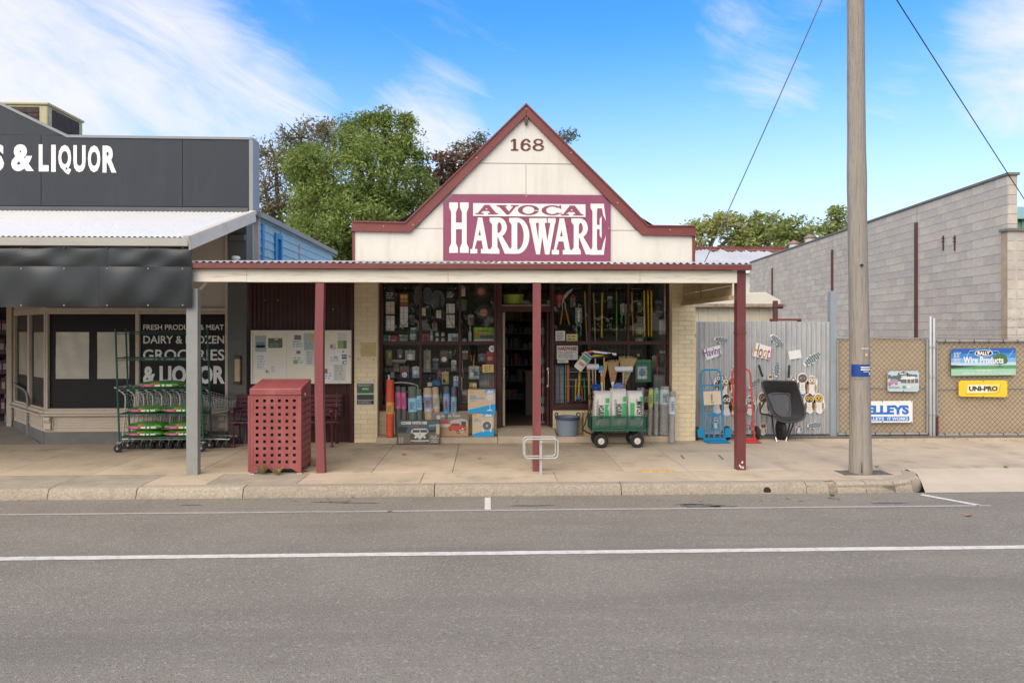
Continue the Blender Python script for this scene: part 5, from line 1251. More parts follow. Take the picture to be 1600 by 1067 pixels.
wire(W(1600, 318, 13.0) + (W(1600, 318, 13.0) - W(1480, 145, 11.0)) * .9, W(1390, -8, 9.6) + (W(1390, -8, 9.6) - W(1440, 80, 10.2)) * .9, .02, .009, 'black service wire running off to the right above the block wall', BLACKP)
# ================================================================== trees
import numpy as np
def leaf_mat(name, a, b, c=None):
 m = bpy.data.materials.new(name); m.use_nodes = True; t = m.node_tree; bs = t.nodes['Principled BSDF']
 ge = t.nodes.new('ShaderNodeNewGeometry'); cr = t.nodes.new('ShaderNodeValToRGB'); e = cr.color_ramp.elements
 e[0].color = (*a, 1); e[1].color = (*b, 1)
 if c: k = e.new(.88); k.color = (*b, 1); e[-1].color = (*c, 1)
 t.links.new(ge.outputs['Random Per Island'], cr.inputs[0]); t.links.new(cr.outputs[0], bs.inputs['Base Color'])
 bs.inputs['Roughness'].default_value = .55; bs.inputs['Specular IOR Level'].default_value = .3
 tr = t.nodes.new('ShaderNodeBsdfTranslucent'); mx = t.nodes.new('ShaderNodeMixShader'); mx.inputs[0].default_value = .35
 out = t.nodes['Material Output']; t.links.new(cr.outputs[0], tr.inputs[0]); t.links.new(bs.outputs[0], mx.inputs[1]); t.links.new(tr.outputs[0], mx.inputs[2]); t.links.new(mx.outputs[0], out.inputs[0]); return m
BARK = mat('bark', (.12, .095, .075), .9, .3, 6, stretch=(3, 3, .5), bump=.6, bscale=20)
def tree(label, base, lobes, leafm, size, n_clump, n_leaf, spread, seed, trunk_r=.25, name='tree', core=.55, bark=BARK, aspect=.45, droop=0.0, group='trees behind the shops'):
 """trunk and limbs reaching into each lobe; crown of leaf clumps through the lobes' outer volume"""
 rg = np.random.default_rng(seed); rr = random.Random(seed)
 o = thing(name, label, 'tree', base, group)
 B = Vector(base); top = max(l[2] for l in lobes)
 mean = Vector((sum(l[0] for l in lobes) / len(lobes), sum(l[1] for l in lobes) / len(lobes), 0))
 fork = Vector((B.x, B.y, B.z + (min(l[2] - l[5] for l in lobes) - B.z) * .8 + .8)).lerp(Vector((mean.x, mean.y, 0)), .0); fork.z = max(fork.z, 1.5)
 m = MB(); m.tube(smoothpath([B, B.lerp(fork, .5) + Vector((rr.uniform(-.1, .1), 0, 0)), fork], 5), [trunk_r * (1.25 - .45 * i / 10) for i in range(11)], 10); part('trunk', m, bark, o, smooth=60)
 m = MB()
 for l in lobes:
  c = Vector(l[:3]); mid = fork.lerp(c, .5) + Vector((rr.uniform(-.3, .3), rr.uniform(-.3, .3), rr.uniform(0, .4)))
  m.tube(smoothpath([fork - Vector((0, 0, .2)), mid, c, c + Vector((rr.uniform(-.3, .3), 0, l[5] * .6))], 4), [trunk_r * .55 * (1 - .07 * i) for i in range(13)], 6)
  for _ in range(7):
   d = Vector((rr.gauss(0, 1), rr.gauss(0, 1), rr.gauss(.2, .8))).normalized(); m.tube([c, c + Vector((d.x * l[3], d.y * l[4], d.z * l[5])) * .55, c + Vector((d.x * l[3], d.y * l[4], d.z * l[5])) * .95], [trunk_r * .18, trunk_r * .10, trunk_r * .04], 5)
 part('limb', m, bark, o, smooth=60)
 P = []
 for (cx, cy, cz, rx, ry, rz) in lobes:
  vol = (rx * ry * rz) ** (2 / 3); k = max(6, int(n_clump * vol)); d = rg.normal(size=(k, 3)); d /= np.linalg.norm(d, axis=1)[:, None]
  rad = core + (1.08 - core) * rg.random(k) ** .55
  cc = np.array([cx, cy, cz]) + d * rad[:, None] * np.array([rx, ry, rz])
  sz = spread * rg.uniform(.6, 1.35, k)
  for i in range(k):
   nl = max(3, int(n_leaf * rg.uniform(.6, 1.3))); q = rg.normal(size=(nl, 3)); q /= np.linalg.norm(q, axis=1)[:, None]; q *= (rg.random(nl) ** .45)[:, None]
   P.append(cc[i] + q * sz[i] * np.array([1, 1, .72]))
 P = np.concatenate(P); n = len(P)
 a = rg.normal(size=(n, 3)); a[:, 2] = a[:, 2] * .6 - droop; a /= np.linalg.norm(a, axis=1)[:, None]
 b = rg.normal(size=(n, 3)); b -= (b * a).sum(1)[:, None] * a; b /= np.linalg.norm(b, axis=1)[:, None]
 L_ = size * rg.uniform(.65, 1.3, n)[:, None]; w = L_ * aspect
 V = np.empty((n, 4, 3)); V[:, 0] = P - a * L_; V[:, 1] = P + b * w; V[:, 2] = P + a * L_; V[:, 3] = P - b * w
 V = V.reshape(-1, 3) - np.array(base)
 me = bpy.data.meshes.new('crown'); me.vertices.add(n * 4); me.vertices.foreach_set('co', V.astype(np.float32).ravel()); me.loops.add(n * 4); me.loops.foreach_set('vertex_index', np.arange(n * 4, dtype=np.int32))
 me.polygons.add(n); me.polygons.foreach_set('loop_start', np.arange(0, n * 4, 4, dtype=np.int32)); me.update(calc_edges=True); me.materials.append(leafm)
 c = bpy.data.objects.new('crown', me); COL.objects.link(c); c.parent = o; ORG[c.name] = B
 return o
def LB(px, py, Y, rpx, rpy=None, ry=None, dy=0.0):
 c = W(px, py, Y); s_ = Y / F; return (c.x, Y + dy, c.z, rpx * s_, (ry or rpx) * s_, (rpy or rpx) * s_)
GREEN = leaf_mat('ash_leaves', (.14, .20, .045), (.29, .365, .095), (.37, .43, .14))
OLIVE = leaf_mat('olive_leaves', (.14, .135, .07), (.28, .245, .14), (.38, .26, .16))
PURPLE = leaf_mat('plum_leaves', (.12, .07, .05), (.22, .125, .09), (.17, .15, .07))
GUM = leaf_mat('gum_leaves', (.09, .11, .05), (.20, .21, .10), (.24, .20, .12))
LIME = leaf_mat('yellow_green_leaves', (.28, .30, .09), (.45, .45, .16), (.52, .47, .2))
MID = leaf_mat('mid_green_leaves', (.2, .25, .07), (.37, .42, .15), (.46, .49, .2))
Yt = 25
tree('large bright green ash tree rising behind the gap between the shops', (X(580, Yt), Yt, 0), [LB(600, 218, Yt, 24, 26), LB(560, 232, Yt, 30, 30, dy=-.6), LB(632, 245, Yt, 26, 34), LB(500, 262, Yt, 34, 32, dy=-.8), LB(590, 285, Yt, 52, 46, dy=-1.2), LB(650, 300, Yt, 28, 34), LB(480, 285, Yt, 20, 22), LB(505, 335, Yt, 42, 38, dy=-1), LB(590, 350, Yt, 60, 46, dy=-1.4), LB(655, 362, Yt, 36, 34), LB(470, 335, Yt, 24, 28), LB(548, 205, Yt, 13, 15), LB(598, 188, Yt, 8, 11), LB(633, 196, Yt, 6, 12), LB(575, 190, Yt, 6, 8), LB(540, 400, Yt, 70, 34), LB(520, 385, Yt, 36, 34, dy=-2)], GREEN, .078, 40, 150, .52, 11, .3, 'ash_tree', core=.45, aspect=.32, droop=.5)
Yt = 30
tree('thin olive and brown gum tree left of the big green tree', (X(450, Yt), Yt, 0), [LB(470, 215, Yt, 38, 30), LB(430, 250, Yt, 36, 34), LB(510, 205, Yt, 26, 22), LB(415, 300, Yt, 30, 40), LB(440, 330, Yt, 45, 38), LB(400, 350, Yt, 30, 40), LB(470, 270, Yt, 45, 45), LB(520, 240, Yt, 30, 40)], OLIVE, .09, 24, 60, .5, 12, .25, 'gum_tree', core=.2, aspect=.3, droop=.6)
Yt = 28
tree('dark plum leaved tree beside the gable', (X(700, Yt), Yt, 0), [LB(690, 262, Yt, 26, 30), LB(715, 275, Yt, 26, 32), LB(670, 290, Yt, 22, 30), LB(700, 310, Yt, 36, 36), LB(735, 250, Yt, 14, 22), LB(740, 290, Yt, 30, 30)], PURPLE, .10, 26, 70, .42, 13, .2, 'plum_tree', core=.3)
Yt = 33
tree('sparse gum with thin upright sprigs showing over the gable slope', (X(790, Yt), Yt, 0), [LB(712, 232, Yt, 12, 12), LB(742, 232, Yt, 13, 20), LB(725, 228, Yt, 7, 14), LB(752, 213, Yt, 7, 8), LB(760, 260, Yt, 20, 20), LB(880, 219, Yt, 12, 16), LB(893, 212, Yt, 9, 8), LB(820, 300, Yt, 50, 50)], GUM, .10, 12, 26, .42, 14, .09, 'gum_tree', core=.1, aspect=.28, droop=.6)
Yt = 52
tree('yellowish tree showing above the rusty roof, nearest the gable', (X(1105, Yt), Yt, 0), [LB(1098, 362, Yt, 22, 22), LB(1128, 348, Yt, 26, 22), LB(1150, 362, Yt, 24, 26), LB(1075, 370, Yt, 20, 24)], LIME, .17, 11, 55, .8, 15, .35, core=.4)
tree('rounded mid green tree above the middle of the rusty roof', (X(1195, Yt), Yt, 0), [LB(1172, 356, Yt, 24, 22), LB(1200, 354, Yt, 30, 22), LB(1235, 360, Yt, 28, 22), LB(1255, 372, Yt, 18, 18), LB(1200, 378, Yt, 60, 18)], MID, .17, 11, 60, .8, 16, .35, core=.4)
Yt = 46
tree('green tree with loose top just left of the power pole', (X(1305, Yt), Yt, 0), [LB(1285, 358, Yt, 18, 18), LB(1305, 345, Yt, 18, 18), LB(1325, 360, Yt, 30, 24), LB(1308, 330, Yt, 8, 10), LB(1300, 375, Yt, 30, 18)], MID, .15, 11, 50, .7, 17, .3, core=.3)
# street trees across the road, seen mirrored in the shop glass
for i, x_ in enumerate((-17, -8, -1, 7, 16)):
 tree(('broad street tree across the road, behind the viewer', 'dense street tree across the road opposite the noticeboard', 'dense street tree across the road opposite the shop door', 'round street tree across the road opposite the verandah corner', 'street tree across the road opposite the yard')[i], (x_, -25, -.2), [(x_, -25, 3.4, 3.6, 2.4, 2.0), (x_ + 2.2, -25.3, 4.0, 2.4, 2.0, 1.6), (x_ - 2.2, -24.8, 3.9, 2.2, 1.9, 1.6)], MID, .22, 7, 40, .6, 30 + i, .25, 'street_tree', group='street trees across the road')
# ================================================================== small things
def C(r, g, b, rough=.5):
 if max(r, g, b) > .08: r, g, b = (min(.82, q * 1.15) for q in (r, g, b))
 return mat('col_%d_%d_%d' % (r * 1000, g * 1000, b * 1000), (r, g, b), rough, .05, 8)
WHT, OFF, BLK_, GRY = C(.78, .77, .75), C(.66, .61, .52), C(.02, .02, .021), C(.22, .22, .23)
RED, ORG_, YLW, LIM, GRN, DGN = C(.50, .05, .05), C(.62, .22, .03), C(.62, .42, .02), C(.30, .50, .05), C(.06, .28, .11), C(.03, .12, .07)
BLU, LBL, NVY, TEA, PNK, BRN = C(.03, .16, .45), C(.25, .50, .66), C(.02, .04, .14), C(.08, .28, .28), C(.55, .12, .26), C(.18, .10, .06)
KRAFT = mat('kraft_board', (.46, .32, .17), .75, .07, 4); CARD = mat('pale_kraft_board', (.60, .48, .34), .7, .05, 4)
INK = C(.10, .10, .11)
YI = YW + .215
def on_floor_z(px, py, Y): return Z(px, py, Y)
# ---------------------------------------------------------------- things hanging or standing in the shop windows
def hang_card(name, label, cat, bx, base, head, bl=None, headf=.22, ink=INK, Y=YI, group=None, disc=None, pr=True):
 a, b, c, d = bx; x0, x1, z1, z0 = X(a, Y), X(c, Y), Z(a, b, Y), Z(a, d, Y); h = z1 - z0; w = x1 - x0; cx = (x0 + x1) / 2
 o = thing(name, label, cat, (cx, Y, z0), group)
 m = MB(); m.prism(rrect(x0, x1, z0, z1, min(w, h) * .06), Y, Y + .004); m.prism(ell(cx, z1 + .008, .013, .014, 10), Y + .0045, Y + .008); part('card', m, base, o)
 m = MB(); rect(m, x0 + .002, x1 - .002, z1 - h * headf, z1 - .003, Y - .001); part('header', m, head, o)
 if pr:
  m = MB(); fineprint(m, x0 + w * .15, x1 - w * .12, z1 - h * headf * .9, z1 - h * headf * .25, 2, Y - .002, seed=int(a)); fineprint(m, x0 + w * .12, x1 - w * .12, z0 + h * .05, z0 + h * .17, 2, Y - .001, seed=int(b)); part('print', m, ink, o)
 if bl:
  for q in bl:
   (f0, g0, f1, g1), mm = q[0], q[1]; nm = q[2] if len(q) > 2 else 'contents'
   m = MB(); m.prism(rrect(x0 + w * f0, x0 + w * f1, z0 + h * g0, z0 + h * g1, min(w * (f1 - f0), h * (g1 - g0)) * .3), Y - .016, Y - .0015); part(nm, m, mm, o, bevel=.004)
 if disc:
  (f, g_, r_), mm = disc; m = MB(); m.disc((x0 + w * f, z0 + h * g_), w * r_, Y - .010, Y - .0015, 20); part('contents', m, mm, o, bevel=.003)
 return o
def carton(name, label, cat, bx, base, panels=(), depth=.10, Y=None, group=None, text=None, lid=True):
 """a printed carton: a box with its flap joint, tape and printed panels"""
 Y = Y or YW + .22; a, b, c, d = bx; x0, x1, z1, z0 = X(a, Y), X(c, Y), Z(a, b, Y), Z(a, d, Y); w, h = x1 - x0, z1 - z0
 o = thing(name, label, cat, ((x0 + x1) / 2, Y, z0), group)
 m = MB(); m.box(x0, x1, Y, Y + depth, z0, z1); part('carton', m, base, o, bevel=min(.006, w * .03))
 if lid: m = MB(); m.box(x0 + .004, x1 - .004, Y + .004, Y + depth - .004, z1 + .0003, z1 + .003); part('flap', m, base, o)
 for q in panels:
  f = q[0]; m = MB()
  if len(f) == 4: rect(m, x0 + w * f[0], x0 + w * f[2], z0 + h * f[1], z0 + h * f[3], Y - .0012 - .0004 * len(o.children))
  else: poly(m, [(x0 + w * f[i], z0 + h * f[i + 1]) for i in range(0, len(f), 2)], Y - .0012 - .0004 * len(o.children))
  part(q[2] if len(q) > 2 else 'label_print', m, q[1], o)
 for t_ in text or ():
  s_, f, mm = t_[:3]; m = MB(); letters(m, s_, x0 + w * f[0], x0 + w * f[2], z0 + h * f[1], z0 + h * f[3], Y - .006, t_[3] if len(t_) > 3 else .03, slant=t_[4] if len(t_) > 4 else 0); part('lettering', m, mm, o)
 return o
# tall display packs hanging from hooks
def long_pack(bx, heads, label, cord=None):
 a, b, c, d = bx; Y = YI; x0, x1, z1, z0 = X(a, Y), X(c, Y), Z(a, b, Y), Z(a, d, Y); w, h = x1 - x0, z1 - z0; cx = (x0 + x1) / 2
 o = thing('display_pack', label, 'hanging pack', (cx, Y, z0), 'long packs hanging in the left shop window')
 m = MB(); m.prism([(x0, z0), (x1, z0), (x1, z1 - .03), (cx + .05, z1), (cx + .02, z1 + .03), (cx - .02, z1 + .03), (cx - .05, z1), (x0, z1 - .03)], Y, Y + .006); part('card', m, BLK_, o)
 for f0, f1, mm in heads: m = MB(); rect(m, x0 + .008, x1 - .008, z0 + h * f0, z0 + h * f1, Y - .0015); part('label_panel', m, mm, o)
 m = MB(); fineprint(m, x0 + .02, x1 - .02, z1 - h * .22, z1 - h * .06, 4, Y - .003, seed=int(a)); part('print', m, WHT, o)
 if cord: m = MB(); m.tube(smoothpath([(x0 + w * q, Y - .012, z0 + h * r_) for q, r_ in cord], 6), .004, 6); part('cord', m, BLK_, o, smooth=60)
long_pack((602, 452, 617, 521), [(.06, .40, WHT), (.44, .72, OFF)], 'tall black and white pack at the far left of the left window', [(.05, .42), (.1, .2), (.5, .05), (.9, .02)])
long_pack((624.5, 458, 638, 511), [(.0, .60, WHT), (.61, .72, C(.30, .08, .07)), (.74, .80, YLW), (.84, .97, ORG_)], 'tall orange topped white pack beside the left pane bar', [(.1, .12), (.4, .02), (.7, .1), (.95, .2)])
long_pack((697, 452, 711, 512), [(.0, .33, WHT), (.37, .62, WHT)], 'tall black topped white pack with looping cord beside the pans', [(.2, .60), (.3, .3), (.6, .1), (.95, .02)])
PAN = mat('black_pan', (.022, .022, .023), .35, .1, 6); WOK = mat('dark_wok', (.030, .030, .028), .4, .1, 4)
def pan(cx, cy, r, hy, label, lab=None, Y=YI, wok=False, lid=None, group='pans hanging in the left shop window'):
 s_ = Y / F; c = W(cx, cy, Y); R_ = r * s_
 o = thing('wok' if wok else 'frying_pan', label, 'wok' if wok else 'frying pan', c, group)
 m = MB(); m.lathe([(0, .045), (R_ * .8, .043), (R_ * .96, .0), (R_, .0), (R_, .006), (R_ * .84, .052), (0, .054)], c, 28, 'y'); part('bowl', m, WOK if wok else PAN, o, smooth=40)
 if hy: m = MB(); zt = Z(cx, hy, Y); m.box(c.x - .011, c.x + .011, Y + .012, Y + .024, c.z + R_ * .97, zt - .02); m.prism(ell(c.x, zt - .012, .016, .022, 10), Y + .0125, Y + .0235); part('handle', m, BLACKP, o, bevel=.003)
 if lab: m = MB(); a, b, c2, d = lab; m.prism([(X(a, Y), Z(a, d, Y)), (X(c2, Y), Z(a, d, Y) - .01), (X(c2, Y), Z(a, b, Y)), (X(a, Y), Z(a, b, Y))], Y + .030, Y + .032); part('label', m, OFF, o)
 if lid: m = MB(); m.disc((c.x, c.z), lid * s_, Y + .036, Y + .040, 22); lb = part('label', m, C(.55, .16, .12), o); m = MB(); fineprint(m, c.x - lid * s_ * .6, c.x + lid * s_ * .6, c.z - lid * s_ * .5, c.z + lid * s_ * .5, 4, Y + .034, seed=3); part('print', m, OFF, lb)
 return o
pan(661, 487, 13.5, 458, 'frying pan with pale card label behind the first pane bar', (659, 481, 665, 493))
pan(687, 491, 11.5, 463, 'frying pan with pale card label hanging mid pane', (681.5, 485, 689, 496.5))
pan(643, 477, 5.5, 457, 'small skillet hanging left of the frying pans')
pan(756, 488, 15, None, 'large dark wok with round red label, lower of two', None, wok=True, lid=6.5, group='woks in the left shop window'); pan(752, 455, 14, None, 'large dark wok with round red label, upper of two', None, wok=True, lid=6.5, group='woks in the left shop window')
def platter(cx, cy, rx, ry, label):
 Y = YI + .09; c = W(cx, cy, Y); s_ = Y / F; o = thing('platter', label, 'platter', c, 'grey platters behind the pans')
 m = MB(); m.prism(ell(c.x, c.z, rx * s_, ry * s_, 26), Y, Y + .012); part('rim', m, C(.15, .18, .22), o, bevel=.006)
 m = MB(); m.prism(ell(c.x, c.z, rx * s_ * .78, ry * s_ * .78, 26), Y - .003, Y - .0005); part('well', m, C(.11, .13, .165), o)
platter(653, 463, 7, 15, 'blue grey oval platter left of the first pane bar'); platter(668, 463, 8, 14, 'blue grey oval platter right of the first pane bar'); platter(684, 470, 11, 17, 'large grey oval platter behind the middle frying pan')
m = MB(); c = W(672, 443, YI); m.lathe([(0, .10), (.07, .095), (.10, .03), (.21, .0), (.22, -.012), (.10, .015), (0, .08)], c + Vector((0, .12, 0)), 24); solo('woven_hat', m, mat('woven_brown', (.13, .06, .045), .8, .3, 20), 'brown woven sun hat at the top of the left window', 'hat', c, smooth=40)
hang_card('cloth_pack', 'cream folded cloth pack near the second pane bar', 'hanging pack', (719, 448, 727, 463), OFF, C(.35, .28, .22), pr=False)
# row on the shelf at transom height
zt_w = Z(690, 534, YW + .22)
def jar(px, py0, py1, r, body, lidm, label, name='jar', cat='jar', Y=None, group=None, neck=False):
 Y = Y or YW + .24; c = W(px, py1, Y); zt = Z(px, py0, Y); h = zt - c.z; R_ = r * Y / F
 o = thing(name, label, cat, c, group)
 m = MB(); p = [(0, 0), (R_ * .95, 0), (R_, h * .04), (R_, h * .74), (R_ * .7, h * .84), (R_ * .7, h * .86), (0, h * .86)] if not neck else [(0, 0), (R_, 0), (R_, h * .6), (R_ * .4, h * .76), (R_ * .35, h * .88), (0, h * .88)]
 m.lathe(p, c, 16); part('body', m, body, o, smooth=40); q = .78 if not neck else .45
 m = MB(); m.lathe([(0, h), (R_ * q, h), (R_ * q, h * .862 if not neck else h * .881), (0, h * .862 if not neck else h * .881)], c, 16); part('lid', m, lidm, o, smooth=40)
 m = MB(); m.lathe([(R_ * 1.012, h * .18), (R_ * 1.012, h * .55)], c, 16); part('label', m, WHT if body is not WHT else LBL, o, smooth=40); return o
carton('carton', 'small teal carton at the left end of the window shelf', 'carton', (598, 523, 605.5, 534), TEA, [((.1, .15, .9, .5), LBL)])
carton('carton', 'red and white carton on the left window shelf', 'carton', (607, 524, 621, 534), RED, [((0, 0, .16, 1), WHT), ((.3, .12, .8, .3), OFF)])
carton('carton', 'grey patterned carton with green stripe on the window shelf', 'carton', (623, 523, 637.5, 534), GRY, [((.05, .6, .95, .72), GRN), ((.1, .1, .9, .5), C(.38, .40, .36)), ((.05, .84, .4, .95), WHT)])
jar(645.5, 512, 534, 5.2, TEA, WHT, 'teal glass storage jar with white top on the window shelf')
carton('carton', 'orange red carton with dark cross label on the shelf', 'carton', (659, 522, 670, 534), C(.50, .13, .09), [((.3, .1, .7, .9), C(.25, .05, .04)), ((.1, .35, .9, .6), C(.30, .07, .05))])
jar(674, 516, 534, 2.6, C(.30, .34, .32), GRY, 'slim grey canister standing on the window shelf', 'canister', 'canister')
for i, (px, y0, y1) in enumerate(((683, 519.5, 525.5), (692, 519.5, 525.5), (683, 528, 534), (692, 528, 534))):
 jar(px, y0, y1, 2.6, C(.50, .48, .42), WHT, 'small white lidded jar on the window shelf, ' + ('upper left of four', 'upper right of four', 'lower left of four', 'lower right of four')[i], group='four small white jars')
m = MB(); a = W(679, 525.7, YW + .20); b = W(696, 525.7, YW + .2); m.box(a.x, b.x, YW + .2, YW + .3, a.z - .006, a.z - .0005)
for q in (a.x + .006, b.x - .006): m.box(q - .004, q + .004, YW + .2, YW + .3, zt_w, a.z - .0062)
solo('jar_riser', m, GLASS, 'clear little riser stand carrying two of the small white jars', 'stand', (a.x, YW + .2, zt_w))
carton('carton', 'white carton with blue picture on the window shelf', 'carton', (700, 521.5, 715.5, 534), WHT, [((.35, .1, .95, .6), C(.18, .26, .32)), ((.1, .65, .5, .8), LBL)])
jar(725.5, 528, 534, 3.4, C(.22, .34, .28), GRN, 'small green tin on the shelf beside the pane bar', 'tin', 'tin')
jar(734.5, 510, 534, 2.4, OFF, WHT, 'tall slim white bottle beside the bright green box', 'bottle', 'bottle', neck=True)
carton('carton', 'large lime green carton with orange band on the window shelf', 'carton', (740, 511.5, 772, 534), LIM, [((0, 0, 1, .17), WHT), ((.02, .42, .45, .62), ORG_), ((.30, .24, .95, .48), C(.10, .14, .10)), ((.25, .70, .7, .80), C(.12, .25, .05))], depth=.12)
# hanging cards in the lower panes
hang_card('blister_card', 'brown card with a yellow tool at lower left of the window', 'hanging pack', (603, 547, 612.5, 571), C(.16, .14, .11), C(.24, .22, .18), [((.4, .5, .85, .85), YLW), ((.25, .1, .5, .45), C(.3, .26, .08))])
hang_card('blister_card', 'dark blue grey card with two round pale fittings', 'hanging pack', (621, 546, 629, 560), C(.09, .10, .14), C(.16, .17, .22), [((.3, .45, .75, .68), GRY), ((.3, .12, .75, .36), WHT)])
hang_card('blister_card', 'pale grey card with a white square pack', 'hanging pack', (633, 547, 648.5, 563), C(.30, .29, .27), C(.40, .38, .35), [((.22, .08, .85, .62), WHT)])
m = MB(); a, b = W(613, 563.5, YI), W(634, 565, YI); m.box(a.x, b.x, YI, YI + .03, a.z - .02, a.z + .018)
for i in range(10): q = a.x + .01 + i * (b.x - a.x - .02) / 10; m.box(q, q + .012, YI + .004, YI + .026, a.z - .05, a.z - .0205)
solo('grout_brush', m, C(.26, .25, .20), 'short grey scrubbing brush hung level under the dark card', 'brush', a)
hang_card('blister_card', 'long beige grey card hung beside the first pane bar', 'hanging pack', (662, 547, 673, 581), C(.27, .26, .21), C(.33, .28, .24), [((.2, .1, .8, .55), C(.34, .33, .28)), ((.3, .58, .7, .76), C(.22, .19, .15))], .14)
hang_card('blister_card', 'maroon card with a white disc, upper in the middle pane', 'hanging pack', (688, 548, 700, 566.5), C(.13, .075, .065), C(.22, .10, .10), disc=((.5, .28, .33), WHT))
hang_card('blister_card', 'white topped card with a grey pack near the second pane bar', 'hanging pack', (705, 563, 713, 579), C(.24, .25, .24), WHT, [((.2, .12, .8, .6), C(.30, .33, .34))], .36)
hang_card('blister_card', 'plum card with a white disc in the left lower pane', 'hanging pack', (625, 572, 639, 590.5), C(.13, .04, .07), C(.17, .06, .10), disc=((.5, .27, .30), WHT))
hang_card('blister_card', 'white and blue card beside the plum card', 'hanging pack', (644, 573, 656, 590), LBL, WHT, [((.15, .3, .85, .7), WHT)])
hang_card('blister_card', 'small blue grey card low in the left pane', 'hanging pack', (610, 582, 616, 590.5), C(.20, .25, .30), C(.30, .33, .36), pr=False)
k = hang_card('blister_card', 'small card with a red white and blue flag header', 'hanging pack', (683, 580, 690, 592.5), C(.12, .10, .10), NVY, disc=((.5, .2, .32), BLK_), headf=.55, pr=False)
a = X(683, YI); b = X(690, YI); z1 = Z(686, 580, YI); z0 = Z(686, 587, YI); m = MB(); rect(m, a, b, (z0 + z1) / 2 - .012, (z0 + z1) / 2 + .012, YI - .003); rect(m, (a + b) / 2 - .012, (a + b) / 2 + .012, z0, z1, YI - .0032); part('flag_cross', m, RED, k)
hang_card('blister_card', 'yellow and grey patterned packet leaning in the middle pane', 'hanging pack', (690.5, 581, 701, 600), C(.36, .35, .22), C(.48, .44, .20), [((.15, .12, .5, .4), BLK_), ((.5, .3, .85, .7), YLW)])
hang_card('blister_card', 'white card with blue base near the second pane bar, low', 'hanging pack', (708.5, 588, 716, 604), LBL, WHT, [((.2, .1, .8, .5), C(.35, .45, .55))], .4)
hang_card('puzzle_bag', 'bag of white and blue printed pieces in the right pane', 'hanging pack', (732.5, 572, 749, 592), C(.45, .44, .40), C(.52, .48, .40), [((.45, .25, .85, .6), C(.07, .16, .25)), ((.1, .15, .45, .5), WHT), ((.3, .5, .6, .75), C(.16, .22, .28))], .16)
hang_card('tool_bag', 'dark grey mesh bag hung by a cord in the right pane', 'hanging pack', (747, 553, 759, 565), C(.12, .125, .13), C(.18, .18, .19), [((.3, .2, .75, .7), C(.22, .23, .25))], pr=False)
hang_card('paint_packet', 'red packet under the round white sticker', 'hanging pack', (760, 549, 772, 569), C(.45, .05, .08), C(.55, .07, .10), [((.15, .3, .85, .6), C(.58, .35, .32))])
m = MB(); c = W(769, 545, YW + .062); m.disc((c.x, c.z), 5.2 * YW / F, YW + .06, YW + .064, 24); st = solo('round_sticker', m, WHT, 'round white sticker stuck high on the right hand pane', 'sticker', c)
m = MB(); fineprint(m, c.x - .03, c.x + .03, c.z - .025, c.z + .025, 3, YW + .0585, seed=2); part('print', m, INK, st)
def notice(bx, base, label, rows, ink=INK, Y=YW + .060, head=None):
 a, b, c2, d = bx; x0, x1, z1, z0 = X(a, Y), X(c2, Y), Z(a, b, Y), Z(a, d, Y); o = thing('window_notice', label, 'notice', ((x0 + x1) / 2, Y, z0), 'notices stuck on the shop glass')
 m = MB(); m.prism(rrect(x0, x1, z0, z1, .006), Y, Y + .003); part('sheet', m, base, o)
 m = MB(); fineprint(m, x0 + .03, x1 - .03, z0 + (z1 - z0) * .1, z1 - (z1 - z0) * (.38 if head else .12), rows, Y - .001, seed=int(a)); part('print', m, ink, o)
 if head: m = MB(); letters(m, head[0], x0 + .02, x1 - .02, z1 - (z1 - z0) * .34, z1 - (z1 - z0) * .08, Y - .0015, .045); part('lettering', m, head[1], o)
 return o
notice((754, 569.5, 771.5, 582), C(.62, .46, .16), 'yellow notice card stuck low on the left window', 3)
notice((868, 517, 883, 532.5), OFF, 'cream notice with rows of writing stuck beside the door', 5)
notice((885, 522, 902.5, 533), C(.60, .48, .20), 'yellow notice card stuck at the right of the door', 2)
notice((870, 540, 903, 562), C(.60, .58, .55), 'white plaque headed HARDWARE in dark red letters', 5, head=('HARDWARE', C(.26, .03, .03)))
notice((871, 562.5, 888, 567), C(.60, .58, .55), 'narrow white strip notice under the HARDWARE plaque', 2)
m = MB(); a, b = W(711, 549, YI), W(709, 555, YI); m.beam(a, b, .012, .012); m.lathe([(0, 0), (.012, .005), (.012, .03), (0, .035)], a + Vector((.004, 0, 0)), 8); solo('small_tool', m, ORG_, 'small orange handled tool hanging below the shelf', 'tool', b)
for a, b, mm, l in (((741, 556), (739.5, 573), YLW, 'slim yellow stick tool above the bag of printed pieces'), ((736, 556), (737, 564), ORG_, 'short orange stick tool beside the yellow stick'), ((722, 565), (724, 590), C(.35, .30, .2), 'pale thin tool hung right of the second pane bar')):
 p, q = W(*a, YI), W(*b, YI); m = MB(); m.tube([p, p.lerp(q, .5), q], [.006, .009, .006], 8); m.lathe([(.0, -.01), (.012, 0), (.012, .012), (0, .02)], p, 8); solo('stick_tool', m, mm, l, 'tool', q, smooth=60)
carton('seed_packet', 'yellow and purple packet standing on the window floor', 'packet', (733, 598, 745, 609), YLW, [((.1, .1, .5, .5), C(.25, .12, .30)), ((.5, .5, .9, .9), WHT)], .05)
carton('magazine', 'picture covered booklet standing low beside the pane bar', 'booklet', (720, 609, 730.5, 630), C(.28, .27, .30), [((.1, .1, .9, .55), C(.12, .10, .14)), ((.15, .6, .85, .85), WHT)], .02, lid=False)
carton('paper_pack', 'slim white pack standing behind the navy rolls', 'packet', (717, 589, 722, 622), OFF, [((.1, .5, .9, .8), C(.32, .3, .3))], .05)
jar(671.5, 590, 606, 4.2, glass_mat('clear_jug', (.75, .8, .78)), GRY, 'clear plastic bottle above the beige rolls', 'bottle', 'bottle', neck=True)
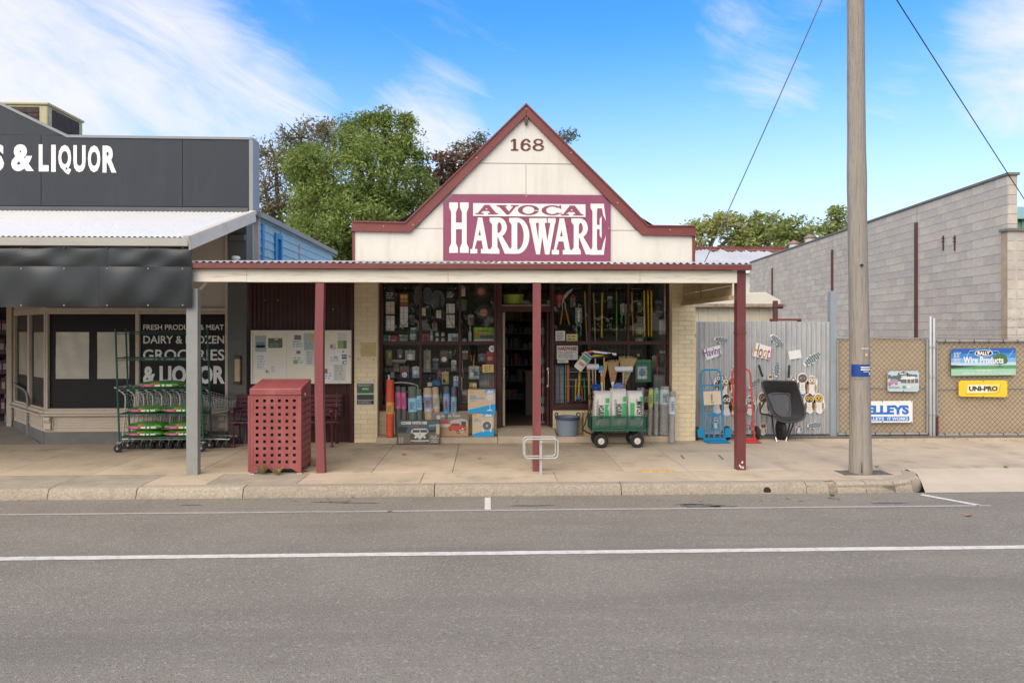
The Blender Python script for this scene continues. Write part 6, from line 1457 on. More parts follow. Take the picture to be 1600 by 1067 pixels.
m = MB(); Y = YW + .3; m.tube(smoothpath([W(614, 640, Y), W(614, 603, Y), W(618, 598, Y), W(634, 598, Y), W(648, 601, Y), W(653, 606, Y), W(654, 640, Y)], 6), .013, 8); m.tube([W(614, 612, Y), W(653, 612, Y)], .008, 6); solo('white_hoop', m, WHT, 'white bent tube frame standing behind the grey rolls', 'frame', W(634, 640, Y), smooth=60)
carton('cushion_pack', 'blue folded pack lying behind the beige rolls', 'packet', (676, 594, 688, 603), BLU, [((.1, .3, .6, .7), C(.06, .22, .5))], .1, Y=YW + .35)
carton('drop_sheet_pack', 'grey folded sheet pack low in the right lower pane', 'packet', (749, 583, 773, 606), C(.30, .28, .30), [((0, .2, .6, .5), C(.42, .40, .42)), ((.65, .1, .9, .6), C(.38, .14, .10))], .12, Y=YW + .4)
# ---------------------------------------------------------------- right-hand window: garden tools
def handle_pole(a, b, r, mm, label, cap=BLK_, Y=YI):
 p, q = W(*a, Y), W(*b, Y); o = thing('garden_pole', label, 'tool handle', q, 'tool handles hanging in the right shop window')
 m = MB(); m.tube([p, p.lerp(q, .02), p.lerp(q, .5), p.lerp(q, .97), q], [r * .6, r, r * 1.02, r, r * .7], 10); part('shaft', m, mm, o, smooth=60)
 m = MB(); d = (p - q).normalized(); m.tube([p - d * .002, p + d * .02], r * 1.08, 10); part('cap', m, cap, o, smooth=60); return o
TIM = mat('timber_handle', (.46, .30, .13), .6, .12, 8, stretch=(3, 3, .4)); YH, GH, OH = C(.66, .46, .02), C(.16, .42, .05), C(.60, .28, .02)
handle_pole((913.7, 455.6), (917, 535), .016, TIM, 'plain timber tool handle left of the first pane bar'); handle_pole((927.5, 457), (930, 535), .016, TIM, 'plain timber tool handle right of the first pane bar')
handle_pole((941, 457), (940, 527), .015, YH, 'yellow tool handle hanging alone near the first pane bar'); handle_pole((963, 455), (964, 534), .010, GH, 'thin green garden stake in the middle pane')
handle_pole((987, 455), (989.5, 524), .014, OH, 'orange tool handle beside the second pane bar')
for a, b, w in ((1006.5, 1007, 'left'), (1012.5, 1013.5, 'middle'), (1018, 1018, 'right')): handle_pole((a, 453), (b, 526), .015, YH, 'yellow tool handle, %s one of three side by side' % w)
handle_pole((1039, 446), (1039, 500), .011, WHT, 'white pole hanging at the right edge of the window', cap=WHT)
hang_card('white_board', 'white backing board under the white pole', 'board', (1030, 500, 1042, 522), C(.50, .48, .45), C(.56, .54, .50), pr=False)
lo = thing('loppers', 'orange handled garden loppers hanging open beside the door', 'loppers', W(881, 508, YI))
for a, b, c2 in (((879, 483), (875.5, 507), 0), ((884, 483), (889.5, 507), 0)):
 m = MB(); p, q = W(*a, YI), W(*b, YI); m.tube([p, p.lerp(q, .3), q], [.011, .016, .017], 10); part('handle', m, ORG_, lo, smooth=60)
m = MB(); m.tube([W(879, 483, YI), W(878.5, 474, YI), W(881, 467, YI)], .010, 8); m.tube([W(884, 483, YI - .001), W(882.5, 473, YI - .001), W(879, 468, YI - .001)], .009, 8); c = W(880, 470, YI); m.disc((c.x, c.z), .022, YI - .014, YI + .014, 14)
m.prism(P2([(880, 470), (879, 464), (887, 455), (896, 450), (893, 455), (886, 463)], YI), YI - .006, YI + .002); part('blade', m, STEEL, lo, smooth=50)
m = MB(); c = W(873, 467, YI); m.lathe([(.0, -.16), (.03, -.16), (.05, -.04), (.085, .02), (.08, .07), (0, .075)], c, 14); solo('red_funnel', m, RED, 'red plastic funnel hanging at top left of the right window', 'funnel', c, smooth=40)
def shears(bx, hz, label):
 o = hang_card('garden_shears', label, 'garden shears', bx, C(.30, .33, .32), C(.40, .43, .42), pr=True); a, b, c2, d = bx; cx = (a + c2) / 2
 m = MB(); m.prism(P2([(cx - 1.2, d - 2), (cx - 2, b + 5), (cx, b + 3), (cx + 2, b + 5), (cx + 1.2, d - 2)], YI), YI - .016, YI - .003); part('blade', m, STEEL, o)
 for s_ in (-1, 1): m = MB(); m.tube(smoothpath([W(cx + s_ * .6, d - 3, YI - .012), W(cx + s_ * 2.6, d + 2, YI - .012), W(cx + s_ * 3.6, (d + hz) / 2, YI - .012), W(cx + s_ * 3, hz, YI - .012)], 4), .012, 8); part('handle', m, C(.10, .36, .18), o, smooth=60)
shears((899, 481, 909.5, 505), 525, 'green handled hedge shears on a grey card, left pane'); shears((969, 475, 980, 492), 505, 'green handled pruning shears on a grey card, middle pane')
def pail(px, y0, y1, label):
 Y = YI + .05; c = W(px, y1, Y); h = Z(px, y0, Y) - c.z; o = thing('seed_pail', label, 'pail', c, 'printed seed pails in the right window')
 m = MB(); m.lathe([(0, 0), (.07, 0), (.082, h), (.086, h), (.086, h + .008), (0, h + .008)], c, 20); part('pail', m, GRN, o, smooth=40)
 m = MB(); m.lathe([(.0755, h * .22), (.082, h * .75)], c, 20); part('label', m, C(.60, .36, .16), o, smooth=40)
 m = MB(); m.tube(smoothpath([c + Vector((-.085, 0, h)), c + Vector((-.05, -.01, h + .05)), c + Vector((0, -.01, h + .065)), c + Vector((.05, -.01, h + .05)), c + Vector((.085, 0, h))], 4), .003, 6); part('bail', m, STEEL, o, smooth=60)
pail(998.5, 512, 523, 'green and orange printed pail on the window shelf, upper'); pail(998.5, 527.5, 536, 'green and white printed pail, lower of the pair')
# lower right window: wire rack with tools, green pack
rk = thing('wire_rack', 'chrome wire display rack behind the glass, full of hand tools', 'rack', W(904, 632, YW + .3)); Y = YW + .3
m = MB()
for py in (581, 593, 603.5): m.tube([W(884, py, Y), W(927, py, Y)], .006, 6)
for px in (884, 927): m.tube([W(px, 570, Y), W(px, 634, Y)], .007, 6)
part('frame', m, CHROME, rk, smooth=60)
def tool(a, b, mm, label, head=None, name='hand_tool', Y=YW + .26, r=.016):
 p, q = W(*a, Y), W(*b, Y); o = thing(name, label, 'hand tool', q, 'tools standing in the wire rack'); m = MB(); m.tube([p, p.lerp(q, .1), p.lerp(q, .6), q], [r * .7, r, r * .85, r * .8], 8); part('shaft', m, mm, o, smooth=60)
 m = MB()
 if head: m.box(q.x - .045, q.x + .045, Y - .02, Y + .02, q.z - .02, q.z + .05)
 else: m.tube([p, p + Vector((0, 0, .03))], r * 1.2, 8)
 part('head' if head else 'grip', m, head or BLK_, o, bevel=.006)
tool((888, 570), (888, 628), ORG_, 'orange spirit level standing left in the wire rack', r=.026); tool((900, 592), (899, 626), YLW, 'yellow handled tool left of the blue footed one'); tool((906, 582), (904, 622), C(.66, .44, .04), 'thick yellow tool with a blue foot', BLU, r=.026); tool((913, 590), (914, 626), GRN, 'green handled tool in the rack'); tool((921, 588), (920, 626), YLW, 'yellow handled tool at the right of the rack'); tool((895, 600), (895, 628), BLK_, 'black handled tool at the rack centre'); tool((909, 604), (910, 627), RED, 'short red handled tool in the rack')
for i, (a, b) in enumerate(((868, 874), (874.5, 881))): carton('glass_pack', ('tall blue topped grey pack nearest the door jamb', 'tall grey pack second from the door jamb')[i], 'pack', (a, 571, b, 630), C(.20, .23, .25), [((0, .95, 1, 1), BLU), ((.2, .1, .8, .85), C(.26, .29, .31))], .1, Y=YW + .28)
gp = hang_card('tarpaulin_pack', 'green tarpaulin pack with a white and blue label', 'hanging pack', (993, 562, 1018, 597), C(.05, .24, .12), C(.07, .30, .15), None, .1, Y=YI, pr=False)
x0, x1 = X(995.5, YI), X(1011, YI); m = MB(); rect(m, x0, x1, Z(1000, 592, YI), Z(1000, 571, YI), YI - .003); lb = part('label', m, WHT, gp); m = MB(); cc = W(1003.5, 582, YI); poly(m, ell(cc.x, cc.z, .065, .07, 16), YI - .004); poly(m, [(x0, Z(1000, 573, YI)), (x1, Z(1000, 573, YI)), (x1, Z(1000, 571, YI)), (x0, Z(1000, 571, YI))], YI - .004); part('picture', m, C(.16, .34, .46), lb)
tool((1026, 555), (1027, 584), RED, 'red handled tool hanging at the right pane', r=.014);
carton('wire_box', 'dark grey flat pack standing at the right end of the window', 'pack', (1022, 585, 1040, 612), C(.16, .165, .165), [((.1, .55, .9, .9), C(.22, .22, .22))], .06)
nr_ = thing('netting_roll', 'roll of black garden netting lying across the window', 'roll', W(976, 550, YW + .32)); m = MB(); p, q = W(951, 548, YW + .32), W(1001, 551, YW + .32)
m.tube([p.lerp(q, i / 40) for i in range(41)], [.062 + .006 * (i % 2) for i in range(41)], 14); part('netting', m, mat('black_netting', (.028, .030, .034), .7, .4, 40, bump=.8, bscale=60), nr_, smooth=30)
m = MB(); c = W(997, 555, YW + .25); m.lathe([(0, -.03), (.028, -.02), (.028, .02), (0, .03)], c, 12, 'x'); part('end_cap', m, YLW, nr_, smooth=40)
# a second, deeper layer of stock behind the first
def stock_item(kind, bx, col, col2, label, dY=.30):
 Y = YW + .17 + dY
 if kind == 'jar': jar((bx[0] + bx[2]) / 2, bx[1], bx[3], (bx[2] - bx[0]) / 2, col, col2, label, 'bottle', 'bottle', Y=Y, neck=True)
 elif kind == 'tin': jar((bx[0] + bx[2]) / 2, bx[1], bx[3], (bx[2] - bx[0]) / 2, col, col2, label, 'paint_tin', 'tin', Y=Y)
 elif kind == 'card': hang_card('stock_card', label, 'hanging pack', bx, col, col2, [((.2, .12, .8, .62), GRY)], Y=Y)
 else: carton('stock_box', label, 'carton', bx, col, [((.1, .35, .9, .8), col2), ((.15, .08, .6, .2), OFF)], Y=Y)
for q in (('card', (612, 458, 621, 476), C(.30, .07, .05), OFF, 'red card hanging between the two tall packs at the left'), ('card', (640, 492, 648, 508), C(.12, .22, .30), WHT, 'blue card hanging low under the small skillet'), ('card', (718, 468, 729, 486), C(.10, .22, .12), LIM, 'green card hanging left of the two woks'), ('card', (731, 492, 740, 508), C(.40, .30, .08), OFF, 'yellow card under the left edge of the lower wok'), ('card', (675, 503, 683, 517), C(.35, .32, .28), RED, 'pale card hanging just above the white jars'),
   ('card', (615, 569, 623, 580), C(.42, .32, .06), WHT, 'yellow card just left of the plum card'), ('card', (676, 560, 685, 577), C(.08, .16, .30), WHT, 'blue card between the long grey card and the maroon card'), ('card', (722, 548, 731, 562), C(.30, .09, .08), OFF, 'red brown card at the left of the right pane'), ('card', (701, 549, 706, 560), C(.12, .25, .14), OFF, 'small green card right of the maroon card'), ('card', (750, 573, 757, 586), C(.22, .25, .28), ORG_, 'grey card with orange header behind the yellow notice'),
   ('tin', (601, 612, 612, 630), C(.40, .40, .38), GRY, 'white paint tin behind the orange mesh roll'), ('tin', (655, 614, 666, 631), C(.07, .20, .36), GRY, 'blue paint tin behind the beige rolls'), ('jar', (686, 612, 692, 631), C(.45, .40, .10), RED, 'yellow bottle standing behind the navy rolls'), ('box', (641, 613, 653, 630), C(.34, .12, .07), C(.5, .4, .25), 'brick red carton behind the grey green rolls'), ('box', (716, 612, 730, 632), C(.14, .24, .16), LIM, 'green carton behind the picture booklet'),
   ('card', (891, 462, 899, 480), C(.32, .30, .26), RED, 'pale card hanging above the hedge shears'), ('card', (949, 463, 957, 482), C(.10, .20, .28), WHT, 'blue card hanging between the yellow and green handles'), ('card', (996, 470, 1003, 488), C(.30, .28, .24), GRN, 'pale card with green header left of the yellow handles'), ('card', (1024, 470, 1034, 490), C(.06, .12, .22), LBL, 'navy card hanging right of the yellow handles'),
   ('box', (930, 610, 946, 634), C(.20, .10, .06), C(.4, .3, .2), 'brown carton low behind the broom handles'), ('tin', (950, 606, 962, 630), C(.36, .36, .35), GRY, 'pale tin behind the broom handles'), ('tin', (1004, 608, 1016, 632), C(.30, .08, .06), GRY, 'red tin low under the green tarpaulin pack'), ('card', (905, 556, 913, 572), C(.30, .32, .12), OFF, 'lime card behind the tilted seed bag'), ('card', (1019, 556, 1025, 574), C(.38, .30, .10), OFF, 'yellow card hanging right of the green tarpaulin pack'), ('card', (1031, 548, 1040, 566), C(.12, .12, .13), WHT, 'dark card with white header at the right pane edge'), ('jar', (1020, 612, 1027, 634), C(.08, .24, .12), WHT, 'green bottle standing at the right pane bottom')):
 stock_item(*q)
# tub over the door
m = MB(); c = W(802, 475, YW + .35); m.lathe([(0, 0), (.17, 0), (.19, .15), (.20, .15), (.20, .17), (.185, .17), (.165, .02), (0, .02)], c, 24); solo('green_tub', m, C(.30, .38, .04), 'yellow green plastic tub on the ledge over the shop door', 'tub', c, smooth=40)
m = MB(); m.box(X(784, YW), X(860, YW), YW + .165, YW + .6, c.z - .02, c.z - .001); part('over_door_shelf', m, DARKIN, hw)
# shelving inside the shop, seen through the doorway
sv = thing('shop_shelving', 'dark shelving stacked with small goods inside the shop doorway', 'shelving', (X(820, 15), 15.2, .2)); rr = random.Random(11)
SX0, SX1 = X(778, 15.2), X(868, 15.2)
m = MB(); m.box(SX0 - .4, SX1 + .6, 15.5, 15.53, .2, 3.1); part('back_panel', m, DARKIN, sv)
GOODS = [C(.14, .03, .03), C(.03, .05, .10), C(.12, .12, .12), C(.15, .11, .04), C(.04, .09, .06), C(.20, .19, .17)]
for i, z in enumerate((.45, .85, 1.2, 1.55, 1.9, 2.2)):
 m = MB(); m.box(SX0 - .3, SX1 + .3, 15.1, 15.49, z, z + .025); s_ = part('shelf', m, C(.10, .09, .08), sv); q = SX0 - .25
 while q < SX1 + .2:
  w = rr.uniform(.06, .17); h = rr.uniform(.1, .26); m = MB()
  if rr.random() < .5: m.box(q, q + w - .012, 15.12, 15.3, z + .026, z + .026 + h); rect(m, q + .008, q + w - .02, z + .05, z + .02 + h * .7, 15.118)
  else: m.lathe([(0, 0), (w * .42, 0), (w * .42, h * .8), (w * .2, h * .9), (w * .2, h), (0, h)], (q + w / 2, 15.2, z + .026), 10)
  part('goods', m, GOODS[rr.randrange(6)], s_); q += w
sd_ = thing('hanging_stand', 'narrow stand of hanging hooks and chains just inside the door', 'stand', (X(846, 13.2), 13.2, .22)); m = MB(); xx = X(848, 13.2); m.box(xx - .01, xx + .01, 13.2, 13.22, .22, 2.2); m.box(xx - .15, xx + .15, 13.15, 13.3, .2, .225); part('pole', m, GRY, sd_)
for i in range(9): z = .45 + i * .19; m = MB(); w = rr.uniform(.03, .07); m.prism(ell(xx + rr.uniform(-.06, .06), z, w, .075, 10), 13.15, 13.17); part('hung_pack', m, [C(.28, .27, .25), C(.12, .2, .2), C(.3, .1, .1), GRY][i % 4], sd_)
m = MB(); c = X(833, 14.4); m.box(c - .16, c + .16, 14.4, 14.9, .2, 1.1); m.box(c - .2, c + .2, 14.35, 14.95, 1.1, 1.14); solo('counter', m, C(.12, .10, .085), 'low timber counter end inside the shop doorway', 'counter', (c, 14.5, .2), bevel=.008)
# ---------------------------------------------------------------- rolls leaning along the shop front
def roll(px, py, bpx, r, Yb, zb, base, bands, label, name='mesh_roll', top_dy=.12, core=True, group='rolls leaning below the left window', tex=None):
 q = W(bpx, 600, Yb); q = Vector((q.x, Yb, zb + .004)); p = W(px, py, Yb + top_dy); d = (p - q); L_ = d.length; d.normalize()
 o = thing(name, label, 'roll', q, group); R_ = r * Yb / F
 def cyl(m, t0, t1, rad, seg=18): m.tube([q.lerp(p, t0), q.lerp(p, t1)], rad, seg)
 m = MB(); n = 26; m.tube([q.lerp(p, i / n) for i in range(n + 1)], [R_ * (1 + random.uniform(-.02, .02)) for i in range(n + 1)], 18); part('wrap', m, base, o, smooth=50)
 for t0, t1, mm in bands: m = MB(); cyl(m, t0, t1, R_ * 1.045); part('label_band', m, mm, o, smooth=50)
 if bands:
  t0, t1, mm = bands[-1]; m = MB(); a = q.lerp(p, t0 + (t1 - t0) * .2); b = q.lerp(p, t0 + (t1 - t0) * .8)
  fineprint(m, a.x - R_ * .55, a.x + R_ * .55, a.z, b.z, 6, a.y - R_ * 1.02 - .012, seed=int(px)); part('print', m, INK, o)
 if core: m = MB(); m.tube([p - d * .002, p + d * .006], R_ * .45, 12); part('core', m, KRAFT, o)
 return o
PLAS = mat('orange_barrier_mesh', (.62, .075, .035), .35, .25, 22, bump=.5, bscale=40); GW = mat('grey_weed_mat', (.12, .12, .125), .5, .15, 10); SHD = mat('green_shade_cloth', (.13, .16, .145), .6, .2, 14, bump=.4, bscale=60); BEI = mat('beige_shade_cloth', (.50, .37, .24), .6, .1, 10, bump=.3, bscale=60); NAV = mat('navy_shade_cloth', (.085, .10, .14), .5, .15, 10)
o_ = roll(609.5, 593, 609.5, 6, 12.06, .11, PLAS, [(.40, .60, C(.62, .30, .07))], 'tall orange plastic barrier mesh roll at the left brick pier', core=False); m = MB(); c = W(607, 590, 12.15); m.tube(smoothpath([c + Vector((0, 0, -.05)), c + Vector((.01, 0, .02)), c + Vector((-.01, 0, .05))], 3), .018, 6); part('plastic_twist', m, C(.55, .50, .46), o_, smooth=60)
roll(621.5, 604, 622.5, 5, 12.18, .11, GW, [(.55, .88, PNK)], 'grey weed mat roll with a pink label, left of the pair'); roll(630.5, 605, 632, 3.9, 12.18, .11, GW, [(.55, .88, PNK)], 'slim grey weed mat roll with a pink label, right of the pair')
roll(644, 604, 646, 7, 12.2, .11, SHD, [(.48, .76, LBL)], 'thick grey green cloth roll with a pale blue label'); roll(654, 608, 657, 4.5, 12.2, .11, SHD, [(.55, .85, LBL)], 'slim grey green cloth roll with a pale blue label')
roll(668, 606, 672, 7, 12.22, .11, BEI, [(.50, .85, C(.42, .44, .62)), (.55, .80, C(.52, .46, .50))], 'thick beige cloth roll with a blue printed label'); roll(680, 605, 685, 5.2, 12.22, .11, BEI, [(.55, .85, C(.46, .44, .36))], 'slimmer beige cloth roll leaning to the left')
roll(697.5, 604, 698, 5.3, 12.2, .11, NAV, [(.45, .85, C(.05, .30, .55)), (.5, .8, C(.38, .36, .55))], 'dark navy cloth roll with a bright blue label'); roll(709, 605, 709, 4.6, 12.2, .11, NAV, [(.40, .80, C(.22, .36, .50))], 'slim navy cloth roll beside the fan boxes')
GALV = mat('galvanised_wire_roll', (.42, .42, .41), .4, .35, 26, metal=.45, bump=.9, bscale=70, stretch=(1, 1, 2.2))
GR_ = 'galvanised wire rolls under the right window'
roll(998, 606, 997, 2.6, 12.28, .11, GALV, [], 'thin wire roll just right of the wagon, back row', 'wire_roll', group=GR_); roll(1004, 606, 1003, 3.2, 12.25, .11, GALV, [], 'thin plain wire roll second from the wagon', 'wire_roll', group=GR_)
roll(1017.5, 607, 1014.5, 3.8, 12.12, .11, GALV, [(.60, .96, C(.42, .48, .10))], 'wire roll with a yellow green label', 'wire_roll', group=GR_); roll(1025.5, 606, 1025, 3.9, 12.1, .11, GALV, [(.66, .95, C(.22, .40, .26))], 'wire roll with a narrow green label', 'wire_roll', group=GR_)
roll(1038, 604, 1036.5, 7.5, 12.12, .11, GALV, [(.62, .93, C(.42, .50, .52))], 'thickest wire roll with a pale blue label', 'wire_roll', group=GR_); roll(1050.5, 611, 1049.5, 5, 11.93, .0, GALV, [(.55, .88, C(.46, .50, .56))], 'short wire roll standing on the footpath by the pier', 'wire_roll', group=GR_)
# leaning printed tin signs
def lean_sign(name, label, bx, Yb, zb, lean, frame_m, base, draw, skew=0.0):
 a, b, c2, d = bx; x0, x1 = X(a, Yb), X(c2, Yb); z0 = zb + .003; h = Z(a, b, Yb) - Z(a, d, Yb); o = thing(name, label, 'sign', ((x0 + x1) / 2, Yb, zb), 'printed tin signs leaning at the shop front')
 def tilt(m):
  m.v = [(x, y + (z - z0) * lean, z + (x - x0) * skew) for x, y, z in m.v]; return m
 m = MB(); m.box(x0, x1, Yb, Yb + .012, z0, z0 + h); part('panel', tilt(m), base, o)
 for nm, mm, fn in draw:
  m = MB(); fn(m, lambda u, v, k=0: (x0 + u * (x1 - x0), z0 + v * h), Yb - .0015 - .0006 * len(o.children)); part(nm, tilt(m), mm, o)
 return o
def PL(*pts): return lambda m, T, y: poly(m, [T(*p) for p in pts], y)
def MUL(*fs): return lambda m, T, y: [f(m, T, y - .0001 * i) for i, f in enumerate(fs)]
def EL(cx, cy, rx, ry, a0=0, a1=360): return lambda m, T, y: poly(m, [T(*p) for p in ell(cx, cy, rx, ry, 18, a0, a1)], y)
def TX(s_, u0, v0, u1, v1, bold=.03): return lambda m, T, y: letters(m, s_, T(u0, v0)[0], T(u1, v1)[0], T(u0, v0)[1], T(u1, v1)[1], y, bold)
def FP(u0, v0, u1, v1, n): return lambda m, T, y: fineprint(m, T(u0, v0)[0], T(u1, v1)[0], T(u0, v0)[1], T(u1, v1)[1], n, y, seed=n)
DK = C(.035, .045, .055)
lean_sign('van_sign', 'dark tin sign lettered COME WITH ME over a green and white van', (620, 654.5, 687.5, 692), 11.93, 0.0, .18, DK, mat('dark_tin', (.032, .036, .042), .4, .15, 5), [
 ('backdrop', C(.055, .085, .095), PL((.02, .45), (.98, .45), (.98, .97), (.02, .97))), ('roadside', C(.14, .11, .07), PL((.02, .05), (.98, .05), (.98, .44), (.02, .44))), ('tree_trunks', C(.02, .022, .022), MUL(PL((.02, .5), (.2, .5), (.25, .7), (.1, .75), (.02, .7)), PL((.7, .5), (.98, .5), (.98, .62), (.75, .6)))),
 ('lettering', C(.55, .54, .50), TX('COME WITH ME', .09, .82, .69, .94, .05)), ('subtitle', C(.35, .10, .07), FP(.31, .71, .55, .77, 1)),
 ('tyres', BLK_, MUL(EL(.36, .15, .045, .07), EL(.69, .15, .045, .07))), ('van_body', C(.06, .075, .05), MUL(PL((.30, .14), (.74, .14), (.75, .40), (.72, .50), (.33, .50), (.30, .38)))), ('van_roof', C(.45, .45, .42), MUL(PL((.31, .47), (.73, .47), (.71, .60), (.66, .655), (.40, .655), (.34, .60)))), ('van_face', C(.50, .49, .46), PL((.34, .50), (.72, .50), (.53, .20))),
 ('windscreen', C(.06, .07, .075), MUL(PL((.355, .49), (.52, .49), (.52, .60), (.37, .60)), PL((.54, .49), (.71, .49), (.69, .60), (.54, .60)))), ('headlamps', C(.60, .58, .50), MUL(EL(.43, .30, .028, .045), EL(.64, .30, .028, .045))), ('emblem', C(.10, .11, .10), lambda m, T, y: [poly(m, [T(.53 + dx * sx, .40 + dz) for dx, dz in q], y) for sx in (-1, 1) for q in ([(.0, -.05), (.025, .04), (.015, .04), (.0, -.02)],)]), ('bumper', C(.45, .44, .42), PL((.32, .13), (.74, .13), (.745, .18), (.315, .18))),
 ('blue_plate', C(.16, .26, .30), PL((.74, .72), (.98, .78), (.98, .85), (.74, .79))), ('side_panel', C(.42, .34, .22), PL((.905, .42), (.985, .42), (.985, .82), (.905, .82))), ('small_print', C(.45, .44, .42), MUL(FP(.78, .22, .97, .36, 2), FP(.80, .06, .96, .2, 2))), ('spokes', C(.40, .40, .38), MUL(PL((.05, .06), (.065, .06), (.075, .3), (.06, .3)), PL((.09, .05), (.105, .05), (.11, .3), (.095, .3)), PL((.13, .05), (.145, .05), (.15, .3), (.135, .3))))], skew=.0)
lean_sign('car_sign', 'faded tin sign with a red vintage car on sandy ground', (675, 646.5, 732, 683), 12.12, .11, .22, BRN, mat('sandy_tin', (.30, .20, .12), .45, .2, 5), [
 ('sky', C(.17, .15, .13), PL((.01, .62), (.99, .62), (.99, .99), (.01, .99))), ('small_print', C(.40, .34, .27), FP(.24, .76, .93, .93, 1)), ('shed', C(.40, .37, .32), PL((.50, .40), (.97, .40), (.97, .66), (.8, .74), (.5, .66))), ('shed_door', C(.07, .06, .05), PL((.80, .40), (.93, .40), (.93, .62), (.80, .62))), ('sand', C(.36, .22, .11), PL((.01, .01), (.99, .01), (.99, .40), (.01, .34))),
 ('red_van', C(.33, .05, .03), PL((.20, .52), (.42, .52), (.45, .62), (.38, .70), (.22, .70), (.18, .6))), ('white_van', C(.48, .45, .40), PL((.22, .38), (.48, .38), (.5, .50), (.22, .52))), ('car_tyres', BLK_, MUL(EL(.72, .20, .055, .09), EL(.50, .27, .035, .05), EL(.9, .24, .04, .07))), ('car_body', C(.42, .045, .025), MUL(PL((.42, .32), (.50, .28), (.66, .22), (.92, .25), (.94, .36), (.84, .42), (.62, .46), (.46, .42)), PL((.46, .40), (.55, .55), (.74, .54), (.82, .41)))), ('car_window', C(.10, .06, .05), PL((.52, .44), (.58, .52), (.70, .51), (.74, .44))), ('car_lamps', C(.48, .46, .42), MUL(EL(.84, .30, .03, .04), EL(.76, .25, .02, .03), PL((.68, .15), (.94, .2), (.94, .225), (.68, .175)))), ('badge', C(.48, .44, .38), EL(.17, .80, .055, .09))], skew=-.0)
# fan cartons
CY = C(.015, .30, .62)
carton('fan_box', 'pedestal fan carton in kraft and bright blue, upper of two', 'carton', (731, 609, 774, 645.5), CARD, [((0, 0, 1, 0, 1, .40, 0, .14), CY, 'blue_wave'), ((.63, .84, .98, .84, .98, 1, .63, 1), CY, 'brand_patch'), ((.05, .82, .19, .98), C(.62, .33, .05), 'orange_flash'), ((.72, .80, .90, .80, .93, .70, .91, .58, .84, .53, .76, .53, .69, .60, .68, .72), C(.55, .53, .52), 'fan_picture'), ((.795, .16, .815, .16, .815, .53, .795, .53), C(.62, .60, .60), 'fan_stem'), ((.68, .10, .90, .10, .88, .14, .81, .17, .70, .14), C(.62, .60, .60), 'fan_base')], .26, Y=12.07, text=[('click', (.67, .85, .95, .985), WHT, .05, .12), ('40CM', (.07, .70, .27, .76), CY, .02), ('PEDESTAL FAN', (.07, .60, .58, .67), CY, .02), ('WHITE', (.07, .51, .30, .55), C(.3, .25, .2), .01)])
carton('fan_box', 'box fan carton in kraft and bright blue, lower of two', 'carton', (738, 646, 771.5, 682), CARD, [((0, 0, 1, 0, 1, .38, 0, .10), CY, 'blue_wave'), ((.50, .85, .94, .85, .98, 1, .52, 1), CY, 'brand_patch'), ((.05, .85, .19, .99), C(.62, .33, .05), 'orange_flash'), ((.45, .25, .92, .25, .92, .68, .45, .68), C(.52, .51, .51), 'fan_picture'), (tuple(v for p in ell(.68, .465, .20, .19, 20) for v in p), C(.11, .11, .12), 'fan_grille'), (tuple(v for p in ell(.68, .465, .06, .06, 12) for v in p), C(.35, .35, .36), 'fan_hub'), ((.48, .20, .53, .20, .53, .25, .48, .25), WHT, 'fan_foot'), ((.84, .20, .89, .20, .89, .25, .84, .25), WHT, 'fan_foot')], .24, Y=12.08, text=[('click', (.56, .865, .92, .985), WHT, .05, .12), ('30CM', (.07, .73, .28, .78), CY, .02), ('BOX FAN', (.07, .65, .40, .70), CY, .02)])
# bucket
bk = thing('bucket', 'blue grey plastic tub with two loop handles beside the door step', 'tub', (X(886.5, 12.2), 12.2, .11)); c = Vector((X(886.5, 12.2), 12.2, .112)); BK = mat('bluegrey_plastic', (.22, .27, .33), .4, .04, 3); BKR = mat('navy_rim', (.06, .085, .14), .4)
m = MB(); m.lathe([(0, 0), (.178, 0), (.184, .006), (.205, .325), (.198, .325), (.176, .015), (0, .012)], c, 36); part('shell', m, BK, bk, smooth=40)
m = MB(); m.lathe([(.2055, .285), (.222, .287), (.226, .30), (.224, .332), (.199, .334), (.199, .3255)], c, 36); part('rim', m, BKR, bk, smooth=40)
for s_ in (-1, 1): m = MB(); m.tube(smoothpath([c + Vector((s_ * .215, -.05, .32)), c + Vector((s_ * .225, -.04, .375)), c + Vector((s_ * .20, 0, .395)), c + Vector((s_ * .17, .04, .375)), c + Vector((s_ * .19, .05, .33))], 5), .011, 8); part('handle', m, BKR, bk, smooth=60)
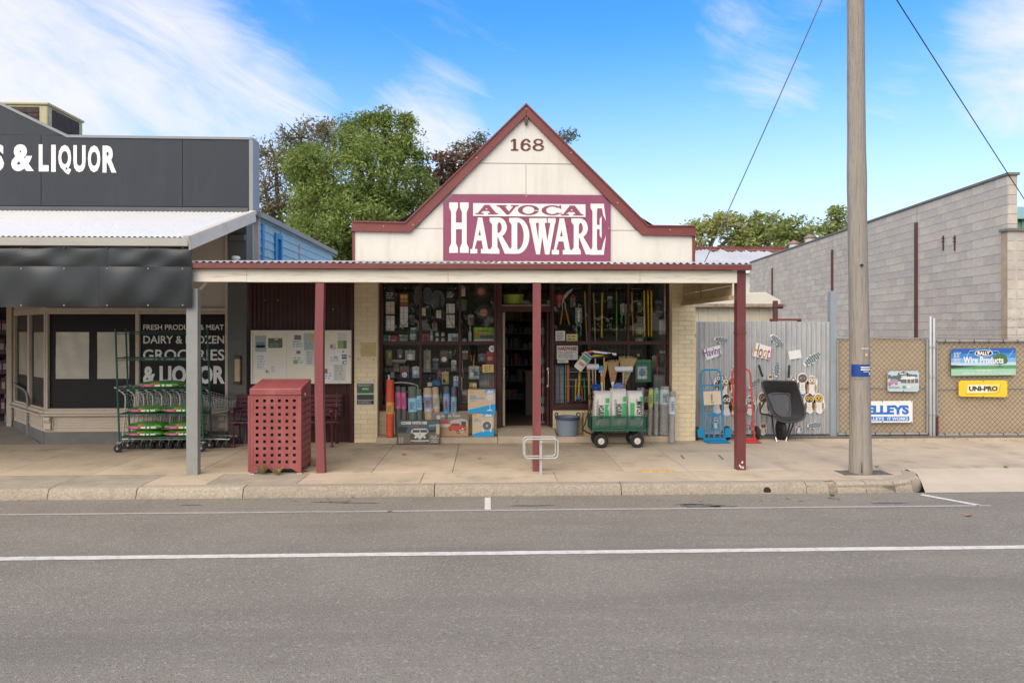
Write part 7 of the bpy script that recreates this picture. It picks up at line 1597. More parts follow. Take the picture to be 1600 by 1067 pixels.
# ---------------------------------------------------------------- the wagon with mulch bags
wg = thing('garden_wagon', 'green mesh garden wagon on four black wheels holding mulch bags', 'wagon', (X(967, 11.7), 11.7, 0)); WGN = mat('green_wagon_steel', (.025, .13, .085), .4, .08, 4)
Yf, Yb_ = 11.50, 11.92; xa, xb = X(924.5, Yf), X(1010.5, Yf); z0, z1 = .29, .53
m = MB(); m.box(xa, xb, Yf, Yb_, z0 - .012, z0); part('bed', m, WGN, wg)
def meshpanel(p0, p1, n, nm):
 m = MB(); d = Vector(p1) - Vector(p0); L_ = d.length; d.normalize()
 a, b = Vector(p0), Vector(p1)
 m.tube([a + Vector((0, 0, z0 + .01)), b + Vector((0, 0, z0 + .01))], .011, 8); m.tube([a + Vector((0, 0, z1)), b + Vector((0, 0, z1))], .011, 8)
 for i in range(n + 1): q = a.lerp(b, i / n); m.tube([q + Vector((0, 0, z0)), q + Vector((0, 0, z1))], .009, 6)
 o = part(nm, m, WGN, wg, smooth=60)
 m = MB(); H = z1 - z0 - .01; p = .028; k = -int(H / p)
 while k * p < L_:
  for sg in (1, -1):
   s0 = k * p; t0, t1 = max(0, -s0 / H), min(1, (L_ - s0) / H)
   if t1 > t0 + .02:
    def q(t): return a + d * (s0 + H * t) + Vector((0, 0, (z0 + .01 + H * t) if sg > 0 else (z1 - H * t)))
    m.beam(q(t0), q(t1), .006, .003, up=d.cross(Vector((0, 0, 1))))
  k += 1
 part('expanded_mesh', m, WGN, o, stuff=True)
meshpanel((xa, Yf, 0), (xb, Yf, 0), 3, 'side_panel'); meshpanel((xa, Yb_, 0), (xb, Yb_, 0), 3, 'side_panel'); meshpanel((xa, Yf, 0), (xa, Yb_, 0), 1, 'end_panel'); meshpanel((xb, Yf, 0), (xb, Yb_, 0), 1, 'end_panel')
for px in (939, 995.5):
 for yy in (Yf + .0, Yb_ - .06):
  c = Vector((X(px, Yf), yy, .118)); m = MB(); prof = [(.055, -.030), (.098, -.038), (.112, -.028), (.118, -.01), (.118, .01), (.112, .028), (.098, .038), (.055, .030)]
  m.lathe(prof, c, 28, 'y'); wh = part('wheel', m, RUBBER, wg, smooth=40)
  m = MB(); m.lathe([(0, -.036), (.018, -.036), (.020, -.022), (.046, -.018), (.056, -.028), (.056, .028), (0, .02)], c, 20, 'y'); part('rim', m, C(.55, .53, .45), wh, smooth=40)
  m = MB()
  for k in range(26):
   a = 2 * math.pi * k / 26; m.beam(c + Vector((math.cos(a) * .1185, -.026, math.sin(a) * .1185)), c + Vector((math.cos(a + .08) * .1185, .026, math.sin(a + .08) * .1185)), .009, .006)
  part('tread', m, RUBBER, wh)
 m = MB(); x_ = X(px, Yf); m.tube([(x_, Yf + .03, .118), (x_, Yb_ - .08, .118)], .010, 8)
 for yy in (Yf + .06, Yb_ - .10): m.beam((x_, yy, .12), (x_ + .03, yy, z0 - .013), .022, .022); m.beam((x_, yy, .12), (x_ - .05, yy, z0 - .013), .016, .016)
 part('axle', m, BLACKP, wg)
m = MB(); m.beam((X(939, Yf), 11.71, .20), (X(995, Yf), 11.71, .20), .03, .03); part('chassis_bar', m, BLACKP, wg)
hp = [Vector((X(939, 11.6), 11.7, .14)), W(912, 672, 11.62), W(911.5, 671, 11.58), W(925, 625, 11.66)]
m = MB(); m.tube(smoothpath([hp[0], hp[1], W(914, 662, 11.6), hp[3]], 6), .011, 8); a = hp[3]; m.tube(smoothpath([a, a + Vector((-.05, 0, .03)), a + Vector((-.03, 0, .10)), a + Vector((.03, 0, .10)), a + Vector((.04, 0, .03)), a], 4), .010, 8); c = hp[1]; m.lathe([(0, -.02), (.02, -.016), (.02, .016), (0, .02)], c, 12, 'y'); part('pull_handle', m, BLACKP, wg, smooth=60)
m = MB()
for px in (933, 966, 1001):
 q = X(px, Yf); m.beam((q, Yf - .013, z0 + .09), (q + .03, Yf - .013, z1 - .06), .012, .006)
part('panel_clip', m, STEEL, wg)
BAG = mat('white_poly_bag', (.64, .63, .60), .38, .05, 4, bump=.6, bscale=7); BAGG = C(.05, .36, .12)
def pillow(name, label, cat, cx, y0, z0, w, d, h, mm, group, seed, lying=False, mats=None, prints=None, lean=0.0):
 """a filled sack: rounded, creased, with pinched seams at both ends"""
 rr = random.Random(seed); o = thing(name, label, cat, (cx, y0, z0), group); m = MB(); nu, nv = 28, 16; ph = [rr.uniform(0, 6) for _ in range(6)]
 def S(u, v):     # u round the girth 0..1, v along the length 0..1
  e = (max(0.0, math.sin(math.pi * min(max(v, .0), 1.0)))) ** (.30 if lying else .22); a = 2 * math.pi * u; ca, sa = math.cos(a), math.sin(a)
  q = .42; sx = math.copysign(abs(ca) ** q, ca); sy = math.copysign(abs(sa) ** .75, sa)
  wob = 1 + .035 * math.sin(5 * a + ph[0] + 9 * v) + .03 * math.sin(11 * v + 2 * a + ph[1]) + .02 * math.sin(17 * v - 3 * a + ph[2])
  th = e if 0 < v < 1 else 0
  return sx, sy * th * wob, wob
 v_ = []
 for j in range(nv + 1):
  v = j / nv
  for i in range(nu):
   sx, sy, wob = S(i / nu, v)
   if lying: p = (cx + (v - .5) * w * (1 + .01 * math.sin(i)), y0 + sx * d / 2 * (.97 + .03 * wob), z0 + h / 2 + sy * h / 2)
   else: p = (cx + sx * w / 2 * (1 - .10 * max(0, v - .8) * 5 * .5) * (.98 + .02 * wob) + lean * v * h, y0 + sy * d / 2, z0 + v * h)
   v_.append(p)
 m.add(v_, [(j * nu + i, j * nu + (i + 1) % nu, (j + 1) * nu + (i + 1) % nu, (j + 1) * nu + i) for j in range(nv) for i in range(nu)] + [list(range(nu))[::-1], list(range(nv * nu, nv * nu + nu))])
 part('sack', m, mm, o, smooth=180)
 return o
def front_print(o, m, y0, d, cx, w, z0, h, mm, nm):
 """wrap flat print on a standing sack's bulging face"""
 out = []
 for x, y, z in m.v:
  v = (z - z0) / h; e = max(.0, math.sin(math.pi * min(max(v, .02), .98))) ** .22; u = (x - cx) / (w / 2); u = max(-.999, min(.999, u))
  sa = math.sqrt(max(0, 1 - abs(u) ** (2 / .42))) ** .75
  out.append((x, y0 - sa * e * d / 2 * 1.06 - .005, z))
 m.v = out; part(nm, m, mm, o)
def subdiv_rect(m, x0, x1, z0, z1, nx=6, nz=8, mi=0):
 v = [(x0 + (x1 - x0) * i / nx, 0, z0 + (z1 - z0) * j / nz) for j in range(nz + 1) for i in range(nx + 1)]
 m.add(v, [(j * (nx + 1) + i, j * (nx + 1) + i + 1, (j + 1) * (nx + 1) + i + 1, (j + 1) * (nx + 1) + i) for j in range(nz) for i in range(nx)], mi)
zb_ = z0 + .004; yb_ = 11.70
for i, (pa, pb, top, flip) in enumerate(((926.5, 955, 611, 0), (955.5, 981.5, 608, 0), (982.5, 1008, 611, 1))):
 xa_, xb_ = X(pa, 11.55), X(pb, 11.55); w = xb_ - xa_; cx = (xa_ + xb_) / 2; h = Z(950, top, 11.6) - zb_
 o = pillow('mulch_bag', ('white and green mulch bag leaning at the wagon handle end', 'white and green mulch bag in the middle of the wagon', 'white mulch bag with a green corner emblem at the far wagon end')[i], 'mulch bag', cx, yb_, zb_, w, .30, h, BAG, 'mulch bags in the green wagon', 40 + i, lean=(.05, .0, -.02)[i])
 ln = (.05, .0, -.02)[i]
 m = MB();
 if not flip: subdiv_rect(m, cx + w * .14, cx + w * .42, zb_ + h * .30, zb_ + h * .66); subdiv_rect(m, cx + w * .20, cx + w * .42, zb_ + h * .70, zb_ + h * .82)
 else: subdiv_rect(m, cx - w * .40, cx - w * .16, zb_ + h * .28, zb_ + h * .70); m.add([(cx + w * .20, 0, zb_ + h * .86), (cx + w * .40, 0, zb_ + h * .86), (cx + w * .40, 0, zb_ + h * .62), (cx + w * .28, 0, zb_ + h * .68)], [(0, 3, 2, 1)]); subdiv_rect(m, cx - w * .04, cx + w * .02, zb_ + h * .70, zb_ + h * .80, 2, 2)
 front_print(o, m, yb_, .30, cx, w, zb_, h, BAGG, 'green_print')
 m = MB(); letters(m, 'MULCH', -h * .22, h * .12, -.055, .035, 0, .03); m.v = [(cx + (-.02 if not flip else .10) * w + (p[2]) * (1 if flip else 1) * (-1 if not flip else 1) * -1 * (1), 0, zb_ + h * .52 + p[0] * (1 if not flip else -1)) for p in m.v]
 front_print(o, m, yb_, .30, cx, w, zb_, h, BLK_, 'lettering')
 m = MB(); fineprint(m, -h * .25, h * .30, -.02, .02, 2, 0, seed=i); m.v = [(cx - w * (.26 if not flip else -.30) + p[2], 0, zb_ + h * .5 + p[0]) for p in m.v]; front_print(o, m, yb_, .30, cx, w, zb_, h, INK, 'small_print')
# cardboard box of brooms behind the wagon
bxx0, bxx1 = X(912.5, 12.05), X(979, 12.05); bh = .40
cb = thing('cardboard_box', 'open brown cardboard box holding brooms behind the wagon', 'box', ((bxx0 + bxx1) / 2, 12.15, .11)); m = MB(); y0, y1 = 12.04, 12.30; t = .005
m.box(bxx0, bxx1, y0, y1, .111, .118); m.box(bxx0, bxx1, y0, y0 + t, .1185, .11 + bh); m.box(bxx0, bxx1, y1 - t, y1, .1185, .11 + bh); m.box(bxx0, bxx0 + t, y0 + t, y1 - t, .1185, .11 + bh); m.box(bxx1 - t, bxx1, y0 + t, y1 - t, .1185, .11 + bh); part('carton', m, KRAFT, cb)
m = MB(); m.add([(bxx0, y0, .11 + bh), (bxx1, y0, .11 + bh), (bxx1 - .01, y0 - .06, .11 + bh - .05), (bxx0 + .01, y0 - .06, .11 + bh - .05)], [(0, 3, 2, 1)]); part('flap', m, KRAFT, cb)
m = MB(); fineprint(m, bxx0 + .22, bxx1 - .12, .25, .30, 1, y0 - .0015, seed=6)
for s_ in (bxx0 + .07,): m.add([(s_, y0 - .0015, .25), (s_ + .012, y0 - .0015, .25), (s_ + .012, y0 - .0015, .34), (s_, y0 - .0015, .34)], [(0, 1, 2, 3)])
m2 = MB(); rect(m2, bxx0 + .03, bxx0 + .035, .14, .46, y0 - .0012); part('print', m2, BLK_, cb)
# brooms: heads up, handles down in the box
STRAW = mat('broom_straw', (.48, .34, .17), .8, .25, 30, stretch=(6, 6, .6), bump=.8, bscale=30); BG_ = 'brooms and brushes standing in the cardboard box'
YBr = 12.16
def handle_to_box(m, top, r=.011):
 bot = Vector((min(max(top.x + (bxx0 + bxx1 - 2 * top.x) * .08, bxx0 + .06), bxx1 - .06), YBr + random.uniform(-.05, .06), .125)); m.tube([top, bot], r, 8)
def straw(pts, tie, label, hm, seed):
 """a straw broom: fanned bristles above a tied neck"""
 o = thing('straw_broom', label, 'broom', W(*tie, YBr), BG_); rr = random.Random(seed); tp = W(*tie, YBr)
 L0, R0 = W(*pts[0], YBr), W(*pts[1], YBr); m = MB()
 m.prism([(tp.x - .035, tp.z), (tp.x + .035, tp.z), (R0.x - .01, R0.z - .03), (L0.x + .01, L0.z - .03)], YBr - .025, YBr + .025)
 for i in range(70):
  f = rr.random(); e = L0.lerp(R0, f) + Vector((rr.uniform(-.012, .012), rr.uniform(-.035, .035), rr.uniform(-.03, .02))); s0 = tp + Vector(((f - .5) * .07, rr.uniform(-.02, .02), 0)); m.beam(s0, e, .008, .005)
 part('bristles', m, STRAW, o)
 m = MB()
 for f in (.1, .25, .4): a, b = tp.lerp(L0, f), tp.lerp(R0, f); m.box(min(a.x, tp.x - .035) - .006, max(b.x, tp.x + .035) + .006, YBr - .04, YBr + .04, a.z - .006, a.z + .006)
 part('binding', m, RED if seed % 2 else GRN, o)
 m = MB(); m.lathe([(.014, -.08), (.035, 0), (.03, .03)], tp, 10); handle_to_box(m, tp - Vector((0, 0, .02))); part('handle', m, hm, o, smooth=60)
straw(((949.5, 564), (966.5, 563)), (957.5, 598), 'straw broom with plastic capped head left of the taller one', WHT, 1); straw(((968, 557), (995, 558)), (977, 594), 'taller fanned straw broom beside the green tarpaulin pack', TIM, 2)
def soft(px, py, w, label, mm, hm, dy=0.0, h=8):
 o = thing('soft_broom', label, 'broom', W(px, py, YBr + dy), BG_); c = W(px, py, YBr + dy); ww = w / 2 * YBr / F; hh = h / 2 * YBr / F; m = MB(); rr = random.Random(int(px))
 m.prism(rrect(c.x - ww, c.x + ww, c.z - hh, c.z - hh * .35, hh * .3), YBr + dy - .03, YBr + dy + .03); part('block', m, C(.10, .30, .40) if mm is BLU else C(.35, .36, .40), o, bevel=.006)
 m = MB(); m.prism(rrect(c.x - ww * 1.02, c.x + ww * 1.02, c.z - hh * .34, c.z + hh, hh * .5), YBr + dy - .028, YBr + dy + .028)
 for i in range(60): q = c.x + rr.uniform(-1, 1) * ww; m.beam((q, YBr + dy + rr.uniform(-.03, .03), c.z), (q + rr.uniform(-.015, .015), YBr + dy + rr.uniform(-.04, .03), c.z + hh * rr.uniform(1, 1.25)), .007, .005)
 part('bristles', m, mm, o)
 m = MB(); handle_to_box(m, c - Vector((0, 0, hh))); part('handle', m, hm, o, smooth=60)
soft(974.5, 577, 28, 'white soft broom in front of the taller straw broom', C(.62, .62, .64), STEEL, -.07); soft(926, 573.5, 19, 'white and lilac soft broom left of the brooms', C(.55, .54, .62), TIM, -.02); soft(939.5, 577, 9, 'short bright blue brush head on a white handle', C(.03, .30, .50), WHT, .02, 10)
def pom(px, py, rx, ry, mm, label):
 c = W(px, py, YBr - .08); s_ = YBr / F; o = thing('toilet_brush', label, 'brush', c, BG_); m = MB(); rr = random.Random(int(px));
 for i in range(170):
  d = Vector((rr.gauss(0, 1), rr.gauss(0, 1), rr.gauss(0, 1))).normalized(); m.beam(c, c + Vector((d.x * rx * s_, d.y * .06, d.z * ry * s_)) * rr.uniform(.8, 1.08), .009, .006)
 part('bristles', m, mm, o); m = MB(); m.lathe([(0, .02), (.02, .01), (.02, -.03), (.012, -.05)], c, 10); handle_to_box(m, c - Vector((0, 0, .04))); part('handle', m, WHT, o, smooth=60)
pom(930.5, 604.5, 8, 6.5, C(.02, .10, .38), 'dark blue round bristle brush above the first mulch bag'); pom(966.5, 604, 9, 6, C(.24, .34, .66), 'periwinkle round bristle brush above the middle mulch bag')
o = thing('wooden_brush', 'paddle shaped wooden brush between the blue brush and straw broom', 'brush', W(945, 600, YBr), BG_); m = MB(); m.prism(P2([(945, 565), (949, 565), (948.5, 575), (945, 590), (942, 598), (938.5, 596), (938.5, 590), (942, 580)], YBr), YBr - .02, YBr + .02); part('paddle', m, mat('varnished_wood', (.50, .27, .10), .4, .15, 8, stretch=(2, 2, .4)), o, bevel=.01)
m = MB(); handle_to_box(m, W(941, 597, YBr)); part('handle', m, WHT, o, smooth=60)
def tee(a, b, c2, d, mm, hm, label):
 p, q = W(*a, YBr), W(*b, YBr); o = thing('squeegee', label, 'squeegee', p.lerp(q, .5), BG_); m = MB(); m.beam(p, q, .02, .045); part('head', m, mm, o, bevel=.005); m = MB(); m.beam(p + Vector((0, -.012, -.028)), q + Vector((0, -.012, -.028)), .006, .03); part('blade', m, BLK_, o)
 m = MB(); handle_to_box(m, W(*c2, YBr)); part('handle', m, hm, o, smooth=60)
tee((925, 557), (957, 553), (944, 556), None, YLW, YLW, 'yellow headed squeegee standing above the brooms'); tee((926, 549.5), (963, 554), (930, 552), None, WHT, STEEL, 'white bladed squeegee tilted across the top of the brooms'); tee((909, 553), (927, 549), (918, 552), None, ORG_, TIM, 'orange squeegee head at the left of the brooms')
sb = thing('seed_bag', 'white and green printed bag tilted over the broom handles', 'bag', W(910, 568, YBr - .06), BG_); c = W(911, 565, YBr - .06); ang = R(52); m = MB(); u_, v_ = Vector((math.cos(ang), 0, math.sin(ang))), Vector((-math.sin(ang), 0, math.cos(ang)))
def bagq(m, a0, a1, b0, b1, th, mi=0):
 n = 8; V = []
 for j in range(n + 1):
  for i in range(n + 1):
   a = a0 + (a1 - a0) * i / n; b = b0 + (b1 - b0) * j / n; e = (max(0, 1 - (a / .17) ** 2) ** .5) * (max(0, 1 - (b / .085) ** 2) ** .4); p = c + u_ * a + v_ * b + Vector((0, -th * e, 0)); V.append(p)
 m.add(V, [(j * (n + 1) + i, j * (n + 1) + i + 1, (j + 1) * (n + 1) + i + 1, (j + 1) * (n + 1) + i) for j in range(n) for i in range(n)], mi)
bagq(m, -.17, .17, -.085, .085, .05); bagq(m, -.17, .17, -.085, .085, -.04); part('bag', m, C(.60, .58, .54), sb, smooth=180); m = MB(); bagq(m, .02, .10, -.07, .07, .056); part('green_band', m, GRN, sb, smooth=180); m = MB(); bagq(m, .12, .15, -.07, .07, .06); part('blue_band', m, BLU, sb, smooth=180); m = MB(); bagq(m, -.08, -.02, -.05, .05, .057); part('print', m, C(.45, .2, .2), sb, smooth=180)
m = MB(); handle_to_box(m, W(920, 553, YBr)); part('handle', m, TIM, sb, smooth=60)
# ---------------------------------------------------------------- pier notices
pf = YS - .004
ps = thing('pier_poster', 'dark green and black poster pinned low on the left brick pier', 'poster', (X(571, YS), pf, Z(571, 633, YS))); m = MB(); x0, x1, z0, z1 = X(557, YS), X(585, YS), Z(571, 633, YS), Z(571, 597.5, YS); h = z1 - z0; m.box(x0, x1, pf - .004, pf, z0, z1); part('sheet', m, C(.50, .50, .50), ps)
for f0, f1, mm in ((.52, .95, C(.07, .09, .06)), (.24, .47, C(.05, .055, .05)), (.04, .22, C(.03, .033, .035))): m = MB(); rect(m, x0 + .01, x1 - .01, z0 + h * f0, z0 + h * f1, pf - .0055); part('picture', m, mm, ps)
m = MB(); rect(m, x0 + .01, x1 - .01, z0 + h * .50, z0 + h * .535, pf - .006); rect(m, x0 + .1, x1 - .1, z0 + h * .68, z0 + h * .76, pf - .006); part('green_stripe', m, C(.16, .50, .22), ps); m = MB(); fineprint(m, x0 + .03, x1 - .03, z0 + h * .06, z0 + h * .20, 3, pf - .0065, seed=9); fineprint(m, x0 + .03, x1 - .03, z0 + h * .82, z0 + h * .93, 2, pf - .0065, seed=4); part('print', m, C(.40, .42, .42), ps)
pq = thing('meter_plate', 'small cream metal plate fixed on the left brick pier', 'plate', (X(575, YS), pf, Z(575, 557, YS))); m = MB(); x0, x1, z0, z1 = X(564.5, YS), X(587, YS), Z(575, 557, YS), Z(575, 535.5, YS); m.box(x0, x1, pf - .02, pf, z0, z1); part('plate', m, mat('cream_plate', (.55, .43, .23), .5, .06, 4), pq, bevel=.005); m = MB(); m.box(x0 + .03, x1 - .03, pf - .024, pf - .0205, z0 + .03, z1 - .04); part('cover', m, mat('cream_plate2', (.50, .38, .19), .5, .08, 4), pq, bevel=.003)
m = MB()
for a, b in ((x0 + .015, z0 + .015), (x1 - .015, z0 + .015), (x0 + .015, z1 - .015), (x1 - .015, z1 - .015)): m.disc((a, b), .006, pf - .0225, pf - .0195, 8)
part('screw_heads', m, BRN, pq)
m = MB()
for px, py in ((560, 561.5), (584, 561.5), (560, 594), (584, 594)): c = W(px, py, YS); m.disc((c.x, c.z), .009, pf - .003, pf, 8)
part('wall_plug_holes', m, BLK_, hw)
# ---------------------------------------------------------------- noticeboard
nb = thing('noticeboard', 'white framed glass noticeboard covered with papers on the maroon wall', 'noticeboard', (X(470, 12.1), 12.1, Z(470, 600, 12.1))); Yn = 12.10
FRM = mat('noticeboard_frame', (.76, .73, .66), .5, .04, 4, dirt=(.5, .46, .40), dscale=5, damt=.4); x0, x1, z0, z1 = X(391.5, Yn), X(548, Yn), Z(470, 599.5, Yn), Z(470, 516, Yn); xd = X(494.5, Yn)
m = MB(); m.box(x0, x1, Yn + .03, Yn + .085, z0, z1); part('back', m, mat('cream_pinboard', (.86, .80, .68), .8, .03, 3), nb)
for a, b in ((x0, xd - .002), (xd + .002, x1)):
 m = MB(); t = .028; m.box(a, b, Yn, Yn + .029, z0, z0 + t); m.box(a, b, Yn, Yn + .029, z1 - t, z1); m.box(a, a + t, Yn, Yn + .029, z0 + t, z1 - t); m.box(b - t, b, Yn, Yn + .029, z0 + t, z1 - t); dr = part('door', m, FRM, nb, bevel=.004)
 m = MB(); m.add([(a + t, Yn + .012, z0 + t), (b - t, Yn + .012, z0 + t), (b - t, Yn + .012, z1 - t), (a + t, Yn + .012, z1 - t)], [(0, 1, 2, 3)]); part('pane', m, GLASS, dr)
m = MB(); c = W(547, 557, Yn); m.lathe([(0, -.02), (.014, -.018), (.014, 0), (0, .002)], (c.x - .01, Yn, c.z), 10, 'y'); part('lock', m, BRN, nb)
m = MB(); m.box(X(447, Yn) - .002, X(447, Yn) + .002, Yn + .0285, Yn + .0296, z0 + .03, z1 - .03); part('board_joint', m, C(.42, .40, .35), nb)
PW = C(.80, .79, .80)
for bx, base, pics, rows, lab in (
 ((398.5, 524.5, 415.5, 549.5), C(.32, .38, .42), [((.1, .25, .9, .6), C(.08, .22, .22)), ((.1, .25, .9, .4), C(.35, .27, .10))], 0, 'blue grey flyer with a sunset picture'), ((419, 528.5, 441, 543.5), C(.07, .10, .065), [((.45, .8, .7, .95), C(.45, .48, .35)), ((.35, .3, .5, .6), C(.14, .19, .12))], 2, 'dark green landscape flyer'),
 ((400, 553.5, 416.5, 578.5), PW, [], 9, 'sheet of small print'), ((415, 578, 421, 584), C(.55, .55, .52), [((0, .4, .5, .9), C(.1, .09, .1))], 0, 'tiny note with a dark photo'), ((423, 571, 432, 583), PW, [], 4, 'small note with faint rows'), ((456, 520, 474, 544.5), PW, [((.2, .55, .8, .85), C(.20, .15, .12))], 3, 'white flyer with a group photo, upper'), ((457, 545, 475.5, 569.5), PW, [((.33, .68, .67, .88), C(.28, .12, .11)), ((.06, .04, .42, .28), C(.30, .33, .14))], 3, 'white flyer with a red photo, lower'),
 ((475, 520.5, 490.5, 547), C(.40, .45, .50), [((.6, .5, .98, .98), C(.58, .42, .16)), ((.1, .05, .9, .35), C(.34, .42, .36))], 2, 'pale blue poster with a yellow corner'), ((478, 547.5, 491, 570.5), C(.56, .57, .55), [], 6, 'pale sheet with ruled rows'), ((527.5, 520, 541.5, 544.5), C(.58, .57, .52), [((.02, .0, .6, .5), C(.28, .33, .12)), ((.62, .0, 1, .5), C(.10, .16, .11))], 0, 'poster with a green meadow picture'), ((515, 537, 525, 546), C(.56, .55, .52), [((.1, .4, .5, .8), C(.14, .12, .12))], 1, 'white note with a black squiggle'),
 ((514, 548, 534, 566), PW, [((.4, .3, .65, .55), C(.42, .38, .36))], 4, 'white certificate with a small crest'), ((534.5, 547.5, 541, 552), PW, [((.05, .3, .45, .8), C(.12, .13, .22))], 0, 'small white card with a blue mark'), ((534, 554, 541.5, 561), C(.06, .09, .26), [((.1, .5, .9, .62), PW)], 0, 'navy business card'), ((535, 563.5, 541.5, 569), C(.12, .30, .38), [((.4, .2, .9, .7), PW)], 0, 'teal business card'), ((505.5, 569, 520, 594), PW, [((.0, .45, .42, .72), C(.22, .10, .07))], 3, 'white sheet with a red brown photo'), ((521, 569, 540, 595), C(.58, .57, .56), [], 7, 'certificate of small print, lower right')):
 a, b, c2, d = bx; Y = Yn + .026; xx0, xx1, zz0, zz1 = X(a, Y), X(c2, Y), Z(a, d, Y), Z(a, b, Y); m = MB(); m.box(xx0, xx1, Y, Y + .002, zz0, zz1); p_ = part('paper', m, base, nb, label=lab); w, h = xx1 - xx0, zz1 - zz0
 for f, mm in pics: m = MB(); rect(m, xx0 + w * f[0], xx0 + w * f[2], zz0 + h * f[1], zz0 + h * f[3], Y - .001); part('picture', m, mm, p_)
 if rows: m = MB(); fineprint(m, xx0 + w * .1, xx1 - w * .1, zz0 + h * .06, zz0 + h * (.94 if not pics else .5), rows, Y - .0008, seed=int(a)); part('print', m, C(.30, .30, .33), p_)
# ---------------------------------------------------------------- bench
BN = mat('bench_maroon', (.085, .024, .028), .4, .12, 5, dirt=(.13, .06, .055), dscale=5, damt=.4); BI = mat('bench_iron', (.10, .018, .030), .35, .1, 4)
xb0, xb1 = X(359, 11.85), X(530, 11.85); bn = thing('park_bench', 'dark maroon slatted bench with cast iron ends under the noticeboard', 'bench', ((xb0 + xb1) / 2, 11.9, 0))
zs_ = Z(440, 658, 11.8)
for i in range(4): m = MB(); y = 11.72 + i * .085; m.box(xb0, xb1, y, y + .07, zs_ - .03 - .004 * i, zs_ - .004 * i); part('seat_slat', m, BN, bn, bevel=.006)
for i in range(5): m = MB(); z = zs_ + .05 + i * .078; y = 12.06 + i * .013; m.box(xb0 + .02, xb1 - .02, y, y + .028, z, z + .066); part('back_slat', m, BN, bn, bevel=.006)
for q in (xb0 + .10, xb1 - .10):
 m = MB()
 def rib(pts, w=.035, t=.03): m.tube(smoothpath([(q, y, z) for y, z in pts], 5), .017, 8)
 rib([(11.74, 0), (11.76, .12), (11.74, .26), (11.73, zs_ - .04)]); rib([(12.12, 0), (12.06, .12), (12.03, zs_ - .06), (12.09, zs_ + .2), (12.145, zs_ + .45)]); rib([(11.73, zs_ - .05), (11.9, zs_ - .06), (12.05, zs_ - .07)])
 rib([(11.75, zs_ + .0), (11.74, zs_ + .10), (11.72, zs_ + .18), (11.75, zs_ + .22), (11.9, zs_ + .20), (12.08, zs_ + .19)]); m.lathe([(0, -.03), (.048, -.025), (.055, 0), (.048, .025), (0, .03)], (q, 11.72, zs_ + .17), 14, 'x')
 for y in (11.74, 12.12): m.box(q - .03, q + .03, y - .03, y + .03, 0, .014)
 part('bench_end', m, BI, bn, smooth=50)
# ---------------------------------------------------------------- red perforated bin surround
BINM = mat('red_bin_steel', (.29, .075, .075), .45, .08, 3, dirt=(.40, .16, .14), dscale=3.5, damt=.55, stretch=(1.5, 1.5, .5)); y0, y1 = 9.57, 10.10; x0, x1 = X(390.5, y0), X(470.5, y0); bi = thing('litter_bin', 'red perforated steel litter bin housing with sloping lid', 'bin', ((x0 + x1) / 2, 9.8, 0))
zt = Z(430, 617.5, y0); zbm = .075
def perf(axis, c0, c1, fixed, nx, hole, z0=.12, z1=None, nz=10, th=.003):
 """sheet with a grid of square holes cut through it"""
 m = MB(); z1 = z1 or zt - .03; px = (c1 - c0) / nx; pz = (z1 - z0) / nz
 def bx(a, b, za, zb_):
  if axis == 'x': m.box(a, b, fixed, fixed + th, za, zb_)
  else: m.box(fixed, fixed + th, a, b, za, zb_)
 bx(c0, c1, zbm, z0); bx(c0, c1, z1, zt)
 for j in range(nz):
  zc = z0 + (j + .5) * pz; lo, hi = zc - hole / 2, zc + hole / 2
  bx(c0, c1, z0 + j * pz, lo); bx(c0, c1, hi, z0 + (j + 1) * pz); a = c0
  for i in range(nx): cc = c0 + (i + .5) * px; bx(a, cc - hole / 2, lo, hi); a = cc + hole / 2
  bx(a, c1, lo, hi)
 return m
part('door_panel', perf('x', x0 + .045, x1 - .045, y0 + .004, 6, .040), BINM, bi)
part('side_panel', perf('y', y0 + .03, y1 - .03, x1 - .0035, 6, .034), BINM, bi); part('side_panel', perf('y', y0 + .03, y1 - .03, x0 + .0005, 6, .034), BINM, bi); part('back_panel', perf('x', x0 + .03, x1 - .03, y1 - .004, 6, .040), BINM, bi)
for a, b in ((x0, y0), (x1 - .045, y0), (x0, y1 - .03), (x1 - .045, y1 - .03)): m = MB(); m.box(a, a + .045, b, b + .03, .012, zt); part('corner_post', m, BINM, bi, bevel=.004)
m = MB(); a, b = x0 + .045, x1 - .045; m.prism([(a, .02), (a + .09, zbm), (a, zbm)], y0 + .003, y0 + .007); m.prism([(b, .02), (b, zbm), (b - .09, zbm)], y0 + .003, y0 + .007); part('kick_gusset', m, BINM, bi)
m = MB(); zf_, zb2 = Z(430, 607, y0), Z(450, 592, y1 - .02); m.prism_x([(y0 - .012, zt + .003), (y0 - .012, zf_ - .012), (y0 - .002, zf_), (y1 - .02, zb2), (y1 + .0, zb2 - .01), (y1 + .0, zt + .003)], x0 - .004, x1 + .004); part('lid', m, BINM, bi, bevel=.008)
m = MB(); m.box(x0 - .03, x0 - .001, y0 - .004, y0 + .03, .03, zt - .01); part('hinge_strip', m, BINM, bi, bevel=.003)
m = MB(); m.box(x0 + .08, x1 - .08, y0 + .07, y1 - .07, .03, zt - .12); m.box(x0 + .07, x1 - .07, y0 + .06, y1 - .06, zt - .119, zt - .08); part('inner_bin', m, mat('inner_bin', (.045, .055, .05), .5), bi, bevel=.01)
m = MB(); m.box(x1 + .005, x1 + .012, y0 + .16, y0 + .20, zt - .02, zt + .02); part('lock_tab', m, WHT, bi)
m = MB()
for a in (x0, x1 - .05): m.box(a - .01, a + .06, y0 - .01, y0 + .05, 0, .011)
part('foot_plate', m, C(.45, .42, .38), bi)
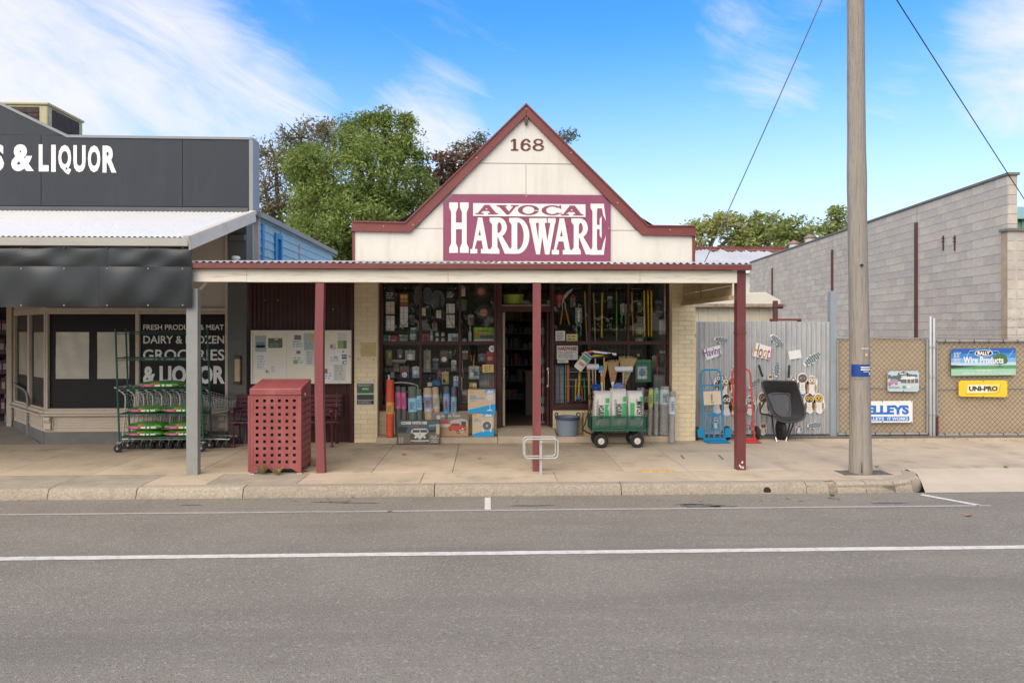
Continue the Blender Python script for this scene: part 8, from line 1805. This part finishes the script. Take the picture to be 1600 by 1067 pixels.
# ---------------------------------------------------------------- bicycle rack
br = thing('bicycle_rack', 'white double loop bicycle rack on a short post before the door', 'bicycle rack', G(845, 741)); c = G(845, 741); WT = mat('white_tube', (.42, .43, .41), .4, .06, 5, dirt=(.40, .39, .36), dscale=8, damt=.4)
m = MB(); m.box(c.x - .018, c.x + .018, c.y - .018, c.y + .018, 0, Z(845, 690, c.y)); part('post', m, WT, br, bevel=.003)
for i, (a, b, t, d, dy) in enumerate(((820, 872, 686, 716, -.04), (818, 868, 682.5, 712.5, .035))):
 Y = c.y + dy; m = MB(); x0, x1, z1, z0 = X(a, Y), X(b, Y), Z(845, t, Y), Z(845, d, Y); m.tube([(x, Y, z) for x, z in rrect(x0, x1, z0, z1, .05, 5)], .0112, 10, closed=True); part('loop', m, WT, br, smooth=60)
m = MB()
for z in (Z(845, 689, c.y), Z(845, 714, c.y)): m.tube([(c.x, c.y - .055, z), (c.x, c.y + .05, z)], .02, 10)
part('clamp', m, WT, br, smooth=50)
# ---------------------------------------------------------------- shopping trolleys nested behind the rack
TRW = CHROME
def trolley():
 o = thing('shopping_trolley', 'x', 'shopping trolley', (0, 0, 0), 'nested shopping trolleys in front of the grocery window'); L_, w0, w1 = .50, .44, .36; zt_, zf = .93, .80; zb0, zb1 = .56, .62
 # basket: wires on the sides, floor and front; x runs from handle (0) to nose (L_)
 m = MB(); r = .0032
 def sd(f, s_): ww = (w0 + (w1 - w0) * f) / 2; return s_ * ww
 for s_ in (-1, 1):
  m.tube([(.0, sd(0, s_), zt_), (L_, sd(1, s_), zf)], .0058, 6); m.tube([(.10, sd(.12, s_), zb0), (L_ - .03, sd(1, s_) * .9, zb1)], .0058, 6)
  for k in range(3): f = (k + 1) / 4; m.tube([(.02 + .08 * f, sd(0, s_), zt_ + (zb0 - zt_) * f), (L_ - .03 * f, sd(1, s_) * (1 - .1 * f), zf + (zb1 - zf) * f)], r, 5)
  for k in range(11): f = k / 10; m.tube([(L_ * f, sd(f, s_), zt_ + (zf - zt_) * f), (.10 + (L_ - .13) * f, sd(f, s_) * .92, zb0 + (zb1 - zb0) * f)], r, 5)
 for k in range(6): f = -1 + 2 * k / 5; m.tube([(.10, f * w0 / 2 * .9, zb0), (L_ - .03, f * w1 / 2 * .9, zb1), (L_, f * w1 / 2, zf)], r, 5)
 for k in range(7): f = k / 6; ww = (w0 + (w1 - w0) * f) / 2 * .92; m.tube([(.10 + (L_ - .13) * f, -ww, zb0 + (zb1 - zb0) * f), (.10 + (L_ - .13) * f, ww, zb0 + (zb1 - zb0) * f)], r, 5)
 m.tube([(L_, -w1 / 2, zf), (L_, w1 / 2, zf)], .006, 6)
 part('basket', m, TRW, o)
 m = MB()
 for s_ in (-1, 1):
  m.tube(smoothpath([(-.14, s_ * .225, 1.03), (-.09, s_ * .228, .99), (-.01, s_ * .228, .93), (.02, s_ * .225, .84), (.0, s_ * .222, .45), (-.03, s_ * .222, .17)], 4), .0125, 8)
  m.tube([(-.03, s_ * .222, .17), (.52, s_ * .17, .145)], .0125, 8)
 for x_, z_, w_ in ((.12, .166, .20), (.3, .157, .185), (.47, .148, .17)): m.tube([(x_, -w_, z_), (x_, w_, z_)], .008, 6)
 part('frame', m, mat('trolley_tube', (.62, .61, .57), .3, .06, 4, metal=.5), o, smooth=60)
 m = MB(); m.tube([(-.14, -.25, 1.03), (-.14, .25, 1.03)], .015, 10); part('handle', m, mat('trolley_grip', (.55, .54, .50), .4), o, smooth=60)
 for x_, y_ in ((.0, .22), (.0, -.22), (.48, .165), (.48, -.165)):
  m = MB(); m.lathe([(0, -.014), (.055, -.014), (.06, -.008), (.06, .008), (.055, .014), (0, .014)], (x_ - .02, y_, .06), 16, 'y'); wh = part('castor_wheel', m, RUBBER, o, smooth=40)
  m = MB(); m.beam((x_ - .02, y_ - .022, .06), (x_, y_ - .018, .15), .02, .004); m.beam((x_ - .02, y_ + .022, .06), (x_, y_ + .018, .15), .02, .004); m.box(x_ - .02, x_ + .02, y_ - .024, y_ + .024, .148, .156); part('fork', m, STEEL, wh)
 return o
tr0 = trolley(); nT = 9
ords = ['first', 'second', 'third', 'fourth', 'fifth', 'sixth', 'seventh', 'eighth', 'last']
for i in range(nT):
 o = tr0 if i == 0 else copy_tree(tr0); o['label'] = 'chrome wire shopping trolley, %s of the nested row counted from the left' % ords[i]
 o.location = (X(205, 11.88) + i * .15, 11.88, 0); o.rotation_euler = (0, 0, 0)
# wheeled garden rack with potting mix bags
RG = mat('green_rack_steel', (.022, .085, .065), .4, .1, 4); y0, y1 = 11.34, 11.66; xr0, xr1 = X(187, y0), X(318, y0); rkk = thing('wheeled_rack', 'tall dark green wheeled rack carrying bright potting mix bags', 'rack', ((xr0 + xr1) / 2, 11.5, 0)); lean = -.035
def LX(x, z): return x + lean * z
for x in (xr0, xr1):
 for y in (y0, y1):
  m = MB(); m.tube([(LX(x, .16), y, .16), (LX(x, 2.02), y, 2.02)], .0155, 8); part('upright', m, RG, rkk, smooth=60)
  m = MB(); m.lathe([(0, -.016), (.058, -.016), (.066, -.010), (.066, .010), (.058, .016), (0, .016)], (x - .03, y, .066), 18, 'y'); wh = part('castor_wheel', m, RUBBER, rkk, smooth=40)
  m = MB(); m.beam((x - .03, y - .022, .07), (x, y - .02, .165), .032, .004); m.beam((x - .03, y + .022, .07), (x, y + .02, .165), .032, .004); m.box(x - .035, x + .035, y - .028, y + .028, .158, .17); m.lathe([(0, -.022), (.018, -.022), (.018, .022), (0, .022)], (x - .03, y, .066), 12, 'y'); part('fork', m, STEEL, wh)
levels = [Z(250, 681, 11.5), Z(250, 645, 11.5), Z(250, 606.5, 11.5), Z(250, 559, 11.5), Z(250, 518.5, 11.5)]
for k, z in enumerate(levels):
 m = MB(); a, b = LX(xr0, z), LX(xr1, z)
 for y in (y0, y1): m.tube([(a, y, z), (b, y, z)], .010, 8); m.tube([(a, y, z - .035), (b, y, z - .035)], .007, 6)
 for x in (a, b): m.tube([(x, y0, z), (x, y1, z)], .010, 8)
 if k < 3:
  for i in range(1, 8): y = y0 + (y1 - y0) * i / 8; m.tube([(a, y, z), (b, y, z)], .004, 5)
 part('shelf', m, RG, rkk, smooth=60)
BGN = mat('green_potting_bag', (.09, .30, .03), .32, .10, 5, bump=.7, bscale=7, dirt=(.03, .13, .03), dscale=6, damt=.7)
def potbag(pa, pb, z, h, label, seed):
 Y = 11.50; x0, x1 = X(pa, Y), X(pb, Y); cx = (x0 + x1) / 2; w = x1 - x0; d = .34
 o = pillow('potting_mix_bag', label, 'potting mix bag', cx, Y, z, w, d, h, BGN, 'potting mix bags on the wheeled rack', seed, lying=True)
 def pr(f0, f1, g0, g1, mm, nm, shape=None):
  m = MB(); n = 10; V = []
  for j in range(4):
   for i in range(n + 1):
    f = f0 + (f1 - f0) * i / n; gq = g0 + (g1 - g0) * j / 3; e = max(0.02, math.sin(math.pi * f)) ** .30; s_ = (gq - .5) * 2 / max(e, .2); s_ = max(-.98, min(.98, s_)); sx = (1 - abs(s_) ** (2 / .75)) ** .21
    V.append((x0 + w * f, Y - sx * d / 2 - .010, z + h / 2 + s_ * h / 2 * e))
  m.add(V, [(j * (n + 1) + i, j * (n + 1) + i + 1, (j + 1) * (n + 1) + i + 1, (j + 1) * (n + 1) + i) for j in range(3) for i in range(n)]); part(nm, m, mm, o, smooth=180)
 pr(.10, .40, .24, .58, C(.50, .05, .20), 'pink_flash'); pr(.18, .36, .34, .48, C(.60, .25, .30), 'brand_print'); pr(.43, .56, .30, .52, WHT, 'white_print'); pr(.60, .66, .28, .56, WHT, 'recycle_mark'); pr(.70, .84, .30, .58, C(.55, .58, .52), 'text_panel'); pr(.42, .50, .62, .88, C(.45, .06, .05), 'flower_print'); pr(.10, .34, .64, .84, C(.02, .10, .03), 'leaf_print'); pr(.55, .8, .64, .84, C(.02, .12, .03), 'leaf_print')
potbag(221, 287, levels[2] + .012, .115, 'potting mix bag lying alone on the top loaded shelf', 51); potbag(205, 259, levels[1] + .012, .11, 'potting mix bag on the middle shelf, left', 52); potbag(258.5, 315, levels[1] + .012, .11, 'potting mix bag on the middle shelf, right', 53)
potbag(202, 260, levels[0] + .012, .095, 'lower potting mix bag in the left stack of the bottom shelf', 54); potbag(203, 261, levels[0] + .112, .125, 'upper potting mix bag in the left stack of the bottom shelf', 55); potbag(261.5, 319, levels[0] + .012, .095, 'lower potting mix bag in the right stack of the bottom shelf', 56); potbag(262.5, 318, levels[0] + .112, .12, 'upper potting mix bag in the right stack of the bottom shelf', 57)
m = MB(); c = G(201, 697); m.box(c.x - .10, c.x + .06, c.y, c.y + .07, 0, .075); solo('wheel_chock', m, mat('red_brick', (.30, .12, .075), .9, .25, 12, bump=.5), 'single red brick chocking the wheel of the green rack', 'brick', (c.x, c.y, 0), bevel=.006)
# ---------------------------------------------------------------- hand trucks and wheelbarrow by the corrugated fence
HB = mat('blue_truck_paint', (.01, .24, .46), .35, .06, 4); HR = mat('red_truck_paint', (.55, .055, .05), .35, .06, 4)
def hand_truck(mm, loc, label, w, h, extra):
 o = thing('hand_truck', label, 'hand truck', loc, 'hand trucks by the corrugated fence'); x, y = loc[0], loc[1]; hw2 = w / 2; ln = .16   # leans back towards the fence
 def P(px, pz, off=0): return (x + px, y + .06 + pz * ln + off, pz)
 m = MB(); m.tube(smoothpath([P(-hw2, .02), P(-hw2, h * .4), P(-hw2, h * .75), P(-hw2, h - .10)], 3) + [Vector(P(-hw2 + .018, h - .035)), Vector(P(-hw2 + .07, h)), Vector(P(hw2 - .07, h)), Vector(P(hw2 - .018, h - .035))] + smoothpath([P(hw2, h - .10), P(hw2, h * .75), P(hw2, h * .4), P(hw2, .02)], 3), .0165, 10); part('frame', m, mm, o, smooth=60)
 for f in extra['bars']: m = MB(); m.tube([P(-hw2, h * f), P(0, h * f, .012), P(hw2, h * f)], .0125, 8); part('cross_bar', m, mm, o, smooth=60)
 if extra.get('spine'): m = MB(); m.tube([P(.0, h * .62), P(0, .03)], .014, 8); part('spine', m, mm, o, smooth=60); m = MB(); m.tube(smoothpath([P(-.10, .03, -.02), P(-.10, .38, -.02), P(-.07, .44, -.02), P(.07, .44, -.02), P(.10, .38, -.02), P(.10, .03, -.02)], 4), .011, 8); m.tube([P(-.10, .22, -.02), P(.10, .22, -.02)], .010, 8); part('fold_frame', m, mm, o, smooth=60)
 m = MB(); m.box(x - hw2 - .02, x + hw2 + .03, y - .20, y + .055, .008, .016); m.box(x - hw2 - .02, x + hw2 + .03, y + .048, y + .055, .0165, .06); part('toe_plate', m, mm, o, bevel=.002)
 if extra.get('guard'):
  for s_ in (-1, 1): m = MB(); m.prism([(x + s_ * (hw2 + .012), .07), (x + s_ * (hw2 + .12), .07), (x + s_ * (hw2 + .13), .20), (x + s_ * (hw2 + .09), .235), (x + s_ * (hw2 + .012), .245)], y + .05, y + .053); part('wheel_guard', m, mm, o, bevel=.003)
 m = MB(); m.tube([(x - hw2 - .09, y + .22, .125), (x + hw2 + .09, y + .22, .125)], .009, 8); m.beam((x - hw2, y + .09, .2), (x - hw2, y + .22, .125), .03, .012); m.beam((x + hw2, y + .09, .2), (x + hw2, y + .22, .125), .03, .012); part('axle', m, extra.get('axle', STEEL), o)
 for s_ in (-1, 1):
  c = Vector((x + s_ * (hw2 + .10), y + .22, .125)); m = MB(); m.lathe([(.05, -.026), (.10, -.036), (.118, -.026), (.125, 0), (.118, .026), (.10, .036), (.05, .026)], c, 26, 'x'); wh = part('wheel', m, RUBBER, o, smooth=40); m = MB(); m.lathe([(0, -.024), (.03, -.024), (.052, -.016), (.052, .016), (.03, .024), (0, .024)], c, 16, 'x'); part('rim', m, mm, wh, smooth=40)
 return o, P
o, P = hand_truck(HB, (X(1118, 12.05), 12.05, 0), 'bright blue hand truck with a cardboard tag beside the cream pier', .36, 1.27, dict(bars=(.78, .37), spine=True, guard=True))
m = MB(); a, b = P(-.165, .64, -.03), P(.155, .89, -.03); m.add([(a[0], a[1], a[2]), (b[0], a[1], a[2] + .01), (b[0], b[1], b[2]), (a[0], b[1], b[2] - .01)], [(0, 1, 2, 3)]); m.add([(a[0], a[1] + .004, a[2]), (b[0], a[1] + .004, a[2] + .01), (b[0], b[1] + .004, b[2]), (a[0], b[1] + .004, b[2] - .01)], [(3, 2, 1, 0)]); cd = part('cardboard_tag', m, CARD, o)
m = MB()
for q in (-.02, -.005): m.beam((a[0] + .16 + q, a[1] - .006 + .01, .72), (a[0] + .16 + q, a[1] + .02, .84), .005, .003)
m.tube([(a[0] + .13, a[1] - .0, .70), (a[0] + .155, a[1] - .003, .68), (a[0] + .18, a[1] - .003, .70)], .005, 5); part('print', m, NVY, cd)
m = MB(); m.tube(smoothpath([P(-.02, 1.27), P(-.03, 1.15, -.03), P(.02, 1.0, -.035), P(.03, .92, -.03)], 5), .010, 6); m.tube([P(-.16, .905, -.02), P(.16, .905, -.02)], .007, 6); part('tie_cord', m, HB, o, smooth=60)
hand_truck(HR, (X(1166.5, 12.05), 12.05, 0), 'bright red hand truck half behind the corner verandah post', .34, 1.28, dict(bars=(.70, .46, .22), axle=STEEL))
# wheelbarrow stood on its nose
wb = thing('wheelbarrow', 'black plastic wheelbarrow stood up on its wheel against the fence', 'wheelbarrow', (X(1222, 12.2), 12.2, 0)); TRAY = mat('black_tray', (.045, .046, .050), .38, .15, 3, dirt=(.075, .074, .073), dscale=3, damt=.6)
Yo = 12.02
rim = [(1190.5, 597), (1205, 595), (1222, 595.5), (1240, 596), (1245, 599), (1249, 612), (1254, 628), (1258, 643), (1257, 652), (1250, 657), (1238, 660), (1224, 659), (1213, 654), (1206, 644), (1201, 632), (1195, 614)]
flo = [(1200, 616), (1212, 613), (1224, 613.5), (1232, 614), (1235, 616), (1236, 624), (1236, 634), (1236, 646), (1235, 650), (1231, 651), (1226, 651), (1220, 650), (1215, 647), (1210, 641), (1206, 632), (1202, 622)]
def rimY(py): return Yo + (660 - py) / 65 * .16
RM = [W(px, py, rimY(py)) for px, py in smoothpath([(a, b, 0) for a, b in rim], 3, True) and [(p.x, p.y) for p in smoothpath([(a, b, 0) for a, b in rim], 3, True)]]
FL = [W(p.x, p.y, rimY(p.y) + .21) for p in smoothpath([(a, b, 0) for a, b in flo], 3, True)]
n = len(RM); m = MB(); V = []; K = 6
for j in range(K + 1):
 f = j / K
 for i in range(n): V.append(RM[i].lerp(FL[i], f ** .9) + Vector((0, 0, 0)))
m.add(V, [(j * n + i, j * n + (i + 1) % n, (j + 1) * n + (i + 1) % n, (j + 1) * n + i) for j in range(K) for i in range(n)] + [])
m.add([v + Vector((0, .008, 0)) for v in V[:n]] + [v + Vector((0, .012, 0)) for v in V[K * n:]], [(i, n + i, n + (i + 1) % n, (i + 1) % n) for i in range(n)])
part('tray', m, TRAY, wb, smooth=35)
m = MB(); m.add([v + Vector((0, -.003, 0)) for v in FL], [list(range(n))]); part('tray_floor', m, mat('dust_and_sheen_floor', (.10, .10, .105), .3, .2, 4, dirt=(.16, .155, .15), dscale=4, damt=.7), wb)  # floor coloured lighter than the walls: dust, with its sheen painted in too
m = MB(); m.tube(RM, .017, 8, closed=True); part('tray_lip', m, mat('worn_black_lip', (.06, .06, .062), .35), wb, smooth=60)
m = MB(); ce = [W(1214, 620, rimY(620) + .205), W(1233, 618, rimY(618) + .205), W(1232, 648, rimY(648) + .205)]; m.tube(smoothpath([W(1206, 616, rimY(616) + .20), W(1232.5, 617, rimY(617) + .20), W(1233.5, 640, rimY(640) + .20), W(1230, 649, rimY(649) + .20)], 4), .006, 6); part('floor_rib', m, mat('worn_black_lip', (.06, .06, .062)), wb, smooth=60)
ST = mat('black_tube', (.03, .03, .032), .4)
for (a, b, c2) in (((1185.5, 570), (1192, 590), (1206, 640)), ((1233.5, 570), (1232, 592), (1236, 650))):
 hT, hM, hB = W(*a, 12.50), W(*b, 12.49), W(*c2, 12.44); foot = W(1212 if a[0] < 1200 else 1228, 686, 12.1)
 m = MB(); m.tube(smoothpath([hT.lerp(hM, .8), hM, hB], 3), .016, 8); part('shaft', m, STEEL, wb, smooth=60)
 m = MB(); d = (hT - hM).normalized(); m.tube([hM + d * .02, hT - d * .01, hT], [.020, .021, .014], 10); part('grip', m, BLACKP, wb, smooth=60)
 m = MB(); m.tube(smoothpath([hB, W(1208 if a[0] < 1200 else 1233, 668, 12.2), foot], 4), .014, 8); part('nose_strut', m, ST, wb, smooth=60)
m = MB(); m.tube(smoothpath([W(1197, 622, 12.4), W(1191, 634, 12.36), W(1188, 641, 12.34), W(1190, 646, 12.33), W(1200, 648, 12.32), W(1208, 652, 12.3)], 5), .014, 8); m.tube(smoothpath([W(1244, 640, 12.4), W(1240, 660, 12.36), W(1236, 672, 12.3), W(1232, 684, 12.15)], 5), .014, 8); part('leg', m, ST, wb, smooth=60)
c = Vector((X(1220.5, 12.2), 12.20, .185)); m = MB(); m.lathe([(.09, -.032), (.14, -.042), (.172, -.034), (.185, -.012), (.185, .012), (.172, .034), (.14, .042), (.09, .032)], c, 32, 'x'); wh = part('wheel', m, RUBBER, wb, smooth=40); m = MB(); m.lathe([(0, -.05), (.02, -.05), (.025, -.02), (.092, -.028), (.092, .028), (.025, .02), (.02, .05), (0, .05)], c, 24, 'x'); part('rim', m, BLACKP, wh, smooth=40)
m = MB()
for k in range(30): a = 2 * math.pi * k / 30; m.beam(c + Vector((-.03, math.cos(a) * .185, math.sin(a) * .185)), c + Vector((.03, math.cos(a + .08) * .185, math.sin(a + .08) * .185)), .012, .008)
part('tread', m, RUBBER, wh)
m = MB(); m.tube([W(1212, 688, 12.08), W(1230, 689, 12.08)], .014, 8); m.tube([W(1212, 683, 12.1), W(1214, 690, 12.07)], .018, 8); m.tube([W(1229, 683, 12.1), W(1228, 690, 12.07)], .018, 8); part('nose_guard', m, STEEL, wb, smooth=60)
# ---------------------------------------------------------------- printed signs on the gates
yS = YG - .03
def sign(name, label, pts, mm, draw, corner=None, eyelets=True):
 cx = sum(p[0] for p in pts) / 4; cy = sum(p[1] for p in pts) / 4; c = W(cx, cy, yS); o = thing(name, label, 'sign', c, 'signs tied to the yard gates')
 Q = P2(pts, yS); m = MB(); m.prism(Q, yS - .004, yS); part('panel', m, mm, o, bevel=.0015)
 def T(u, v):     # u right, v up on the sheet
  a, b, c_, d = Q; lo = (a[0] + (b[0] - a[0]) * u, a[1] + (b[1] - a[1]) * u); hi = (d[0] + (c_[0] - d[0]) * u, d[1] + (c_[1] - d[1]) * u); return (lo[0] + (hi[0] - lo[0]) * v, lo[1] + (hi[1] - lo[1]) * v)
 for i, (nm, m_, fn) in enumerate(draw):
  m = MB(); fn(m, T, yS - .0055 - .0006 * i); part(nm, m, m_, o)
 if eyelets:
  m = MB()
  for u in (.02, .5, .98):
   for v in (.03, .97): q = T(u, v); m.disc(q, .010, yS - .0052, yS - .0041, 8)
  part('eyelets', m, BLK_, o)
 return o
def GRAD(v0, v1): return lambda m, T, y: poly(m, [T(0, v0), T(1, v0), T(1, v1), T(0, v1)], y)
def HEX(pts): return lambda m, T, y: [m.beam(Vector((T(*pts[i])[0], y, T(*pts[i])[1])), Vector((T(*pts[i + 1])[0], y, T(*pts[i + 1])[1])), .006, .001, up=(0, 1, 0)) for i in range(len(pts) - 1)]
sign('wire_products_sign', 'blue sky and green field banner reading RALLY Wire Products', [(1486, 587), (1587, 586), (1587, 543.5), (1486, 545)], C(.04, .16, .42), [
 ('sky_band', C(.02, .10, .36), GRAD(.82, 1)), ('sky_band', C(.04, .20, .50), GRAD(.64, .82)), ('sky_band', C(.18, .36, .60), GRAD(.48, .64)), ('sky_band', C(.42, .54, .68), GRAD(.36, .48)), ('field', C(.10, .25, .12), GRAD(.22, .37)), ('field', C(.28, .48, .34), GRAD(0, .24)), ('hedge', C(.03, .06, .03), PL((0, .27), (.25, .32), (.42, .355), (.1, .38), (0, .40))),
 ('wire_hexagon', C(.50, .58, .66), HEX([(.2, .55), (.29, .92), (.36, .92), (.42, 1)])), ('wire_hexagon', C(.50, .58, .66), HEX([(.58, 1), (.62, .9), (.72, .9), (.8, .66), (.9, .7), (.96, .92)])),
 ('tree_print', C(.06, .14, .04), MUL(EL(.755, .60, .11, .20), EL(.69, .54, .06, .12), EL(.82, .53, .055, .11), PL((.745, .30), (.76, .30), (.758, .5), (.748, .5)), PL((.69, .31), (.82, .31), (.80, .325), (.71, .325)))),
 ('badge_ring', WHT, EL(.50, .82, .142, .13)), ('badge', BLK_, EL(.50, .82, .130, .110)), ('lettering', WHT, TX('RALLY', .405, .755, .595, .885, .05)), ('lettering', C(.66, .68, .70), TX('Wire Products', .185, .45, .805, .68, .028)), ('subtitle', C(.62, .66, .60), TX('Mesh size chart', .375, .155, .625, .215, .03)), ('small_print', C(.60, .64, .66), MUL(FP(.035, .38, .15, .88, 9), FP(.17, .03, .68, .11, 2), FP(.74, .03, .96, .11, 2)))])
sign('uni_pro_sign', 'yellow banner reading UNI-PRO in dark letters', [(1498, 619.5), (1574, 620.5), (1574, 594), (1498, 594.5)], C(.66, .47, .03), [('ribbon', C(.50, .33, .02), PL((.14, .14), (.78, .20), (.84, .32), (.87, .76), (.80, .72), (.17, .72))), ('ribbon_face', C(.70, .58, .16), PL((.155, .20), (.77, .25), (.82, .36), (.845, .82), (.80, .78), (.175, .76))), ('ribbon_glow', C(.72, .68, .50), PL((.18, .26), (.60, .27), (.62, .72), (.20, .72))), ('lettering', C(.06, .06, .07), TX('UNI-PRO', .205, .34, .80, .66, .06))])
sign('selleys_sign', 'white sign with bold blue SELLEYS lettering beside the pole', [(1331, 660.5), (1426, 660), (1426, 626), (1331, 627)], C(.68, .67, .66), [('lettering', C(.02, .14, .48), TX('SELLEYS', .12, .38, .94, .80, .055)), ('strip', C(.03, .18, .52), PL((.02, .08), (.945, .08), (.945, .285), (.02, .285))), ('lettering', WHT, TX('SELLEYS', .22, .11, .525, .255, .02)), ('lettering', WHT, TX('IT WORKS', .585, .11, .92, .255, .02))])
sign('rally_sign', 'small pale blue sign with RALLY badge over a pictured house', [(1387, 611.5), (1436, 612), (1436, 579.5), (1387, 580)], C(.40, .50, .56), [('trees_print', C(.10, .12, .12), MUL(PL((.01, .62), (.10, .66), (.1, .82), (.01, .84)), EL(.2, .66, .12, .13), EL(.35, .72, .09, .10), EL(.70, .78, .10, .08), EL(.85, .76, .10, .08), PL((.1, .5), (.5, .5), (.5, .62), (.1, .62)))), ('shrub_print', C(.30, .24, .30), MUL(EL(.20, .52, .14, .10), EL(.1, .42, .10, .08))), ('house_wall', C(.12, .12, .13), PL((.42, .42), (.97, .42), (.97, .62), (.42, .60))), ('house_roof', C(.62, .61, .58), PL((.40, .60), (.50, .72), (.86, .74), (.90, .68), (.8, .60))), ('posts', C(.5, .5, .5), MUL(PL((.6, .42), (.62, .42), (.62, .6), (.6, .6)), PL((.72, .42), (.74, .42), (.74, .6), (.72, .6)), PL((.84, .42), (.86, .42), (.86, .6), (.84, .6)))), ('path', C(.46, .50, .48), PL((.02, .20), (.97, .22), (.97, .42), (.5, .40), (.3, .3), (.02, .26))), ('flowers', C(.50, .08, .22), MUL(EL(.06, .34, .05, .07), EL(.27, .38, .05, .05))), ('badge', BLK_, EL(.49, .87, .17, .085)), ('lettering', WHT, TX('RALLY', .375, .825, .605, .915, .05)), ('swatches', C(.10, .28, .27), PL((.47, .16), (.57, .16), (.57, .29), (.47, .29))), ('swatches', C(.60, .56, .54), PL((.60, .16), (.72, .16), (.72, .29), (.60, .29))), ('small_print', C(.15, .16, .17), FP(.03, .16, .40, .26, 2))])
# ---------------------------------------------------------------- litter, weeds
DRY = mat('dry_leaf', (.36, .19, .09), .8, .25, 12, rnd=.2)
def leaf(px, py, z, s_, rz, label, i):
 c = G(px, py, z); rr = random.Random(i); m = MB(); n = 12; pts = []
 for k in range(n): a = 2 * math.pi * k / n; r_ = s_ * (1.0 if k % 2 == 0 else .45) * rr.uniform(.8, 1.15); pts.append(Vector((r_ * math.cos(a), r_ * math.sin(a) * .7, .012 + abs(r_) * .35 * abs(math.cos(a + rz)))))
 V = [c + Vector((0, 0, .006))] + [c + p for p in pts]; m.add(V, [(0, 1 + k, 1 + (k + 1) % n) for k in range(n)]); m.tube([c + Vector((0, 0, .01)), c + Vector((s_ * 1.3 * math.cos(rz), s_ * 1.3 * math.sin(rz), .02))], .002, 4)
 solo('fallen_leaf', m, DRY, label, 'leaf', c, 'dry fallen leaves')
LV_ = [(328, 776, ROAD_Z, .075, .6, 'curled dry leaf against the kerb below the grey awning post'), (497, 775, ROAD_Z, .085, 2.0, 'large curled dry leaf at the kerb below the red bin'), (631, 711, 0, .05, 1.0, 'flat pale leaf on the footpath before the van sign'), (749, 717, 0, .05, 2.6, 'pale leaf on the footpath before the fan boxes'), (408, 738, 0, .06, .3, 'dry leaf under the front of the red bin'), (476, 737, 0, .07, 1.7, 'dry leaf standing at the right foot of the red bin'), (492, 728, 0, .05, 2.2, 'dry leaf between the red bin and verandah post'), (608, 800, ROAD_Z, .04, .2, 'small tan leaf out on the road left of the bay mark'), (955, 772, ROAD_Z, .05, .9, 'dry leaf in the gutter mid shop'), (1080, 772, ROAD_Z, .045, 2.4, 'dry leaf in the gutter before the corner post'), (1513, 807, ROAD_Z, .055, 1.4, 'tan leaf on the road at the far right')]
for i, (a, b, z, s_, rz, l) in enumerate(LV_): leaf(a, b, z, s_, rz, l, i)
rr = random.Random(21); m = MB()
for i in range(150):
 px, py, z = (rr.uniform(340, 400), rr.uniform(686, 698), 0) if i < 50 else (rr.uniform(0, 1400), rr.uniform(778, 784), ROAD_Z) if i < 90 else (rr.uniform(1310, 1590), rr.uniform(686, 690), .012)
 c = G(px, py, z); s_ = rr.uniform(.01, .03); a = rr.uniform(0, 6.28); m.add([c + Vector((s_ * math.cos(a + q), s_ * math.sin(a + q) * .7, rr.uniform(.004, .02))) for q in (0, 1.7, 3.2, 4.8)], [(0, 1, 2, 3)])
o = bpy.data.objects.new('leaf_litter', m.mesh('leaf_litter', DRY)); COL.objects.link(o); o['kind'] = 'stuff'; o['label'] = 'scattered crumbs of dry leaf along the kerb and walls'
WEED = leaf_mat('weed_leaves', (.10, .20, .02), (.22, .34, .05))
def weed(px, py, Y, z, h, n, label, mm=WEED):
 c = G(px, py, z) if Y is None else W(px, py, Y); rr = random.Random(int(px)); m = MB()
 for i in range(n):
  a = rr.uniform(0, 6.28); l = h * rr.uniform(.5, 1); d = Vector((math.cos(a) * .6, math.sin(a) * .6, 1)).normalized(); p = c + Vector((rr.uniform(-.02, .02), rr.uniform(-.02, .02), 0)); w = Vector((-d.y, d.x, 0)).normalized() * h * .10
  m.add([p, p + d * l * .5 + w, p + d * l + Vector((d.x, d.y, -.3)) * l * .3, p + d * l * .5 - w], [(0, 1, 2, 3)])
 solo('weed', m, mm, label, 'weed', c, 'weeds in the pavement joints')
weed(1300, 776, None, ROAD_Z + .03, .075, 18, 'bright green weed growing in the broken kerb gap'); weed(1370, 730, None, 0, .045, 12, 'small weed in the joint right of the power pole'); weed(1572, 731, None, 0, .06, 14, 'small weed in the driveway joint at the far right')
STW = leaf_mat('dry_grass', (.30, .22, .10), (.42, .33, .17))
weed(409, 741, None, 0, .30, 12, 'tall dry grass stalk at the left front of the red bin', STW); weed(434, 742, None, 0, .16, 16, 'dry grass tuft under the middle of the red bin', STW)
m = MB(); a, b = G(1000, 736.5), G(1052, 737); m.beam(a + Vector((0, 0, .006)), b + Vector((0, 0, .006)), .05, .012); solo('yellow_strip', m, mat('yellow_board', (.50, .33, .08), .8, .3, 10), 'flat worn yellow timber strip lying in the footpath joint', 'strip', a)
